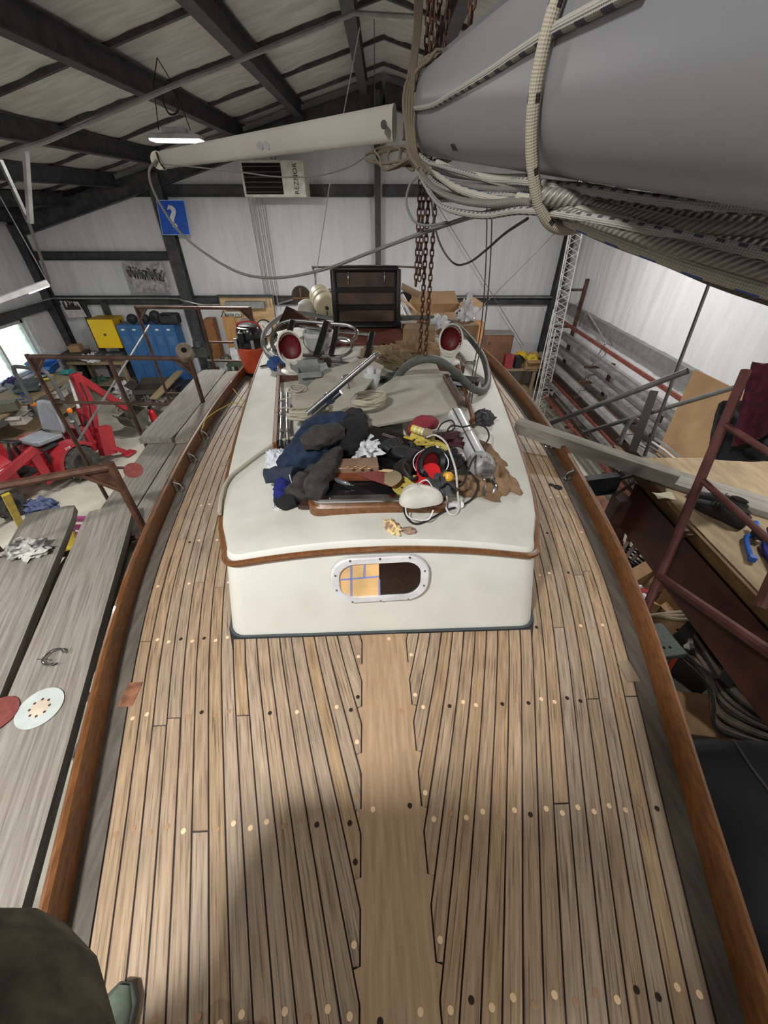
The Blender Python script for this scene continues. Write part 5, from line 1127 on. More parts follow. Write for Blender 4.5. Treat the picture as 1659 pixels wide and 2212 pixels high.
wallbox('wiring_trough', 484, 652, 572, 667, 11.55, .15, egrey, 'long grey wiring trough at the top of the plywood board', 'electrical box')
wallbox('breaker_box', 519, 690, 554, 724, 11.58, .12, egrey, 'grey breaker box on the plywood beside the clock', 'electrical box')
t = wallbox('warning_sign', 478, 673, 521, 685, 11.68, .02, M('sign_offwhite', (206, 206, 200), .5, bump=0), 'small white KEEP OUT warning sign on the plywood', 'sign'); c0 = PY(502, 682, 11.66); text_part('KEEP OUT', .11, M('print_black', (34, 34, 34)), t, frame(c0+Vector((.06, -.0, .0)), (1, 0, 0), (0, 0, 1)), 'lettering', .002, sx=1.1)
c1 = PY(502, 676, 11.66); text_part('DANGER', .07, M('print_black', (34, 34, 34)), t, frame(c1+Vector((.08, 0, .0)), (1, 0, 0), (0, 0, 1)), 'lettering', .002) if False else None
c1 = PY(484, 680, 11.66); g_ = G(); g_.tube([c1+Vector((-.09, 0, -.06)), c1+Vector((.09, 0, -.06)), c1+Vector((0, 0, .09)), c1+Vector((-.09, 0, -.06))], .012, 4); g_.part('triangle_symbol', M('print_black', (34, 34, 34)), t)
ck = thing('wall_clock', 'round white wall clock with a black rim on the plywood board', 'clock', PY(573, 735, 11.6)); cc = PY(572, 708, 11.62); R_ = .22
g_ = G(); g_.lathe([(0, 0), (R_, 0), (R_, .05), (R_-.02, .05), (R_-.02, .02), (0, .02)], cc, (0, -1, 0), 32); g_.part('rim', black_plastic, ck); g_ = G(); g_.cyl(cc+Vector((0, -.015, 0)), cc+Vector((0, -.025, 0)), R_-.02, n=32); g_.part('dial', M('dial_white', (232, 230, 224), .5, bump=0), ck)
g_ = G(); g_.bar(cc+Vector((0, -.03, 0)), cc+Vector((-.05, -.03, .09)), .012, .006, up=(0, 1, 0)); g_.bar(cc+Vector((0, -.03, 0)), cc+Vector((.04, -.03, -.13)), .01, .006, up=(0, 1, 0))
for i in range(12): a = 2*pi*i/12; g_.box(cc+Vector((cos(a)*.16, -.028, sin(a)*.16)), (.012, .004, .02))
g_.part('hands_and_marks', M('print_black', (34, 34, 34)), ck)
t = wallbox('wooden_cabinet', 438, 690, 480, 775, 11.5, .3, M('cabinet_wood', (146, 100, 62), .5, col2=(120, 78, 46), scale=5, stretch=(6, 6, 1), bump=.1), 'brown wooden wall cabinet left of the plywood panel', 'cabinet')
g_ = G(); a = PY(501, 722, 11.6); g_.box(a, (.34, .04, .9)); g_.thing('plywood_sheet', M('amber_ply', (190, 146, 92), .6, col2=(168, 124, 74), scale=4, stretch=(3, 1, .7), bump=.05), 'amber plywood panel beside the breaker box', 'board')
cbox('paper_carton', (PY(502, 740, 11.2).x, 11.2, .92), (.2, .15, .36), plastic_white, 'white carton standing behind the vacuum', 'carton')
bench('workbench', 'dark green bench against the back wall behind the vacuum', -4.4, -2.0, 10.9, 11.5, .92, M('green_bench', (62, 78, 58), .6, bump=.1))
crumple('pot', (PY(482, 750, 11.2).x, 11.2, .925), (.3, .3, .25), M('scrap_grey', (120, 114, 104)), 'rusty pot on the dark green bench', 'pot', 31, .1)
# bits on the floor between and below the near planks
jeans = M('denim', (92, 104, 138), .9, col2=(70, 80, 112), scale=20, bump=.3)
crumple('bundle', PZ(88, 1100, .0), (.5, .4, .25), jeans, 'bundle of blue denim beyond the leftmost plank', 'clothing', 40, .4)
ld = thing('step_ladder', 'yellow fibreglass step ladder below the near planks', 'ladder', PZ(150, 1215, .0)); lym = M('ladder_yellow', (206, 176, 40), .5, bump=.05)
for (x0, y0, x1, y1) in ((12, 1068, 60, 1165), (150, 1150, 235, 1440)):
    g_ = G(); g_.bar(PZ(x0, y0, 1.7), PZ(x1, y1, .3), .08, .03); g_.part('rail', lym, ld)
g_ = G()
for k in range(4): a = PZ(150, 1150, 1.7).lerp(PZ(235, 1440, .3), .1+.25*k); g_.box(a+Vector((-.25, 0, 0)), (.5, .1, .03))
g_.part('step', lym, ld)
mg = thing('folding_trestle', 'magenta metal trestle glimpsed between two planks', 'trestle', PZ(175, 1130, 0)); mgm = M('magenta_steel', (150, 60, 112), .5, bump=.1)
for dy in (0, 18, 34): g_ = G(); g_.bar(PZ(140, 1120+dy, .9-.2*dy/18), PZ(215, 1122+dy, .9-.2*dy/18), .06, .06); g_.part('bar', mgm, mg)
g_ = G(); g_.bar(PZ(150, 1125, .9), PZ(165, 1175, .0), .05, .05); g_.bar(PZ(205, 1125, .9), PZ(200, 1175, .0), .05, .05); g_.part('leg', mgm, mg)
for k, (x0, y0, x1, y1) in enumerate(((205, 1330, 290, 1300), (60, 1350, 110, 1320), (190, 1440, 260, 1420), (60, 1400, 110, 1390))):
    g_ = G(); g_.tube([PZ(x0, y0, 2.3), PZ(x1, y1, 2.3)], .02, 8); g_.part('scaffold_tube', [rusty, alum, pipe_grey, rusty][k], t_scafc)
g_ = G(); g_.tube([PZ(190, 1500, 2.5), PZ(200, 1530, 2.5), PZ(180, 1590, 2.5), PZ(160, 1640, 2.5)], .015, 8, 5); g_.part('bent_tube', alum, t_scafc)
# ================================================================ RIGHT SIDE
pf = thing('work_platform', 'plywood-floored work platform on the right beside the boat', 'platform', (2.9, .9, 2.6)); ply_d = M('dusty_plywood', (168, 148, 116), .8, col2=(142, 122, 94), scale=4, stretch=(4, 1, 1), bump=.15, detail=7)
for (y0, y1) in ((-1.4, .62), (.625, 2.45)):
    g_ = G(); g_.box((3.05, (y0+y1)/2, 2.935), (2.5, y1-y0, .025)); g_.part('floor_sheet', ply_d, pf)
g_ = G(); g_.box((1.80, .6, 2.905), (.05, 4.1, .07)); g_.part('edge_timber', M('edge_timber', (128, 98, 58), .7, col2=(100, 74, 42), scale=6, stretch=(8, 1, 4), bump=.2), pf, bevel=.004)
g_ = G(); g_.bar((1.765, -1.5, 2.70), (1.765, 2.22, 2.70), .012, .34); g_.bar((1.80, -1.5, 2.53), (1.80, 2.22, 2.53), .08, .012); g_.bar((1.80, -1.5, 2.865), (1.80, 2.22, 2.865), .08, .01); g_.part('edge_beam', brown_steel, pf)
g_ = G(); g_.ibeam((4.1, -1.5, 2.70), (4.1, 2.7, 2.70), .09, .34, .012); g_.part('edge_beam', brown_steel, pf)
for (x, y) in ((1.74, 2.15), (1.74, -1.3), (4.1, 2.5), (4.1, -1.3)):
    g_ = G(); g_.tube([(x, y, 2.55), (x, y, 0)], .04, 8); g_.part('post', brown_steel, pf)
g_ = G(); g_.box((1.70, 2.2, 2.62), (.1, .1, .3)); g_.tube([(1.62, 2.18, 2.80), (1.66, 2.12, 2.95)], .012, 6); g_.tube([(1.66, 2.24, 2.9), (1.76, 2.2, 2.98)], .012, 6); g_.part('bracket', rust2, pf, bevel=.004)
t = thing('steel_channel', 'black steel channel bridging from the hull to the platform beam', 'channel', PZ(1295, 1030, 2.75)); g_ = G(); a, b = PZ(1236, 1032, 2.86), PZ(1350, 1018, 2.86); g_.ibeam(a-Vector((0, 0, .1)), b-Vector((0, 0, .1)), .06, .15, .01); g_.part('web', M('black_steel', (40, 42, 44), .5, .3, bump=.1), t)
timber_m = M('grey_timber', (138, 126, 106), .85, col2=(104, 92, 74), scale=6, stretch=(6, 6, 6), bump=.5, detail=8)
a, b = PZ(1119, 905, 3.185), PZ(1470, 1022, 3.07); d_ = (b-a).normalized()
t = board(a-Vector((0, 0, 0)), b, .10, .085, 'square weathered timber lying from the toe rail to the platform', 'timber', name='timber')
board(PZ(1400, 1010, 2.99), PZ(1760, 1118, 2.99), .2, .035, 'grey board lying across the platform behind the shoes', name='board')
g_ = G(); g_.tube([D(1180, 918, 3.35), D(1486, 801, 2.45)], .020, 12, caps=False); g_.tube([D(1184, 916, 3.35), D(1484, 802, 2.45)], .016, 12, caps=False); g_.thing('pipe', pipe_grey, 'grey pipe with an open end rising to the right of the timber', 'pipe')
G().tube([D(1258, 936, 3.3), D(1400, 893, 2.95), D(1660, 815, 2.45)], .017, 10).thing('pipe', pipe_grey, 'longer grey handrail pipe passing in front of the plywood sheet', 'pipe')
g_ = G(); g_.bar(D(1413, 845, 2.72), D(1366, 975, 2.80), .05, .03); g_.thing('post', M('dark_post', (70, 70, 68), .6, .2, bump=.1), 'short dark flat post holding the two grey pipes', 'post')
G().tube([D(1532, 612, 2.75), D(1392, 985, 2.9)], .012, 8).thing('rod', M('dark_post', (70, 70, 68)), 'thin dark rod slanting up in front of the white wall', 'rod')
g_ = G(); g_.tube([D(1338, 960, 2.9), D(1352, 925, 2.88), D(1372, 905, 2.86), D(1385, 930, 2.86), D(1368, 975, 2.88)], .016, 8, 4); g_.thing('pipe_clamp', pipe_grey, 'grey bent pipe bracket beside the timber end', 'bracket')
# guard rail of the platform
gr = thing('guard_rail', 'rusty red guard rail with leaning posts along the platform edge', 'guard rail', PZ(1425, 1245, 2.75)); rr_m = M('red_rust', (104, 62, 56), .55, .3, col2=(88, 48, 44), scale=12, bump=.25)
pb_, pt_ = PZ(1425, 1245, 2.76), PZ(1612, 800, 3.74); dv = pt_-pb_
g_ = G(); g_.tube([pb_-dv*.32, pt_], .024, 10); g_.part('post', rr_m, gr)
r1 = pb_.lerp(pt_, .50); g_ = G(); g_.tube([r1, PX(1700, 1202, 1.70)], .016, 8); g_.part('rail', rr_m, gr)
r2 = pb_.lerp(pt_, .76); g_ = G(); g_.tube([r2, PX(1700, 1003, 1.78)], .016, 8); g_.part('rail', rr_m, gr)
g_ = G(); g_.tube([pb_, PX(1700, 1435, 1.50)], .024, 10); g_.part('bottom_tube', rr_m, gr)
g_ = G(); g_.tube([PX(1640, 1312, 1.53), PX(1720, 1140, 1.66)], .022, 10); g_.part('post', rr_m, gr)
c0 = pb_.lerp(pt_, .23); g_ = G(); g_.box(c0+Vector((.03, 0, 0)), (.03, .03, .05)); g_.cyl(c0+Vector((.03, -.02, 0)), c0+Vector((.07, -.02, 0)), .008, n=8); g_.part('clip', rust2, gr, bevel=.004)
# clothes hung on it
def drape(corners, dep, seed, thick=.03, nu=22, nv=26, amp=.05, fr=7.0, cut=None):
    # cloth sheet between four pixel corners (tl, tr, br, bl), hanging at a real depth, with vertical folds
    c = [D(x, y, dd) for (x, y), dd in zip(corners, dep)]; nrm = (c[1]-c[0]).cross(c[3]-c[0]).normalized(); g_ = G()
    def f(a, b):
        p = c[0].lerp(c[1], a).lerp(c[3].lerp(c[2], a), b)
        w_ = sin(a*fr+noise.noise(Vector((a*2, b, seed)))*3)*amp*(.3+.7*b)+noise.noise(Vector((a*4, b*4, seed+9)))*amp
        e = noise.noise(Vector((b*5, seed, a)))*.03
        return p+nrm*w_+(c[1]-c[0])*e+(c[3]-c[0])*(noise.noise(Vector((a*5, seed+3, 0)))*.05*b)
    g_.grid(f, nu, nv, nrm*thick); return g_
drape([(1552, 872), (1700, 868), (1710, 1010), (1532, 985)], (2.2, 2.1, 2.1, 2.2), 3, .05).thing('jacket', M('black_cloth', (30, 30, 33), .9, col2=(20, 20, 23), scale=20, bump=.2), 'black jacket hanging from the guard rail at the right edge', 'jacket', ang=80)
drape([(1622, 788), (1720, 800), (1700, 930), (1578, 965)], (2.0, 1.9, 1.9, 2.04), 5, .05).thing('sweater', M('maroon_cloth', (86, 24, 46), .95, col2=(60, 16, 34), scale=24, bump=.25), 'dark maroon sweater slung over the top of the guard rail', 'sweater', ang=80)
# shoes, clamps, paper on the platform
def shoe(c_, rz, label, m1, m2, grp=None, s=1.0, side=1):
    t = thing('shoe', label, 'shoe', c_, rz, grp)
    def lens(y): return .038+.012*sin(pi*min(1, max(0, (y+.02)/.22)))-.012*(1 if y < .0 else 0)*0
    prof = [(-.0, .026), (.03, .036), (.09, .036), (.15, .044), (.21, .046), (.26, .036), (.285, .014)]
    g_ = G(); out = [(-w_, y, 0) for y, w_ in prof]+[(w_, y, 0) for y, w_ in reversed(prof)]; g_.prism([(x*s*1.05, y*s, 0) for x, y, _ in out], (0, 0, 0), (0, 0, .026*s)); g_.part('sole', m2, t, world=False, bevel=.004)
    g_ = G(); n_ = 16; rings = []
    hts = [(-.0, .085, .024), (.03, .10, .034), (.08, .095, .034), (.11, .098, .036), (.15, .085, .042), (.20, .062, .044), (.25, .048, .034), (.28, .035, .012)]
    for y, h, w_ in hts: rings.append([(w_*cos(pi*j/n_)*s, y*s, (.024+(h-.024)*sin(pi*j/n_)**.8)*s) for j in range(n_+1)])
    vs = [v for r in rings for v in r]; m = n_+1
    g_.add(vs, [(i*m+j, (i+1)*m+j, (i+1)*m+j+1, i*m+j+1) for i in range(len(hts)-1) for j in range(n_)]+[tuple(range(m))]); g_.part('upper', m1, t, world=False)
    g_ = G(); g_.lathe([(.026*s, 0), (.03*s, .004), (.024*s, .008), (0, .002)], (0, .055*s, .098*s), (0, 0, 1), 14, 1.5); g_.part('collar', M('hole_black', (14, 12, 12)), t, world=False)
    g_ = G()
    for k in range(5): y = (.12+.018*k)*s; z = (.103-.009*k)*s; g_.tube([(-.018*s, y, z-.004), (0, y+.004, z+.001), (.018*s, y, z-.004)], .0028*s, 5)
    g_.part('laces', m2 if m1 != m2 else m1, t, world=False)
    g_ = G(); g_.box((.044*s, .11*s, .055*s), (.004, .03*s, .005)); g_.box((.043*s, .17*s, .045*s), (.004, .012*s, .012*s)); g_.part('side_mark', M('pale_mark', (196, 198, 200), .5, bump=0), t, world=False); return t
bk = M('black_knit', (32, 32, 34), .7, col2=(22, 22, 24), scale=60, bump=.2); bk2 = M('black_sole', (24, 24, 25), .6, bump=.1)
a, b = PZ(1605, 1142, 2.95), PZ(1512, 1096, 2.95); rz = atan2(-(b-a).x, (b-a).y)
shoe(a, rz, 'black running shoe nearer the guard rail post on the platform', bk, bk2)
shoe(a+Vector((.06, .10, 0)), rz+.12, 'black running shoe lying behind its mate on the platform', bk, bk2)
blue_c = M('clamp_blue', (30, 96, 190), .35, bump=.02)
def spring_clamp(c_, rz, label, m_, s=1.0):
    t = thing('squeeze_clamp', label, 'clamp', c_, rz); g_ = G()
    g_.tube([(-.05*s, -.14*s, .02), (-.052*s, -.02*s, .02), (-.035*s, .05*s, .022), (.035*s, .05*s, .022), (.052*s, -.02*s, .02), (.05*s, -.14*s, .02)], .013*s, 8, 4)
    g_.box((-.045*s, -.15*s, .02), (.03*s, .03*s, .03)); g_.box((.045*s, -.15*s, .02), (.03*s, .03*s, .03)); g_.part('jaw_frame', m_, t, world=False)
    g_ = G(); g_.tube([(0, .04*s, .03), (.0, .16*s, .05)], .016*s, 8); g_.part('handle', m_, t, world=False); g_ = G(); g_.box((0, .06*s, .04), (.05*s, .05*s, .04)); g_.tube([(-.02, .02, .03), (.06*s, .09*s, .05)], .008, 6); g_.part('trigger', black_plastic, t, world=False, bevel=.006); return t
spring_clamp(PZ(1632, 1180, 2.95), -.5, 'bright blue squeeze clamp standing nearest the shoes', blue_c)
spring_clamp(PZ(1672, 1196, 2.95), -.4, 'darker blue squeeze clamp cut off by the right frame edge', M('clamp_navy', (28, 34, 120), .35, bump=.02))
g_ = G(); c0 = PZ(1434, 1072, 2.952); g_.grid(lambda a, b: c0+Vector(((a-.5)*.12, (b-.5)*.07, .006*sin(a*5+b*3)+.006)), 8, 5, (0, 0, .001)); g_.thing('paper_scrap', M('pale_paper', (232, 226, 196), .8, bump=0), 'torn scrap of pale paper on the platform edge', 'paper')
# plywood sheet leaning on the wall, steel rack with stock
t = thing('leaning_plywood', 'full sheet of tan plywood leaning against the right wall', 'board', (3.6, 4.9, 0)); T0 = PX(1500, 798, 4.02); T1 = PX(1655, 872, 4.02)
bl = PX(1412, 992, 3.80); dz_ = (T0.z-.95)/(T0.z-bl.z); B0 = T0+(bl-T0)*dz_; B1 = B0+(T1-T0)
g_ = G(); g_.prism([T0, T1, B1, B0], (0, 0, 0), Vector((.018, 0, 0))); g_.part('sheet', M('stained_plywood', (166, 136, 98), .7, col2=(130, 100, 68), scale=1.6, stretch=(1, 1, 1), bump=.1, detail=8), t)
sh = thing('sawhorse', 'brown sawhorse carrying the bottom edge of the leaning plywood', 'sawhorse', (B0.x, (B0.y+B1.y)/2, 0)); g_ = G(); g_.box((B0.x, (B0.y+B1.y)/2, .905), (.09, abs(B1.y-B0.y), .08)); g_.part('beam', bw, sh)
for yy in (B0.y-.1, B1.y+.1):
    for s_ in (-1, 1): g_ = G(); g_.bar((B0.x, yy, .9), (B0.x+s_*.2, yy, 0), .05, .04, up=(0, 1, 0)); g_.part('leg', bw, sh)
rk = thing('stock_rack', 'brown cantilever rack upright with arms along the right wall', 'rack', (4.55, 9.6, 0))
hs = [2.86, 2.08, 1.83, 1.52, 1.19, .86, .5]
for (y, zt, w_) in ((10.1, 3.08, .07), (7.9, 1.9, .06), (6.0, 1.7, .06)):
    g_ = G(); g_.bar((4.62, y, 0), (4.62, y, zt), w_, w_, up=(0, 1, 0)); g_.part('upright', rust2, rk)
    for z in hs:
        if z < zt: g_ = G(); g_.bar((4.62, y, z), (4.05, y, z), .04, .05); g_.part('arm', rust2, rk)
stk_g = M('stock_grey', (128, 128, 126), .55, .3, col2=(96, 96, 94), scale=8, bump=.1); stk_l = M('stock_light', (158, 158, 154), .5, .4, bump=.05); stk_r = M('stock_red', (128, 70, 58), .6, .2, col2=(96, 50, 42), scale=10, bump=.15); stk_b = M('stock_brown', (96, 76, 64), .6, .2, bump=.1); stk_v = M('stock_vivid', (186, 52, 42), .5, bump=.05)
stock = [(4.42, 2.135, .045, .06, stk_r, 10.6, 5.3, 'long red-brown angle on the upper arm of the rack', 'bar'), (4.28, 1.90, .10, .07, stk_g, 10.5, 5.0, 'wide grey channel on the second arm of the rack', 'chan'),
 (4.45, 1.91, .06, .08, stk_l, 10.2, 5.6, 'pale box section behind the grey channel on the second arm', 'bar'), (4.25, 1.60, .10, .09, stk_g, 10.6, 4.8, 'grey steel channel on the third arm of the rack', 'chan'), (4.42, 1.60, .07, .09, stk_l, 10.3, 4.9, 'pale grey tube section on the third arm of the rack', 'bar'),
 (4.16, 1.27, .11, .09, stk_l, 10.7, 4.6, 'light grey beam on the fourth arm, longest in the rack', 'chan'), (4.34, 1.26, .08, .07, stk_b, 10.2, 5.2, 'brown bar on the fourth arm behind the light beam', 'bar'), (4.5, 1.26, .06, .07, stk_g, 10.4, 5.0, 'grey bar nearest the wall on the fourth arm', 'bar'),
 (4.1, .935, .07, .08, stk_g, 10.2, 5.2, 'dark grey bar at the front of the fifth arm', 'bar'), (4.24, .93, .07, .07, stk_r, 10.2, 5.0, 'red-brown bar second on the fifth arm', 'bar'), (4.38, .93, .08, .07, stk_b, 10.0, 5.4, 'brown bar third on the fifth arm', 'bar'), (4.5, .93, .05, .07, stk_g, 10.3, 5.1, 'thin grey bar at the back of the fifth arm', 'bar'),
 (4.12, .565, .06, .06, stk_r, 9.6, 5.1, 'rusty bar at the front of the lowest arm', 'bar'), (4.26, .56, .06, .06, stk_b, 9.7, 5.0, 'brown bar in the middle of the lowest arm', 'bar'), (4.42, .56, .07, .06, stk_g, 9.6, 5.2, 'grey bar at the back of the lowest arm', 'bar')]
for (x, z, w_, h_, m_, y0, y1, lb, kd) in stock:
    g_ = G(); y1 = y1-1.4
    if kd == 'bar': g_.bar((x, y0, z), (x, y1, z), w_, h_)
    else: g_.bar((x, y0, z), (x, y1, z), .012, h_); g_.bar((x+w_/2, y0, z+h_/2), (x+w_/2, y1, z+h_/2), w_, .01); g_.bar((x+w_/2, y0, z-h_/2), (x+w_/2, y1, z-h_/2), w_, .01)
    g_.thing('steel_stock', m_, lb, 'steel bar', 'steel stock on the wall rack')
fl = [(3.9, stk_v, 'bright red strip'), (3.82, stk_b, 'brown strip'), (3.74, stk_g, 'grey strip'), (3.66, stk_r, 'dull red strip'), (3.58, stk_b, 'dark strip'), (3.5, stk_r, 'rust red strip'), (3.42, stk_v, 'vivid red angle'), (3.34, stk_g, 'dark grey strip')]
for k, (x, m_, nm) in enumerate(fl):
    g_ = G(); y0 = 9.2-.1*k; xx = x-.05+.3
    g_.bar((xx, y0, .05+.05*(k % 3)), (xx-.25, 4.6+.05*k, .05+.05*(k % 3)), .06, .08); g_.thing('steel_strip', m_, nm+' lying on the floor below the rack, '+['nearest the wall', 'second from the wall', 'third from the wall', 'fourth from the wall', 'fifth from the wall', 'third from the boat side', 'second from the boat side', 'nearest the boat'][k], 'steel strip', 'steel strips on the floor')
G().tube([(4.6, 8.9, .9), (4.6, 8.5, 2.0), (4.6, 8.4, 2.15), (4.6, 8.6, 2.22), (4.6, 9.6, 2.5)], .014, 6, 4).thing('bent_conduit', conduit_m, 'thin pale conduit bent over against the right wall', 'conduit')
for k in range(4):
    G().tube([D(1380+k*12, 962-k*5, 3.6), D(1420+k*8, 985-k*6, 3.4), D(1480+k*8, 1040-k*8, 3.1)], .010, 6).thing('tube', [chrome, pipe_grey, plastic_white, alum][k], ['shiny thin tube below the plywood sheet', 'grey thin tube below the plywood sheet', 'white thin tube below the plywood sheet', 'dull aluminium tube touching the plywood sheet'][k], 'tube', 'thin tubes before the plywood sheet')
lt = thing('lattice_tower', 'white triangular lattice tower section standing in the back right corner', 'tower', (4.0, 9.5, 0)); lw = M('lattice_white', (200, 200, 198), .5, .1, bump=.05)
bA, tA = Vector((4.06, 9.5, 0)), Vector((3.74, 9.5, 5.0)); off = [Vector((-.13, -.08, 0)), Vector((.13, -.08, 0)), Vector((0, .15, 0))]
for o_ in off: g_ = G(); g_.tube([bA+o_, tA+o_], .014, 6); g_.part('leg', lw, lt)
g_ = G()
for i in range(3):
    o1, o2 = off[i], off[(i+1) % 3]
    for k in range(20): p, q = bA.lerp(tA, k/20), bA.lerp(tA, (k+.5)/20); r = bA.lerp(tA, (k+1)/20); g_.tube([p+o1, q+o2], .007, 4); g_.tube([q+o2, r+o1], .007, 4)
g_.part('lacing', lw, lt, kind='stuff')
for k in range(3): g_ = G(); g_.tube([(3.75+.1*k, 9.3, 0), (3.72+.08*k, 9.35, 2.6-.2*k)], .012, 6); g_.thing('white_tube', lw, ['white tube leaning on the lattice tower, left one', 'white tube leaning on the lattice tower, middle one', 'white tube leaning on the lattice tower, right one'][k], 'tube')
crumple('orange_rag', (3.86, 9.25, 2.0), (.2, .15, .16), M('orange_rag', (214, 96, 60), .8, bump=.2), 'orange rag tied on the lattice tower', 'rag', 50) if False else None
# back right bench and its things
bench('workbench', 'workbench with a wooden cabinet against the back wall on the right', 2.2, 4.2, 10.6, 11.5, .9, M('bench_wood', (168, 148, 116)))
a = PY(1038, 785, 10.9); b = PY(1097, 785, 10.9); tp_z = PY(1050, 722, 10.9).z
t = thing('wooden_cabinet', 'small brown wooden cabinet with a grey top on the right-hand bench', 'cabinet', ((a.x+b.x)/2, 11.0, .9)); wcab = M('cabinet_wood', (146, 100, 62)); hgt = tp_z-.9
g_ = G(); g_.box(((a.x+b.x)/2, 11.05, .905+hgt/2), (b.x-a.x, .45, hgt)); g_.part('body', M('cab_brown', (120, 88, 70), .5, col2=(100, 72, 56), scale=5, bump=.1), t, bevel=.006); g_ = G(); g_.box(((a.x+b.x)/2, 10.82, .905+hgt/2), ((b.x-a.x)*.92, .02, hgt*.92)); dr = g_.part('door', M('cab_door', (132, 96, 76), .45, col2=(112, 80, 62), scale=5, stretch=(6, 1, 1), bump=.1), t, bevel=.003)
g_ = G(); g_.box((a.x+.12, 10.80, .905+hgt*.75), (.04, .02, .05)); g_.part('knob', chrome, dr); g_ = G(); g_.box(((a.x+b.x)/2, 11.05, .91+hgt), (b.x-a.x+.02, .47, .02)); g_.part('top', M('grey_top', (150, 146, 140), .6), t)
def onbench(x, y=10.9): return Vector((PY(x, 780, y).x, y, .905))
g_ = G(); c0 = onbench(1120, 10.95); g_.lathe([(.20, 0), (.19, .08), (.15, .18), (.08, .24), (0, .26)], c0+Vector((0, 0, .12)), (.2, -.3, 1), 20); g_.lathe([(.25, 0), (.25, .015), (.19, .02)], c0+Vector((0, 0, .12)), (.2, -.3, 1), 20); g_.thing('hard_hat', M('hat_yellow', (240, 196, 30), .35, bump=.02), 'yellow hard hat on the right-hand bench', 'hard hat')
cbox('carton', onbench(1098, 10.7), (.22, .2, .34), M('red_carton', (176, 66, 72), .6, bump=.02), 'small red and white carton beside the wooden cabinet', 'carton')
cbox('black_case', onbench(1118, 10.72), (.2, .2, .3), blk, 'small black case below the hard hat', 'case', .2)
cbox('cardboard_box', onbench(1150, 10.75), (.5, .35, .24), cardboard, 'open cardboard box at the right end of the back bench', 'box', .1, True)
crumple('yellow_cloth', onbench(1147, 10.75)+Vector((0, 0, .2)), (.3, .2, .16), M('yellow_cloth', (230, 206, 70), .8, bump=.2), 'yellow cloth spilling from the open box', 'cloth', 61)
crumple('tool_bag', onbench(1168, 10.9), (.3, .3, .25), M('red_bag', (160, 70, 60), .8, bump=.2), 'small reddish bag beside the lattice tower', 'bag', 62)
crumple('grinder', onbench(1066, 10.62), (.3, .14, .12), dg, 'grey hand grinder at the front edge of the back bench', 'tool', 63)
cbox('cardboard_box', (1.95, 10.9, .0), (.45, .4, 1.0), cardboard, 'tall cardboard box left of the right-hand bench', 'box', 0)
g_ = G(); a, b = PY(1010, 700, 9.6), PY(1036, 790, 9.6)
cbox('tan_carton', (a.x+.15, 9.8, 0), (.5, .4, a.z), M('tan_carton', (190, 136, 84), .8, bump=.05), 'tall tan carton left of the wooden cabinet', 'carton')
# clutter on the ground between the hull and the platform
t = thing('rusty_sheet', 'rust brown steel sheet lying on trestle legs below the platform', 'sheet', PZ(1315, 1120, .8)); g_ = G(); c4 = [PZ(1268, 1068, 1.0), PZ(1300, 1064, 1.0), PZ(1357, 1142, 1.0), PZ(1322, 1166, 1.0), PZ(1288, 1150, 1.0)]
g_.prism(c4, (0, 0, 0), (0, 0, -.03)); g_.part('sheet', M('rust_sheet', (124, 82, 56), .8, .1, col2=(84, 52, 36), scale=5, bump=.3), t)
for (x, y) in ((1290, 1080), (1345, 1145)): g_ = G(); p = PZ(x, y, .97); g_.bar(p, (p.x+.25, p.y+.1, 0), .05, .05); g_.bar(p, (p.x-.2, p.y-.1, 0), .05, .05); g_.part('trestle_leg', rust2, t)
g_ = G(); a, b = PZ(1395, 1115, .6), PZ(1345, 1180, .6); t = thing('folding_stand', 'dark folding stand lying below the platform beam', 'stand', a)
for dx in (0, .18, .36): g_ = G(); g_.bar(a+Vector((dx, 0, 0)), b+Vector((dx*.7, 0, -.3)), .05, .04); g_.part('leg', rust2, t)
cc_ = thing('cable_coil', 'coil of black cables on the ground beside the hull', 'cable', PZ(1350, 1235, .1)); c0 = PZ(1345, 1240, .25)
for k in range(7): rr_ = random.Random(k); R_ = .28+.03*k; g_ = G(); g_.tube([c0+Vector((cos(a)*R_, sin(a)*R_*1.3, .03*k-.1+.02*sin(3*a+k))) for a in [2*pi*i/16 for i in range(16)]], .014, 6, closed=True); g_.part('cable', black_rubber, cc_)
cb1 = cbox('cardboard_box', PZ(1398, 1300, .25), (.5, .4, .3), cardboard, 'open cardboard box of bottles on the ground', 'box', .5, True)
for k, (x, y, m_, lb) in enumerate(((1368, 1270, plastic_white, 'white round bottle farther in the cardboard box'), (1386, 1292, plastic_white, 'white bottle lying nearest in the cardboard box'), (1384, 1280, M('red_cap', (170, 50, 50), .5), 'red bottle between the two white ones'))):
    c0 = PZ(x, y, .58); g_ = G(); g_.lathe([(.05, -.1), (.06, -.06), (.06, .04), (.03, .07), (.025, .1), (0, .1)], c0, (.5, -.3, .5), 14); g_.thing('bottle', m_, lb, 'bottle')
cbox('cardboard_box', PZ(1440, 1352, .0), (.5, .4, .85), cardboard, 'flat-topped cardboard box behind the grey machine plate', 'box', .5)
t = thing('machine_stand', 'grey green steel plate with holes on bright orange legs', 'stand', PZ(1415, 1400, 0)); c0 = PZ(1408, 1388, 1.0); sgm = M('hammer_grey', (116, 124, 116), .45, .3, col2=(96, 104, 98), scale=30, bump=.15)
g_ = G(); g_.box(c0, (.46, .36, .07), rz=.15); pl_ = g_.part('plate', sgm, t, bevel=.008)
for (dx, dy, r_) in ((.05, .08, .035), (.06, -.08, .014), (.12, -.075, .014), (-.12, -.02, .07)): g_ = G(); g_.cyl(c0+Vector((dx, dy, .034)), c0+Vector((dx, dy, .037)), r_, n=16); g_.part('hole', M('hole_black', (14, 12, 12)), pl_)
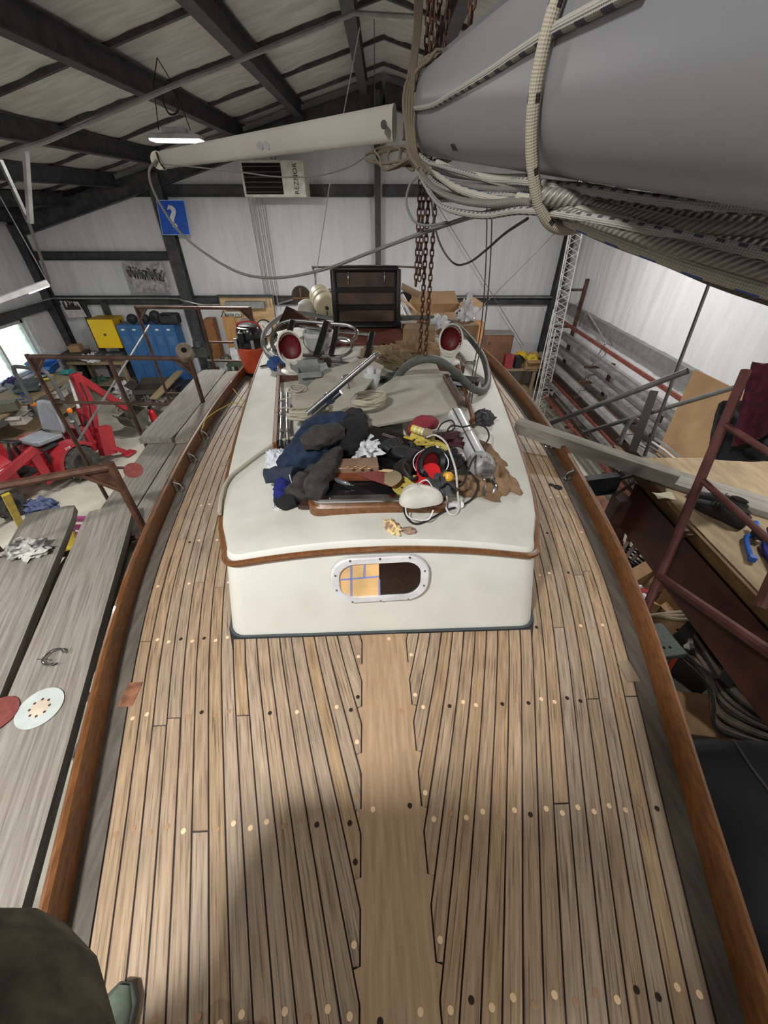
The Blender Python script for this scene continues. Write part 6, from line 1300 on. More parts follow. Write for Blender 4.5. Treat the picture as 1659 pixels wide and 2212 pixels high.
for sx_, sy_ in ((-1, -1), (1, -1), (1, 1), (-1, 1)): g_ = G(); g_.bar(c0+Vector((sx_*.18, sy_*.13, -.03)), (c0.x+sx_*.24, c0.y+sy_*.2, 0), .06, .04); g_.part('leg', M('stand_orange', (226, 84, 42), .5, bump=.02), t)
t = thing('shop_light', 'lit work lamp lying beside the machine stand', 'lamp', PZ(1478, 1395, .5)); c0 = PZ(1476, 1396, .5); g_ = G(); g_.lathe([(.02, 0), (.09, .05), (.1, .09)], c0, (.8, -.3, .4), 16); g_.part('shade', chrome, t); g_ = G(); g_.sphere(c0+Vector((.05, -.02, .03)), .035, 8); g_.part('bulb', M('warm_bulb', (255, 226, 170), .4, bump=0, emit=((255, 214, 150), 3.0)), t)
cbox('black_crate', PZ(1490, 1450, .0), (.5, .4, .42), M('crate_black', (30, 29, 30), .6, bump=.05), 'open black crate on the ground in front of the hoses', 'crate', .6, True)
g_ = G(); c4 = [PZ(1440, 1490, .06), PZ(1540, 1500, .06), PZ(1600, 1600, .06), PZ(1450, 1580, .06)]; g_.prism(c4, (0, 0, 0), (0, 0, -.02)); g_.thing('cardboard_sheet', cardboard, 'flattened cardboard sheet on the ground by the black tarp', 'cardboard')
hb = thing('hose_bundle', 'bundle of grey brown hoses and cables sweeping along the ground', 'hose', PZ(1560, 1450, 0)); hm = M('hose_brown', (112, 98, 84), .7, col2=(90, 78, 66), scale=9, bump=.1)
for k in range(16):
    o_ = k*10; g_ = G(); rr_ = random.Random(k+5)
    p = [(1475-k*2+rr_.uniform(-4, 4), 1330+k*5), (1510+k*1.5, 1385+k*7), (1560-k*1, 1450+k*8), (1615, 1512+k*6), (1690, 1560+k*4)]
    g_.tube([PZ(x, y, .28+.02*(k % 4)+.05*(j % 2)) for j, (x, y) in enumerate(p)], .018+.004*(k % 3), 6, 5); g_.part('hose', hm if k % 3 else black_rubber, hb)
for k in range(3): G().tube([PZ(1400+k*10, 1330, .6), PZ(1470, 1322+k*8, .7), PZ(1540, 1318+k*10, .6), PZ(1560, 1340+k*6, .5)], .02, 8, 5).thing('strap', M('webbing', (150, 140, 116), .9, bump=.2), ['pale webbing strap looped under the platform, upper one', 'pale webbing strap looped under the platform, middle one', 'pale webbing strap looped under the platform, lower one'][k], 'strap')
tb = thing('tarp_pile', 'large pile covered in black tarpaulin below the right toe rail', 'tarpaulin', (2.2, -.3, 0)); tarp = M('black_tarp', (40, 40, 44), .75, col2=(28, 28, 31), scale=3, bump=.3, bscale=5, bdist=.02)
def ft(a, b):
    x = .85+2.4*a; y = -2.2+3.45*b; e = min(a, 1-a, b*2, (1-b)*1.5); z = 1.62*min(1, e*12)**.5+.05*noise.noise(Vector((x*2, y*2, 3)))+.03*sin(x*9)
    return (x+.05*noise.noise(Vector((y*3, 1, z))), y, max(0, z))
g_ = G(); g_.grid(ft, 60, 60); g_.part('cover', tarp, tb, ang=70)
for k, x in enumerate((1.35, 1.75, 2.3)): g_ = G(); g_.tube([(x, -2.0+.16*i, 1.635+.05*noise.noise(Vector((x*2, (-2.0+.16*i)*2, 3)))+.03*sin(x*9)) for i in range(20)], .006, 5); g_.part('seam', M('seam_grey', (96, 92, 88), .8, bump=0), tb)
cbox('floor_crate', (2.9, 4.2, 0), (.8, .6, .5), M('drab_dark', (72, 66, 56)), 'brown dusty crate on the ground beyond the platform', 'crate', .3)
# ================================================================ CLUTTER ON THE CABIN ROOF
def lump(path, radii, seed, n=36, sm=10, amp=.17, flat=None, fr=9.0):
    pts = smooth_path(path, sm); k = len(pts); g_ = G(); vs = []; u = None
    for i, p in enumerate(pts):
        d = (pts[min(i+1, k-1)]-pts[max(i-1, 0)]).normalized(); u = d.orthogonal().normalized() if u is None else (u-d*u.dot(d)).normalized(); v = d.cross(u)
        t = i/(k-1)*(len(radii)-1); a = int(min(t, len(radii)-2)); R_ = radii[a]+(radii[a+1]-radii[a])*(t-a)
        for j in range(n):
            an = 2*pi*j/n; q = p+(u*cos(an)+v*sin(an))*R_
            w_ = 1+amp*(1-abs(noise.noise(Vector((q.x*fr*1.5, q.y*fr*1.5, q.z*fr*3))+Vector((seed, 0, 0)))*3.2))*1.1+amp*.8*noise.noise(q*fr*4+Vector((0, seed, 0)))
            vs.append(p+(u*cos(an)+v*sin(an))*R_*w_)
    fs = [(i*n+j, i*n+(j+1) % n, (i+1)*n+(j+1) % n, (i+1)*n+j) for i in range(k-1) for j in range(n)]+[tuple(range(n)), tuple(range((k-1)*n, k*n))]
    if flat is not None:
        for q in vs: q.z = max(q.z, flat(q.x, q.y))
    g_.add(vs, fs); return g_
def HP(x, y, dz=0.0): return PZ(x, y, HZ+dz)
def floorz(x, y): return RZ(x, y)+.003
navy = M('navy_fleece', (30, 48, 74), .95, col2=(20, 34, 54), scale=30, bump=.35, bscale=120); dgrey = M('dark_grey_fleece', (58, 57, 54), .95, col2=(42, 41, 40), scale=30, bump=.35, bscale=120); blackf = M('black_fleece', (22, 22, 25), .95, bump=.2)
jk = thing('jacket', 'navy fleece jacket with grey lining heaped over the left corner of the forward hatch', 'jacket', RP(680, 1000))
lump([RP(605, 1010, .05), RP(650, 985, .08), RP(700, 960, .10), RP(745, 935, .10)], [.035, .07, .085, .06], 1, flat=floorz).part('body', navy, jk, ang=80)
lump([RP(640, 960, .10), RP(680, 925, .11), RP(730, 915, .12), RP(765, 930, .10)], [.03, .05, .055, .04], 2, flat=floorz).part('shoulder', navy, jk, ang=80)
lump([RP(655, 960, .16), RP(690, 945, .18), RP(735, 930, .17)], [.03, .045, .035], 4, flat=floorz).part('lining', dgrey, jk, ang=80, label='dark grey lining of the jacket')
lump([RP(745, 970, .10), RP(762, 935, .13), RP(768, 905, .12), RP(755, 895, .10)], [.04, .06, .05, .025], 3, flat=floorz).part('hood', blackf, jk, ang=80, label='black inside of the hood')
lump([RP(728, 975, .11), RP(705, 1010, .10), RP(685, 1045, .09), RP(678, 1080, .05)], [.03, .038, .042, .04], 5, flat=floorz).part('sleeve', dgrey, jk, ang=80, label='dark grey sleeve')
lump([RP(640, 1030, .05), RP(610, 1025, .05), RP(575, 1030, .05)], [.04, .035, .034], 6, flat=floorz).part('cuff', M('navy_ribbed', (44, 54, 70), .9, bump=.3), jk, ang=80)
lump([RP(640, 1075, .04), RP(655, 1050, .05), RP(690, 1020, .05)], [.05, .05, .04], 7, flat=floorz).part('lower_hem', dgrey, jk, ang=80)
lump([RP(612, 1045, .03), RP(612, 1062, .03), RP(610, 1082, .02)], [.035, .04, .032], 8, n=28, amp=.10, fr=30, flat=floorz).thing('knit_hat', M('royal_knit', (24, 34, 120), .95, col2=(16, 22, 84), scale=90, bump=.6), 'royal blue knitted cloth under the jacket cuff', 'hat', ang=80)
lump([RP(642, 1080, .02), RP(620, 1085, .015), RP(598, 1080, .012)], [.03, .035, .02], 81, flat=floorz).thing('black_cloth', blackf, 'black cloth flattened under the jacket hem', 'cloth', ang=80)
crumple('paper_bag', RP(600, 1000, .0), (.10, .12, .10), M('white_wrap', (222, 226, 234), .6, bump=.3), 'white wrapped bag with a red edge left of the jacket', 'bag', 71, .3)
G().tube([RP(625, 1025, .08), RP(632, 1060, .02), RP(615, 1092, .004), RP(596, 1098, .004), RP(592, 1088, .004), RP(610, 1078, .005), RP(632, 1055, .03)], .0022, 6, 6).thing('drawstring', plastic_white, 'thin white drawstring looped on the roof below the jacket', 'string')
G().tube([RP(652, 1060, .02), RP(640, 1082, .004), RP(610, 1100, .004), RP(590, 1100, .004), RP(592, 1090, .004)], .0018, 6, 6).thing('drawstring', plastic_white, 'second thin string trailing outside the first', 'string')
g_ = G(); c0 = RP(668, 1083, .01); out = [(-.03, -.035), (-.018, -.012), (-.03, .0), (-.012, .01), (-.016, .03), (.0, .045), (.035, .045), (.035, -.035)]
g_.prism([(c0.x+x*1.2, c0.y+y*1.2-.01, c0.z) for x, y in out], (0, 0, 0), (0, 0, .018)); g_.thing('scraper_blade', M('dark_blade', (70, 52, 46), .5, .3), 'dark notched wooden bracket beside the corner of the hatch', 'bracket')
# grey boards with rope coils
bd = M('grey_beige_board', (178, 173, 160), .8, col2=(164, 158, 146), scale=5, bump=.12, bscale=90, grime=((128, 122, 110), 3, .5, .75, .4))
def slab(px, zs, th, mat, name, label, cat='board', edge=None, sub=1):
    pts = []
    for (x, y), dz in zip(px, zs): pts.append(RP(x, y, dz))
    g_ = G(); g_.prism(pts, (0, 0, 0), (0, 0, -th)); return g_.thing(name, mat, label, cat, bevel=.003)
slab([(638, 884), (628, 868), (700, 800), (790, 772), (830, 790), (735, 905)], [.06, .06, .07, .09, .09, .07], .014, bd, 'hatch_board', 'grey-beige hatch board lying under the rope coils')
slab([(740, 915), (785, 922), (992, 884), (940, 781), (915, 778), (868, 804), (790, 855)], [.10, .10, .11, .14, .14, .12, .10], .018, bd, 'hatch_board', 'large grey-beige board propped in the middle of the cabin roof')
slab([(785, 925), (870, 915), (872, 960), (790, 968)], [.07, .07, .07, .07], .03, M('dark_gap', (34, 32, 31), .7), 'gap_slab', 'dark slab filling the gap below the edge of the large board', 'tray')  # solid dark slab in the gap below the board edge
g_ = G(); g_.bar(RP(962, 812, .15), RP(998, 872, .13), .035, .03); g_.thing('wooden_grip', M('dark_grip', (84, 60, 48), .5, col2=(66, 46, 38), scale=7, bump=.1), 'dark brown wooden grip bar on the right side of the large board', 'handle', bevel=.006)
cream = ROPE('cream_rope', (176, 170, 152), depth=.3)
def coil(c0, R1, R2, turns, r, label, seed, rz=0.0, mat=None, stack=.012, closed_hank=None):
    rr_ = random.Random(seed); t = thing('rope_coil', label, 'rope', c0); pts = []
    for i in range(int(turns*10)):
        a = 2*pi*i/10; k = 1+rr_.uniform(-.16, .16); x, y = R1*cos(a)*k, R2*sin(a)*k
        pts.append(c0+Vector((x*cos(rz)-y*sin(rz), x*sin(rz)+y*cos(rz), r+stack*i/10+rr_.uniform(0, .006))))
    g_ = G(); g_.tube(pts, r, 8, 4); g_.part('loops', mat or cream, t, ang=80)
    if closed_hank:
        g_ = G()
        a_, b_ = closed_hank
        for k in range(4):
            o_ = a_.lerp(b_, k/3); g_.tube([o_+Vector((0, .05*cos(q), .04+.045*sin(q))) for q in [2*pi*j/14 for j in range(15)]], r, 8)
        g_.part('binding_turns', mat or cream, t, ang=80)
    return t
coil(RP(795, 880, .115), .085, .06, 4.4, .0095, 'tangled coil of thick cream rope in the middle of the grey boards', 3, .5)
coil(RP(668, 905, .06), .095, .045, 4, .010, 'hank of cream rope bound with turns, behind the jacket', 5, .2, closed_hank=(RP(680, 905, .06), RP(700, 898, .06)))
coil(RP(645, 855, .03), .05, .06, 4, .006, 'small messy coil of thin cream line beside the grey carton', 7, .4)
G().tube([RP(678, 915, .09), RP(662, 935, .05), RP(652, 942, .03), RP(660, 930, .07), RP(640, 944, .03), RP(600, 955, .03), RP(562, 980, .012), RP(522, 1010, .012), RP(500, 1028, .012), RP(486, 1050, .012), RP(478, 1078, .012), RP(474, 1110, .0)], .0095, 10, 6).thing('rope', cream, 'cream rope trailing from the hank across the roof to its left edge', 'rope', ang=80)
G().tube([RP(595, 870, .02), RP(612, 862, .06), RP(636, 858, .06), RP(650, 868, .05), RP(640, 885, .05), RP(615, 880, .06), RP(598, 890, .02)], .0045, 8, 6).thing('thin_line', cream, 'thin cream line looped over the two silver poles', 'line', ang=80)
for k, (x0, x1, lb) in enumerate(((608, 606, 'left'), (620, 622, 'right'))):
    t = thing('pole', lb+' silver telescopic pole lying along the port grab rail', 'pole', RP(x1, 955, .02)); g_ = G(); g_.tube([RP(x1, 958, .03), RP(x0, 905, .035)], .0125, 12); g_.tube([RP(x0, 905, .035), RP(x0, 850, .04)], .0105, 12); g_.part('tube', alum, t)
    g_ = G(); g_.cyl(RP(x1, 968, .028), RP(x1, 954, .03), .014, n=12); g_.part('end_cap', black_plastic, t)
    for yy in (900, 935): g_ = G(); g_.cyl(RP(x0+(x1-x0)*.5, yy, .034), RP(x0+(x1-x0)*.5, yy-5, .034), .0145, n=12); g_.part('collar', pipe_grey, t)
t = thing('boat_hook_pole', 'bright aluminium double tube slanting across the boards to the boarding ladder', 'pole', RP(650, 888, .14)); g_ = G(); a, b = RP(664, 893, .14), RP(812, 768, .42); g_.tube([a, b], .0135, 12); g_.part('upper_tube', alum, t)
g_ = G(); s_ = Vector((.03, .01, -.01)); g_.tube([a+s_, a.lerp(b, .42)+s_], .0135, 12); g_.part('lower_tube', alum, t); g_ = G(); g_.cyl(a.lerp(b, .3)+s_*.5-Vector((0, .008, 0)), a.lerp(b, .3)+s_*.5+Vector((0, .008, 0)), .03, n=14); g_.cyl(b, b+(b-a).normalized()*.0, .010, n=10) if False else None; g_.part('collar', chrome, t); g_ = G(); g_.cyl(b, b+(b-a).normalized()*.02, .010, n=10); g_.part('end_plug', chrome, t)
# boarding ladder
la = thing('boarding_ladder', 'bent stainless boarding ladder with black treads standing over the port cowl vent', 'ladder', D(640, 790, 3.1))
def Dz(x, y, k=0): return D(x, y, 3.0+k)
g_ = G(); g_.tube([Dz(590, 755), Dz(586, 735), Dz(600, 705), Dz(620, 694), Dz(645, 693), Dz(700, 698), Dz(750, 702), Dz(770, 714), Dz(768, 728), Dz(752, 738), Dz(732, 734)], .0125, 10, 5); g_.part('upper_frame', chrome, la)
g_ = G(); g_.tube([Dz(647, 705, .1), Dz(700, 712, .1), Dz(800, 722, .1)], .0125, 10, 3); g_.part('rear_tube', chrome, la)
g_ = G(); g_.tube([Dz(600, 730, -.05), Dz(589, 742, -.05), Dz(592, 760, -.05), Dz(610, 765, -.05), Dz(680, 768, -.05), Dz(735, 770, -.05), Dz(758, 758, -.05), Dz(760, 742, -.05), Dz(748, 730, -.05), Dz(730, 728, -.05)], .0125, 10, 5); g_.part('lower_frame', chrome, la)
g_ = G(); g_.tube([Dz(668, 780, -.12), Dz(730, 783, -.12), Dz(784, 791, -.12)], .0125, 10, 3); g_.part('bottom_tube', chrome, la)
for (x0, y0, x1, y1, w_) in ((633, 692, 609, 768, .045), (706, 694, 683, 770, .05), (728, 706, 715, 768, .04), (805, 716, 787, 796, .045)):
    g_ = G(); g_.bar(Dz(x0, y0, -.03), Dz(x1, y1, -.10), w_, .02, up=(0, -1, .3)); g_.part('tread', black_plastic, la, bevel=.006)
g_ = G(); g_.cyl(Dz(708, 776, -.14), Dz(708, 790, -.14), .028, n=12); g_.part('foot', black_rubber, la)
g_ = G(); g_.tube([RP(627, 800, .0), Dz(625, 765)], .008, 6); g_.tube([RP(745, 800, .0), Dz(735, 772)], .008, 6); g_.part('support', chrome, la)
# bucket, cartons, cup
c0 = RP(672, 778, .0); t = thing('bucket', 'white plastic bucket standing behind the boarding ladder', 'bucket', c0+Vector((.06, .12, 0))); wb_ = M('bucket_white', (206, 208, 208), .5, bump=.02)
g_ = G(); g_.lathe([(.085, 0), (.115, .16), (.122, .16), (.122, .185), (.118, .192), (.110, .188), (.080, .01), (0, .01)], (0, 0, 0), n=28); g_.part('body', wb_, t, world=False); g_ = G(); g_.tube([(-.12, 0, .17), (-.1, -.09, .1), (0, -.13, .05), (.1, -.09, .1), (.12, 0, .17)], .004, 6, 5); g_.part('handle', chrome, t, world=False)
cbox('carton', RP(672, 832, .0), (.15, .13, .11), M('grey_carton', (138, 142, 140), .7, col2=(116, 120, 120), scale=14, bump=.05), 'grey printed carton with open brown flaps beside the port vent', 'carton', .25, True)
t = thing('plastic_cup', 'white plastic drain cup standing behind the large board', 'cup', RP(804, 838, .0)); c0 = RP(804, 838, .0); g_ = G(); g_.lathe([(.03, 0), (.05, .05), (.058, .11), (.052, .11), (.044, .05), (0, .02)], c0, n=24); g_.part('cup', plastic_white, t); g_ = G(); g_.lathe([(.02, 0), (.022, .12), (.016, .12), (.014, .02)], c0+Vector((-.01, 0, .02)), n=14); g_.part('inner_tube', plastic_white, t)
g_ = G(); c0 = RP(748, 822, .08); g_.blob(c0+Vector((0, .02, .01)), (.07, .11, .03), 2, .02, 12); g_.tube([c0-Vector((-.005, .03, 0)), c0-Vector((-.02, .12, 0))], .007, 8); g_.thing('bailer_scoop', M('translucent_grey', (112, 112, 112), .3, bump=.02), 'grey oval scoop lying on the left grey board', 'scoop')
crumple('blue_pad', RP(601, 795, .0), (.12, .16, .12), M('blue_pad', (54, 86, 140), .8, bump=.2), 'small blue pad tucked outside the port cowl vent', 'pad', 75, .25)
t = thing('cleat_shackle', 'steel shackle and clips lying on the roof left of the port vent', 'shackle', RP(575, 790)); g_ = G()
for k in range(3): c0 = RP(566+k*9, 792-k, .006); g_.tube([c0+Vector((.016*cos(a), .012*sin(a), 0)) for a in [2*pi*i/10 for i in range(10)]], .004, 6, closed=True)
g_.part('rings', chrome, t, kind='stuff'); g_ = G(); g_.tube([RP(563, 791, .012), RP(578, 788, .012)], .006, 6); g_.part('pin', M('dark_fitting', (60, 56, 52)), t)
t = thing('winch_bolt', 'chrome bolt fitting on the roof right of the starboard vent', 'fitting', RP(1015, 785)); g_ = G(); g_.tube([RP(1006, 783, .012), RP(1022, 783, .012)], .010, 8); g_.box(RP(1025, 784, .015), (.02, .035, .035)); g_.part('bolt', chrome, t)
# hoses
hose_m = M('vacuum_hose', (92, 94, 90), .6, col2=(78, 80, 76), scale=30, bump=.05)
hp = [RP(842, 842, .05), RP(858, 815, .10), RP(880, 790, .20), RP(915, 776, .26), RP(950, 780, .24), RP(985, 805, .16), RP(1015, 835, .07), RP(1040, 845, .03), RP(1053, 830, .03), RP(1052, 800, .05), RP(1040, 765, .10), D(1012, 728, 3.35), D(985, 703, 3.5), D(950, 690, 3.6), D(905, 686, 3.7), D(860, 688, 3.8)]
hv = thing('vacuum_hose', 'long grey vacuum hose curling in a big loop round the starboard vent', 'hose', RP(1040, 850)); g_ = G(); g_.tube(hp, .0235, 12, 8); g_.part('hose', hose_m, hv, ang=80); g_ = G(); g_.cyl(hp[0], hp[0]+(hp[0]-hp[1]).normalized()*.12, .026, .02, n=14); g_.part('nozzle', black_plastic, hv)
G().tube([RP(592, 775, .05), D(575, 760, 3.4), D(567, 735, 3.5), D(575, 712, 3.6), D(598, 690, 3.7), D(630, 676, 3.8), D(675, 680, 3.9), D(720, 688, 3.9), D(760, 690, 3.9)], .02, 10, 8).thing('grey_hose', M('ribbed_grey', (120, 122, 118), .6, bump=.1), 'grey hose arching behind the port vent to the open hatch lid', 'hose', ang=80)
G().tube([D(596, 722, 3.3), D(588, 735, 3.25), D(590, 752, 3.2), D(602, 764, 3.15)], .018, 8, 6).thing('black_hose', black_rubber, 'short black hose end on the left of the boarding ladder', 'hose', ang=80)
# cockpit clutter
cbox('crate', (-.42, 4.95, 3.02), (.75, .6, .32), M('drab_dark', (72, 66, 56)), 'dark crate in the cockpit under the cream tank', 'crate', .1)
cbox('crate', (.55, 4.95, 3.02), (.8, .7, .30), cardboard, 'brown crate in the cockpit right of the open hatch lid', 'crate', -.05)
ck_ = thing('cream_tank', 'cream ribbed cylindrical tank lying in the cockpit left of the hatch lid', 'tank', D(698, 668, 4.55)); c0 = D(697, 650, 4.5); ax = Vector((.35, -.85, -.25)).normalized(); crm = M('cream_plastic', (196, 186, 156), .5, col2=(180, 170, 140), scale=5, bump=.05)
g_ = G(); g_.lathe([(0, -.17), (.10, -.17), (.12, -.15), (.125, -.05), (.118, -.04), (.125, -.03), (.125, .05), (.118, .06), (.125, .07), (.125, .15), (.12, .17), (.112, .172), (0, .165)], c0, ax, 28); g_.part('body', crm, ck_); g_ = G(); g_.cyl(c0+ax*.165, c0+ax*.185, .02, n=12); g_.box(c0+ax*.17+Vector((0, 0, -.06)), (.012, .02, .05)); g_.part('plug', dg, ck_)
g_ = G(); g_.lathe([(0, -.10), (.07, -.08), (.11, -.03), (.12, .02), (.10, .07), (.05, .1), (0, .11)], D(664, 668, 4.6), (0, 0, 1), 24); g_.thing('fender', M('speckled_white', (206, 204, 194), .8, bump=.4, bscale=120), 'rounded white fender left of the cream tank', 'fender')
t = thing('brown_wheel', 'dark round wooden hatch cover standing behind the fender', 'hatch cover', D(650, 655, 5.5)); c0 = D(650, 640, 5.4); g_ = G(); g_.cyl(c0, c0+Vector((0, .04, 0)), .13, n=28); g_.part('disc', M('grey_brown_wood', (96, 84, 76), .7, bump=.1), t); g_ = G(); g_.bar(c0+Vector((-.11, -.01, -.02)), c0+Vector((.11, -.01, -.02)), .02, .02); g_.bar(c0+Vector((0, -.01, -.02)), c0+Vector((0, -.01, .10)), .02, .02, up=(0, 1, 0)); g_.part('cross_bar', M('mid_bung', (176, 138, 104)), t)
slab([(595, 712), (618, 660), (636, 668), (690, 704), (640, 700)], [.20, .35, .32, .16, .15], .02, M('dark_mahogany', (92, 56, 46)), 'companionway_board', 'dark mahogany board leaning behind the boarding ladder')
for k, (x, y, s_, m_, lb, nm) in enumerate(((742, 625, .16, M('pile_dark', (44, 44, 50), .8, bump=.3), 'dark bag behind the cream tank', 'bag'), (725, 628, .16, ragm, 'pale rag heaped behind the cream tank', 'rag'), (755, 652, .14, M('pile_cream', (184, 176, 156), .8, bump=.3), 'cream cloth between the tank and the hatch lid', 'cloth'), (885, 640, .2, M('pile_dark', (44, 44, 50)), 'dark heap of gear right of the hatch lid', 'bag'), (905, 655, .16, M('pile_steel', (120, 122, 126), .5, .4, bump=.3), 'grey metal fittings heaped right of the hatch lid', 'fittings'))):
    p = D(x, y, 4.75); crumple(nm, (p.x, p.y, p.z-.08), (s_*1.3, s_, s_), m_, lb, nm, 80+k, .3)
g_ = G(); a = D(868, 640, 4.4); g_.tube([a, D(900, 700, 4.2)], .03, 12); g_.thing('white_pipe', plastic_white, 'thick white pipe leaning right of the open hatch lid', 'pipe')
g_ = G(); a = D(866, 655, 4.5); g_.tube([a, D(890, 708, 4.3)], .02, 12); g_.thing('white_pipe', plastic_white, 'thinner white pipe just behind the thick one', 'pipe')
disc_y = M('yellow_disc', (196, 178, 88), .8, col2=(176, 158, 72), scale=30, bump=.1)
g_ = G(); c0 = D(890, 658, 4.4); g_.cyl(c0, c0+Vector((.03, .02, 0)), .06, n=22); g_.thing('yellow_disc', disc_y, 'round yellow disc standing among the gear right of the hatch lid', 'disc')
cbox('cardboard_box', D(945, 712, 4.3), (.55, .45, .22), cardboard, 'open cardboard box in the cockpit behind the chains', 'box', .1, True)
cbox('cardboard_box', D(975, 742, 3.95)-Vector((0, 0, .12)), (.42, .3, .32), M('cardboard_dark', (132, 102, 76), .85, bump=.05), 'darker cardboard box behind the starboard cowl vent', 'box', .2)
slab([(868, 610), (912, 632), (905, 642), (866, 622)], [.55, .5, .48, .52], .01, M('tan_cloth', (176, 150, 120), .9, bump=.1), 'cardboard_flap', 'tan cardboard flap sticking out behind the hatch lid', 'cardboard')
kraft = M('kraft_paper', (150, 122, 90), .9, col2=(126, 100, 72), scale=6, bump=.35, bscale=24)
crumple('paper_bag', RP(895, 775, .0), (.42, .30, .20), kraft, 'large crumpled kraft paper bag behind the big board', 'paper bag', 90, .38, .3)
crumple('paper_bag', RP(868, 792, .0), (.30, .22, .13), M('olive_canvas', (112, 98, 72), .9, bump=.3), 'olive canvas bag flattened left of the kraft paper bag', 'bag', 91, .4, -.4)
crumple('paper_bag', RP(832, 775, .0), (.35, .22, .13), M('kraft_light', (150, 130, 98), .9, bump=.3), 'pale brown paper bag below the boarding ladder treads', 'paper bag', 92, .4, .2)
cbox('tan_box', RP(905, 752, .02), (.26, .2, .17), M('tan_box', (158, 130, 98), .85, bump=.05), 'tan box with a folded lid under the hanging chains', 'box', -.15)
crumple('plastic_bag', D(950, 708, 3.6), (.14, .12, .14), M('clear_bag', (220, 222, 226)), 'clear plastic bag poking up left of the vent hose', 'bag', 93, .5)
crumple('plastic_bag', D(1005, 695, 3.9), (.16, .12, .24), M('clear_bag', (220, 222, 226)), 'taller clear plastic bag right of the starboard cowl', 'bag', 94, .5)
t = cbox('instrument_case', RP(1000, 832, .03), (.20, .10, .05), M('case_black', (22, 24, 30), .3, bump=0), 'black and white instrument case beside the wooden grip bar', 'case', -.35); g_ = G(); g_.box((0, -.051, .025), (.17, .004, .022)); g_.part('label_strip', M('pale_label', (196, 200, 214), .5, bump=0), t, world=False)
crumple('green_rags', RP(868, 822, .0), (.24, .18, .07), M('green_grey_cloth', (74, 82, 76), .9, bump=.3), 'grey green cloth behind the cup', 'cloth', 95, .4)
crumple('black_bundle', RP(1043, 912, .0), (.13, .12, .10), blk, 'crumpled black bundle on the right side of the roof', 'bundle', 96, .2)
# ---- on the forward hatch
cbx = thing('glove_carton', 'black carton with yellow and white labels lying on the forward hatch', 'carton', HP(835, 968), -.6); g_ = G(); g_.box((0, 0, .03), (.24, .13, .055)); g_.part('body', M('gloss_black_card', (20, 20, 22), .35, bump=0), cbx, world=False, bevel=.002)
g_ = G(); g_.box((.09, .05, .0585), (.05, .018, .002)); g_.part('yellow_label', M('label_yellow', (232, 206, 70), .5, bump=0), cbx, world=False); g_ = G(); g_.box((-.05, -.0655, .03), (.09, .002, .03)); g_.part('white_label', plastic_white, cbx, world=False); g_ = G(); g_.box((0, .02, .0585), (.07, .006, .001)); g_.box((0, .008, .0585), (.06, .004, .001)); g_.part('printed_lines', M('print_grey', (130, 130, 130), .5, bump=0), cbx, world=False)
crumple('plastic_bag', HP(788, 980), (.13, .16, .08), M('clear_bag', (220, 222, 226)), 'clear plastic bag between the jacket and the black carton', 'bag', 100, .5)
cbox('white_card', HP(820, 940), (.26, .06, .01), M('paper_white', (214, 208, 196)), 'white card sheet lying along the back of the forward hatch', 'card', .15)
t = cbox('clear_packet', HP(768, 1012), (.20, .08, .03), M('packet', (150, 120, 100), .25, bump=.2), 'clear packet of brass screws on the hatch lid', 'packet', .1)
for k in range(6): g_ = G(); p = HP(748+k*9, 1008+(k % 2)*5, .034); g_.cyl(p, p+Vector((.012, .004, .002)), .004, n=8); g_.part('brass_screw', M('brass', (196, 160, 90), .3, .9, bump=0), t)
g_ = G(); g_.box(HP(770, 1030, .004), (.34, .05, .006)); g_.thing('wooden_strip', M('red_wood_strip', (132, 74, 44), .5, col2=(104, 54, 32), scale=8, stretch=(1, 8, 1), bump=.1), 'red brown wooden strip on the front of the hatch lid', 'strip')
t = thing('utility_knife', 'silver grey utility knife lying on the hatch lid', 'knife', HP(735, 1040)); g_ = G(); g_.tube([HP(722, 1034, .012), HP(738, 1041, .014), HP(757, 1047, .010)], [.007, .010, .010, .006], 10, 5); g_.part('handle', M('knife_grey', (120, 122, 124), .35, .5), t); g_ = G(); g_.box(HP(760, 1048, .008), (.02, .006, .002), rz=-.2); g_.part('blade', chrome, t)
def softdisc(x, y, r, mat, label, holes, name='sanding_disc', dz=.0, fold=0.0, rz=0, tilt=0):
    t = thing(name, label, 'sanding disc', HP(x, y, dz), rz); g_ = G()
    def f(a, b):
        R_ = r*a; an = 2*pi*b; xx, yy = R_*cos(an), R_*sin(an); z = .002+fold*max(0, yy)**1.0*1.2+tilt*xx+.003*sin(an*3)*a
        return (xx, yy*(1-fold*.3), max(.001, z))
    g_.grid(f, 6, 32, (0, 0, .0015)); g_.part('disc', mat, t, world=False)
    for i in range(holes): a = 2*pi*i/holes; q = f(.45, (i+.2)/holes); g_ = G(); g_.cyl((q[0], q[1], q[2]), (q[0], q[1], q[2]+.0008), r*.07, n=8); g_.part('hole', M('hole_black', (14, 12, 12)), t, world=False)
    return t
softdisc(885, 1052, .072, disc_y, 'yellow sanding disc under the dust mask', 6, dz=.004, fold=.2)
softdisc(912, 952, .06, disc_y, 'yellow sanding disc leaning behind the black glove', 5, dz=.05, fold=.5)
softdisc(945, 972, .06, disc_y, 'yellow perforated pad right of the ear muffs', 6, dz=.03, fold=.3, rz=.8)
half = M('red_abrasive', (128, 62, 58), .9, col2=(110, 52, 48), scale=60, bump=.2); tanb = M('tan_backing', (150, 134, 108), .85, bump=.05)
t = thing('folded_sanding_disc', 'folded sanding disc showing half red grit and half tan backing', 'sanding disc', HP(815, 1040)); c0 = HP(815, 1042, .012)
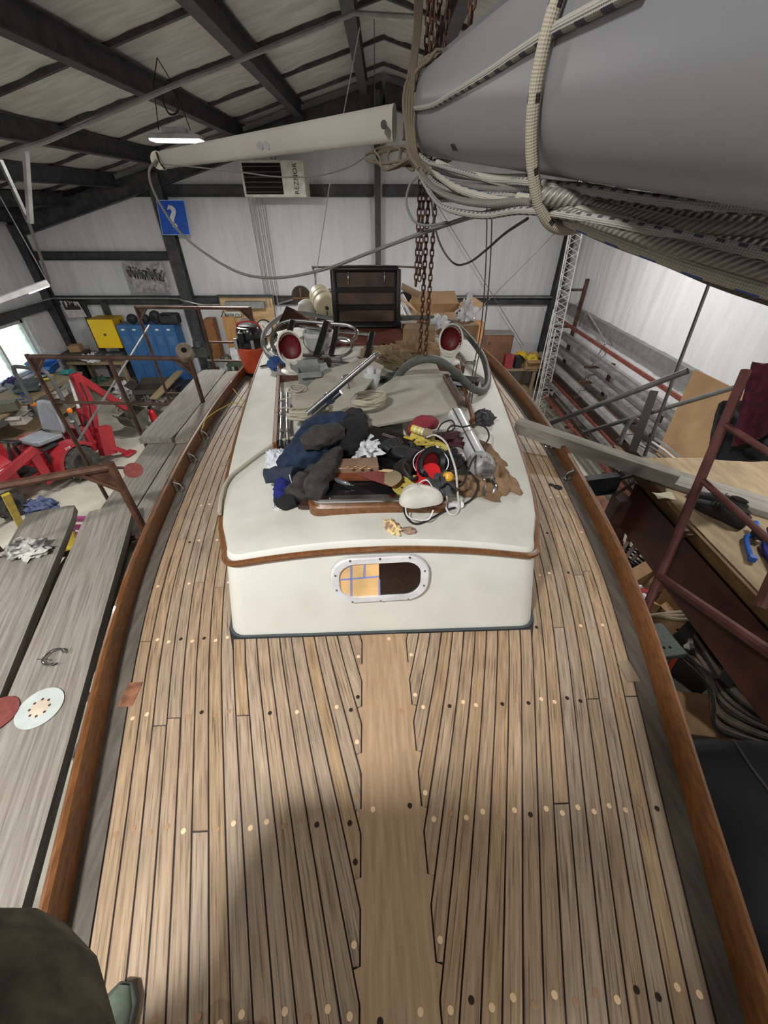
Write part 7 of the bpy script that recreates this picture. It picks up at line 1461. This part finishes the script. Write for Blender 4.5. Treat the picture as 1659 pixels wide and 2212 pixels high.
g_ = G(); g_.prism([c0+Vector((.095*cos(a)-.01, .07*sin(a)-.01, .012)) for a in [radians(x) for x in range(-40, 141, 12)]], (0, 0, 0), (0, 0, .004)); g_.part('red_half', half, t); g_ = G(); g_.prism([c0+Vector((.02+.08*cos(a), .07*sin(a), .016+.01*cos(a))) for a in [radians(x) for x in range(-60, 60, 12)]]+[c0+Vector((-.03, .03, .0))], (0, 0, 0), (0, 0, .003)); g_.part('tan_half', tanb, t)
t = thing('paint_brush', 'wooden handled brush poking out under the black glove', 'brush', HP(838, 1020)); g_ = G(); g_.tube([HP(818, 1018, .02), HP(835, 1017, .02), HP(858, 1020, .02)], [.004, .008, .008], 8, 5); g_.part('handle', M('pale_handle', (206, 176, 132), .5, bump=.02), t); g_ = G(); g_.box(HP(866, 1022, .02), (.03, .03, .012)); g_.part('bristles', dg, t)
def glove(c_, rz, mat, label, s=1.0):
    t = thing('work_glove', label, 'glove', c_, rz); g_ = G(); g_.blob((0, 0, .02*s), (.095*s, .12*s, .045*s), 3, .08, 14); g_.part('palm', mat, t, world=False)
    for k, (x, l, a) in enumerate(((-.036, .065, .18), (-.012, .08, .05), (.013, .078, -.06), (.037, .062, -.2))):
        g_ = G(); b0 = Vector((x*s, .045*s, .022*s)); g_.tube([b0, b0+Vector((-sin(a)*l*.5, cos(a)*l*.5, .01))*s, b0+Vector((-sin(a)*l, cos(a)*l, -.004))*s], [.012*s, .0125*s, .009*s], 10, 5); g_.part('finger', mat, t, world=False)
    g_ = G(); g_.tube([(.04*s, -.02*s, .02*s), (.07*s, .012*s, .025*s), (.08*s, .04*s, .02*s)], [.014*s, .012*s, .009*s], 10, 5); g_.part('thumb', mat, t, world=False)
    g_ = G(); g_.tube([(0, -.045*s, .02*s), (0, -.09*s, .022*s)], [.036*s, .042*s], 14, 0); g_.part('cuff', mat, t, world=False); return t
glove(HP(870, 985, .035), .7, bk, 'black knitted work glove on top of the hatch clutter', 1.0)
glove(HP(888, 1005, .02), -.5, M('coated_black', (28, 28, 30), .5, bump=.1), 'black coated work glove under the knitted one', 1.0)
em = thing('ear_muffs', 'red and black ear muffs on the forward hatch', 'ear muffs', HP(925, 1010)); mred = M('muff_red', (206, 34, 40), .3, bump=0)
c0 = HP(930, 1000, .07); ax = Vector((.25, -.75, .6)).normalized()
g_ = G(); g_.lathe([(.036, -.048), (.062, -.04), (.072, -.012), (.072, 0)], c0, ax, 24, .8); g_.part('left_cup', mred, em); g_ = G(); g_.lathe([(.070, 0), (.074, .012), (.066, .022), (.046, .014), (.04, 0), (0, -.01)], c0, ax, 24, .8); g_.part('left_cushion', M('glossy_black', (26, 26, 28)), em)
c1 = HP(924, 1030, .03); g_ = G(); g_.lathe([(.034, -.026), (.056, -.018), (.062, .006), (.062, .014)], c1, Vector((0, -.6, .8)).normalized(), 24, .7); g_.part('right_cup', mred, em); g_ = G(); u_ = ax.cross(Vector((1, 0, 0))).normalized(); g_.tube([c0+Vector((.073*cos(a), 0, 0))+u_*.058*sin(a)+ax*.004 for a in [2*pi*i/24 for i in range(24)]], .0022, 6, closed=True); g_.part('white_rim', plastic_white, em)
g_ = G(); g_.tube([c0+Vector((-.06, .02, .0)), c0+Vector((-.10, .0, .01)), c0+Vector((-.115, -.05, .0)), c0+Vector((-.08, -.09, -.02)), c1+Vector((-.04, 0, .0))], .008, 8, 6); g_.part('head_band', black_plastic, em)
mk = thing('dust_mask', 'white cup dust mask with elastic loops hanging at the hatch edge', 'mask', HP(905, 1072)); mw = M('mask_white', (208, 206, 196), .9, col2=(190, 188, 178), scale=12, bump=.15)
c0 = HP(906, 1068, .03)
def fm(a, b):
    an = 2*pi*b; R_ = sin(a*pi/2); h = cos(a*pi/2); k = 1+.12*cos(an*3+.6)
    return c0+Vector((.084*R_*cos(an)*k, .064*R_*sin(an)*k, .055*h-.02+.008*(abs(sin(an))<.25)*h))
g_ = G(); g_.grid(fm, 10, 32); g_.part('cup', mw, mk); g_ = G(); g_.tube([fm(.98, .2), fm(.5, .25), fm(.1, .5), fm(.5, .8), fm(.98, .85)], .0018, 5, 4); g_.part('centre_fold', mw, mk)
g_ = G(); g_.tube([c0+Vector((-.055, -.035, -.02)), c0+Vector((-.05, -.07, -.045)), c0+Vector((-.02, -.085, -.055)), c0+Vector((.03, -.085, -.055)), c0+Vector((.05, -.06, -.03))], .0028, 6, 6); g_.part('elastic', plastic_white, mk); g_ = G(); g_.tube([c0+Vector((-.02, .05, .0)), c0+Vector((.03, .07, .02)), c0+Vector((.06, .03, .0))], .0025, 6, 6); g_.part('elastic', plastic_white, mk)
lump([HP(885, 935, .06), HP(905, 918, .08), HP(925, 912, .08), HP(942, 918, .06)], [.02, .035, .035, .02], 33, flat=floorz).thing('red_cloth', M('faded_red', (140, 48, 58), .9, bump=.3), 'faded red cloth below the edge of the large board', 'cloth', ang=80)
t = thing('glue_tube', 'yellow and white striped tube with a beige body beside the red cloth', 'tube', HP(912, 930)); a, b = HP(890, 925, .10), HP(935, 940, .09); g_ = G(); g_.tube([a, a.lerp(b, .6)], .017, 14); g_.part('label_band', M('tube_yellow', (222, 206, 70), .5, bump=0), t)
for k in (.15, .35, .5): g_ = G(); g_.tube([a.lerp(b, k), a.lerp(b, k+.07)], .0176, 14); g_.part('white_stripe', plastic_white, t)
g_ = G(); g_.tube([a.lerp(b, .6), b], .022, 14); g_.part('body', tanb, t)
fd = thing('furling_tube', 'worn white and silver furling tube slanting on the right of the hatch', 'tube', RP(1015, 960)); a, b = RP(984, 898, .09), RP(1036, 1000, .06); dn = (b-a).normalized()
g_ = G(); g_.tube([a, b], .045, 24); g_.part('tube', M('polished_white', (224, 226, 230), .22, .15, bump=.02), fd); g_ = G(); sd = dn.cross(Vector((0, 0, 1))).normalized(); g_.bar(a+sd*.02+Vector((0, 0, .043)), b+sd*.02+Vector((0, 0, .043)), .006, .003); g_.part('groove', dg, fd)
worn = M('worn_casting', (186, 188, 186), .5, .3, col2=(110, 110, 108), scale=24, bump=.3); g_ = G(); g_.lathe([(.04, -.03), (.054, -.02), (.06, .0), (.06, .05), (.05, .068), (.02, .075)], b, dn, 20); g_.part('end_casting', worn, fd); g_ = G(); g_.box(b+dn*.02+Vector((0, 0, .05)), (.03, .05, .015)); g_.part('slot', M('dark_fitting', (60, 56, 52)), fd)
g_ = G(); g_.box(b+dn*.11, (.045, .03, .03)); g_.tube([b+dn*.12+Vector((-.015, 0, 0)), b+dn*.17+Vector((-.03, 0, -.01)), b+dn*.20+Vector((-.04, 0, -.03))], .008, 8, 4); g_.tube([b+dn*.12+Vector((.015, 0, 0)), b+dn*.16+Vector((.02, 0, -.01)), b+dn*.18+Vector((.0, 0, -.035))], .008, 8, 4); g_.part('forked_toggle', chrome, fd)
canv = M('tan_canvas', (146, 118, 88), .9, col2=(112, 88, 64), scale=8, bump=.35, bscale=30)
cs_ = thing('canvas_cover', 'tan canvas cover folded under the furling tube on the right', 'canvas', RP(1060, 1040))
def foldsheet(cx_, cy_, L_, W_, rz_, h, seed, nf=5):
    c_ = RP(cx_, cy_, 0); g_ = G()
    def f(a, b):
        x, y = (a-.5)*L_, (b-.5)*W_; k = sin(pi*a)**.35*sin(pi*b)**.35
        z = h*k*(.45+.55*abs(sin(b*pi*nf+1.5*noise.noise(Vector((a*3, seed, 0)))+seed)))+.02*k*noise.noise(Vector((a*7, b*7, seed)))
        X_, Y_ = c_.x+x*cos(rz_)-y*sin(rz_), c_.y+x*sin(rz_)+y*cos(rz_); X_ += .02*noise.noise(Vector((b*4, seed, 1))); Y_ += .025*noise.noise(Vector((a*4, seed, 5)))
        return (X_, Y_, RZ(X_, Y_)+.002+z)
    g_.grid(f, 30, 30); return g_
foldsheet(1062, 1030, .17, .27, .35, .07, 2, 4).part('outer_fold', canv, cs_, ang=60)
foldsheet(1020, 1056, .24, .13, -.1, .055, 5, 3).part('lower_fold', canv, cs_, ang=60)
foldsheet(1040, 975, .10, .30, .5, .05, 8, 2).part('upper_fold', canv, cs_, ang=60)
bc = ROPE('black_cord', (34, 33, 32), depth=.1, braid=False)
G().tube([HP(872, 1062, .03), RP(871, 1090, .05), RP(876, 1112, .02), RP(888, 1128, .006), RP(906, 1131, .006), RP(935, 1118, .006), RP(965, 1102, .008), RP(1000, 1090, .010), RP(1022, 1075, .012), RP(1032, 1050, .05), RP(1024, 1030, .09), RP(1008, 1015, .10)], .0042, 8, 7).thing('power_cord', bc, 'black power cord curving round the dust mask onto the roof', 'cord', ang=80)
G().tube([HP(960, 942, .10), HP(975, 920, .13), RP(1000, 922, .16), RP(1030, 917, .12), RP(1050, 925, .08), RP(1056, 945, .06), RP(1040, 970, .08), RP(1022, 992, .12), RP(1012, 1015, .12), RP(1000, 1045, .10), RP(985, 1052, .08), RP(970, 1045, .07)], .0042, 8, 7).thing('power_cord', bc, 'black power cord looping over the furling tube', 'cord', ang=80)
G().tube([HP(945, 930, .10), HP(955, 915, .12), HP(975, 908, .12), HP(982, 925, .12), HP(960, 935, .11), HP(930, 940, .10)], .0035, 8, 7).thing('power_cord', bc, 'thin black cord curled beside the glue tube', 'cord', ang=80)
tw = ROPE('striped_cord', (214, 212, 206), (60, 58, 58), fl=(30, 1), twist=60, braid=False, depth=.3)
G().tube([HP(922, 945, .09), HP(940, 940, .12), HP(962, 955, .12), HP(975, 985, .11), HP(985, 1020, .09), RP(988, 1060, .08), RP(991, 1095, .02), RP(985, 1110, .006), RP(972, 1110, .006), RP(963, 1095, .02), RP(965, 1075, .05), RP(960, 1050, .08)], .0042, 8, 7).thing('striped_cord', tw, 'white and grey twisted cord dropping over the right hatch corner', 'cord', ang=80)
t = thing('plug', 'yellow and black plug on the right corner of the hatch', 'plug', HP(968, 1030)); p = HP(968, 1030, .05); g_ = G(); g_.lathe([(.012, -.02), (.02, -.012), (.022, .008), (.014, .018)], p, (.1, .6, .6), 14); g_.part('cap', M('plug_yellow', (236, 176, 36), .4, bump=0), t); g_ = G(); g_.tube([p-Vector((0, .012, .01)), HP(975, 1048, .03), HP(988, 1060, .02)], .009, 8, 5); g_.part('strain_relief', black_plastic, t)
crumple('dark_rag', HP(948, 1050, .0), (.10, .12, .07), M('grey_black_rag', (70, 72, 74), .7, bump=.3), 'grey black plastic wrap in the right hatch corner', 'wrap', 110, .4)
crumple('dark_pouch', HP(955, 1000, .0), (.16, .16, .07), blackf, 'black pouch under the cords and ear muffs', 'pouch', 111, .3)
crumple('dark_pouch', HP(965, 955, .0), (.14, .12, .06), M('maroon_pouch', (70, 30, 36), .8, bump=.3), 'maroon pouch behind the striped cord', 'pouch', 112, .35)
t = thing('white_clip', 'small white plastic clip on the roof at the right hatch corner', 'clip', RP(980, 1093)); g_ = G(); g_.box(RP(980, 1092, .012), (.05, .018, .02)); g_.cyl(RP(994, 1090, .002), RP(994, 1090, .02), .016, n=14); g_.part('body', plastic_white, t, bevel=.003)
tapem = M('masking_scrap', (226, 200, 146), .8, col2=(150, 116, 100), scale=26, bump=.2, lo=.42, hi=.5)
crumple('tape_scrap', RP(848, 1140, .0), (.045, .085, .03), tapem, 'larger crumpled scrap of masking tape above the cabin window', 'tape', 120, .35, .5)
crumple('tape_scrap', RP(884, 1148, .0), (.05, .035, .022), M('brown_scrap', (176, 150, 128), .8, col2=(128, 100, 88), scale=30, bump=.2), 'smaller brownish scrap of tape right of the larger one', 'tape', 121, .35)
G().tube([(-1.36, 3.4, 3.10), B(-1.1, 3.2, .02), PZ(505, 790+80, 3.02), PZ(455, 915, 3.02)+Vector((0, 0, .06)), PZ(437, 925, 3.1)], .004, 6, 5).thing('rope', ROPE('yellow_cord', (206, 186, 70), depth=.2), 'thin yellow cord crossing the port side deck to the rail', 'cord')
# ================================================================ THE PERSON TAKING THE PICTURE (lower left)
pn = thing('person', 'person in an olive jacket and dark green shoes standing at the lower left corner', 'person', (-.52, -.25, 3.0))
def skin(name, joints, edges, mat, parent, sub=2, root=0, sub_render=2):
    me = bpy.data.meshes.new(name); inv = W[parent.name].inverted(); me.from_pydata([tuple(inv @ Vector(p)) for p, r in joints], edges, []); o = bpy.data.objects.new(name, me); COL.objects.link(o); o.parent = parent; W[o.name] = W[parent.name]
    m = o.modifiers.new('skin', 'SKIN'); m.use_smooth_shade = True; m.branch_smoothing = .6
    for i, (p, r) in enumerate(joints): v = me.skin_vertices[0].data[i]; v.radius = (r if isinstance(r, tuple) else (r, r)); v.use_root = (i == root)
    s = o.modifiers.new('sub', 'SUBSURF'); s.levels = sub; s.render_levels = sub
    me.materials.append(mat); return o
oliv = M('olive_jacket', (84, 82, 64), .95, col2=(52, 50, 40), scale=26, bump=.3, bscale=90); trou = M('dark_trousers', (58, 56, 48), .95, bump=.2); sk = M('skin', (196, 150, 126), .5, col2=(184, 136, 112), scale=20, bump=.03)
J = [((-.50, -.22, 3.92), (.17, .13)), ((-.50, -.20, 4.05), (.18, .14)), ((-.46, -.22, 4.22), (.19, .13)), ((-.42, -.25, 4.38), (.15, .10)), ((-.38, -.27, 4.47), (.06, .06)),
     ((-.46, -.12, 3.80), (.21, .19)), ((-.36, -.10, 3.60), (.25, .21)),
     ((-.60, -.24, 4.34), .075), ((-.66, -.30, 4.14), .062), ((-.48, -.38, 4.10), .052), ((-.24, -.32, 4.22), .042),
     ((-.24, -.34, 4.36), .075), ((-.12, -.42, 4.16), .062), ((-.03, -.34, 4.22), .05), ((.02, -.24, 4.30), .042)]
Ed = [(0, 1), (1, 2), (2, 3), (3, 4), (0, 5), (5, 6), (3, 7), (7, 8), (8, 9), (9, 10), (3, 11), (11, 12), (12, 13), (13, 14)]
skin('jacket_body', J, Ed, oliv, pn)
skin('trousers', [((-.50, -.26, 3.90), (.15, .12)), ((-.60, -.26, 3.80), .095), ((-.62, -.22, 3.45), .068), ((-.615, -.26, 3.12), .05), ((-.40, -.30, 3.80), .095), ((-.38, -.27, 3.45), .068), ((-.375, -.30, 3.12), .05)], [(0, 1), (1, 2), (2, 3), (0, 4), (4, 5), (5, 6)], trou, pn)
# head with face
hc_ = Vector((-.33, -.27, 4.66))
g_ = G(); g_.blob(hc_, (.155, .20, .235), 0, 0.0, 18)
for v in g_.v:
    q = v-hc_
    if q.z < -.03: k = 1-.9*(-.03-q.z); v.x = hc_.x+q.x*k
    if q.y > .05 and q.z > -.02 and abs(q.x) < .05: v.y -= .006
g_.lathe([(.055, -.19), (.055, -.08)], hc_, n=16)
g_.part('head', sk, pn)
def fpn(gg, n_, m_): return gg.part(n_, m_, pn)
g_ = G(); g_.blob(hc_+Vector((0, .105, -.012)), (.03, .04, .055), 0, 0, 8); fpn(g_, 'nose', sk)
for s_ in (-1, 1):
    g_ = G(); g_.sphere(hc_+Vector((s_*.032, .083, .012)), .012, 8); e_ = fpn(g_, 'eye', plastic_white); g_ = G(); g_.sphere(hc_+Vector((s_*.032, .0935, .012)), .005, 6); g_.part('iris', M('iris', (70, 52, 38), .3, bump=0), e_)
    g_ = G(); g_.blob(hc_+Vector((s_*.08, 0, 0)), (.018, .04, .06), 0, 0, 8); fpn(g_, 'ear', sk)
g_ = G(); g_.blob(hc_+Vector((0, .092, -.055)), (.05, .018, .014), 0, 0, 8); fpn(g_, 'mouth', M('lips', (168, 100, 92), .5, bump=0))
g_ = G(); g_.blob(hc_+Vector((0, -.02, .035)), (.175, .20, .20), 5, .05, 18); g_.v = [v if v.z > hc_.z-.02+(.09 if v.y > hc_.y+.05 else 0) else Vector((hc_.x+(v.x-hc_.x)*.85, hc_.y-.01+(v.y-hc_.y)*.8, v.z)) for v in g_.v]; fpn(g_, 'hair', M('brown_hair', (70, 54, 40), .8, bump=.4))
def hand(w_, dr, up, s_, name):
    dr = Vector(dr).normalized(); up = Vector(up).normalized(); sd = dr.cross(up)*s_; jn = [(w_, .026), (w_+dr*.035, (.036, .018)), (w_+dr*.075, (.038, .016))]; skin(name, jn, [(0, 1), (1, 2)], sk, pn)
    for k, (o_, l) in enumerate(((-.030, .062), (-.010, .072), (.010, .070), (.029, .055))):
        b0 = w_+dr*.07+sd*o_; skin('finger', [(b0-dr*.015, .009), (b0+dr*l*.5+up*-.004, .0085), (b0+dr*l*.8-up*.022, .0078), (b0+dr*l*.86-up*.042, .007)], [(0, 1), (1, 2), (2, 3)], sk, pn, 1)
    b0 = w_+dr*.02-sd*.03; skin('thumb', [(b0, .012), (b0-sd*.022+dr*.022, .0105), (b0-sd*.03+dr*.05, .009)], [(0, 1), (1, 2)], sk, pn, 1)
hand(Vector((.035, -.21, 4.33)), (.35, .55, .55), (0, .6, -.6), 1, 'right_hand')
hand(Vector((-.22, -.30, 4.24)), (.8, .45, .3), (0, .5, -.7), -1, 'left_hand')
ph = thing('phone', 'black phone held behind the viewpoint by the person', 'phone', (.03, -.13, 4.33)); g_ = G(); g_.box((.04, -.125, 4.41), (.075, .009, .15), rx=.4); g_.part('body', M('glossy_black', (26, 26, 28)), ph, bevel=.004)
shg = M('green_shoe', (92, 104, 90), .8, col2=(76, 88, 76), scale=40, bump=.2); shs = M('shoe_sole_grey', (70, 74, 68), .8)
for (x, y, nm) in ((-.60, -.27, 'left_shoe'), (-.345, -.33, 'right_shoe')):
    tmp = shoe(Vector((x, y, 3.003)), -.06, 'x', shg, shs)
    for c_ in list(tmp.children):
        mw_ = W[pn.name].inverted() @ W[tmp.name]; c_.data = c_.data.copy(); c_.data.transform(mw_); c_.parent = pn; c_.name = nm if c_.name.startswith('upper') else c_.name; W[c_.name] = W[pn.name]
    bpy.data.objects.remove(tmp)
bpy.context.view_layer.update()
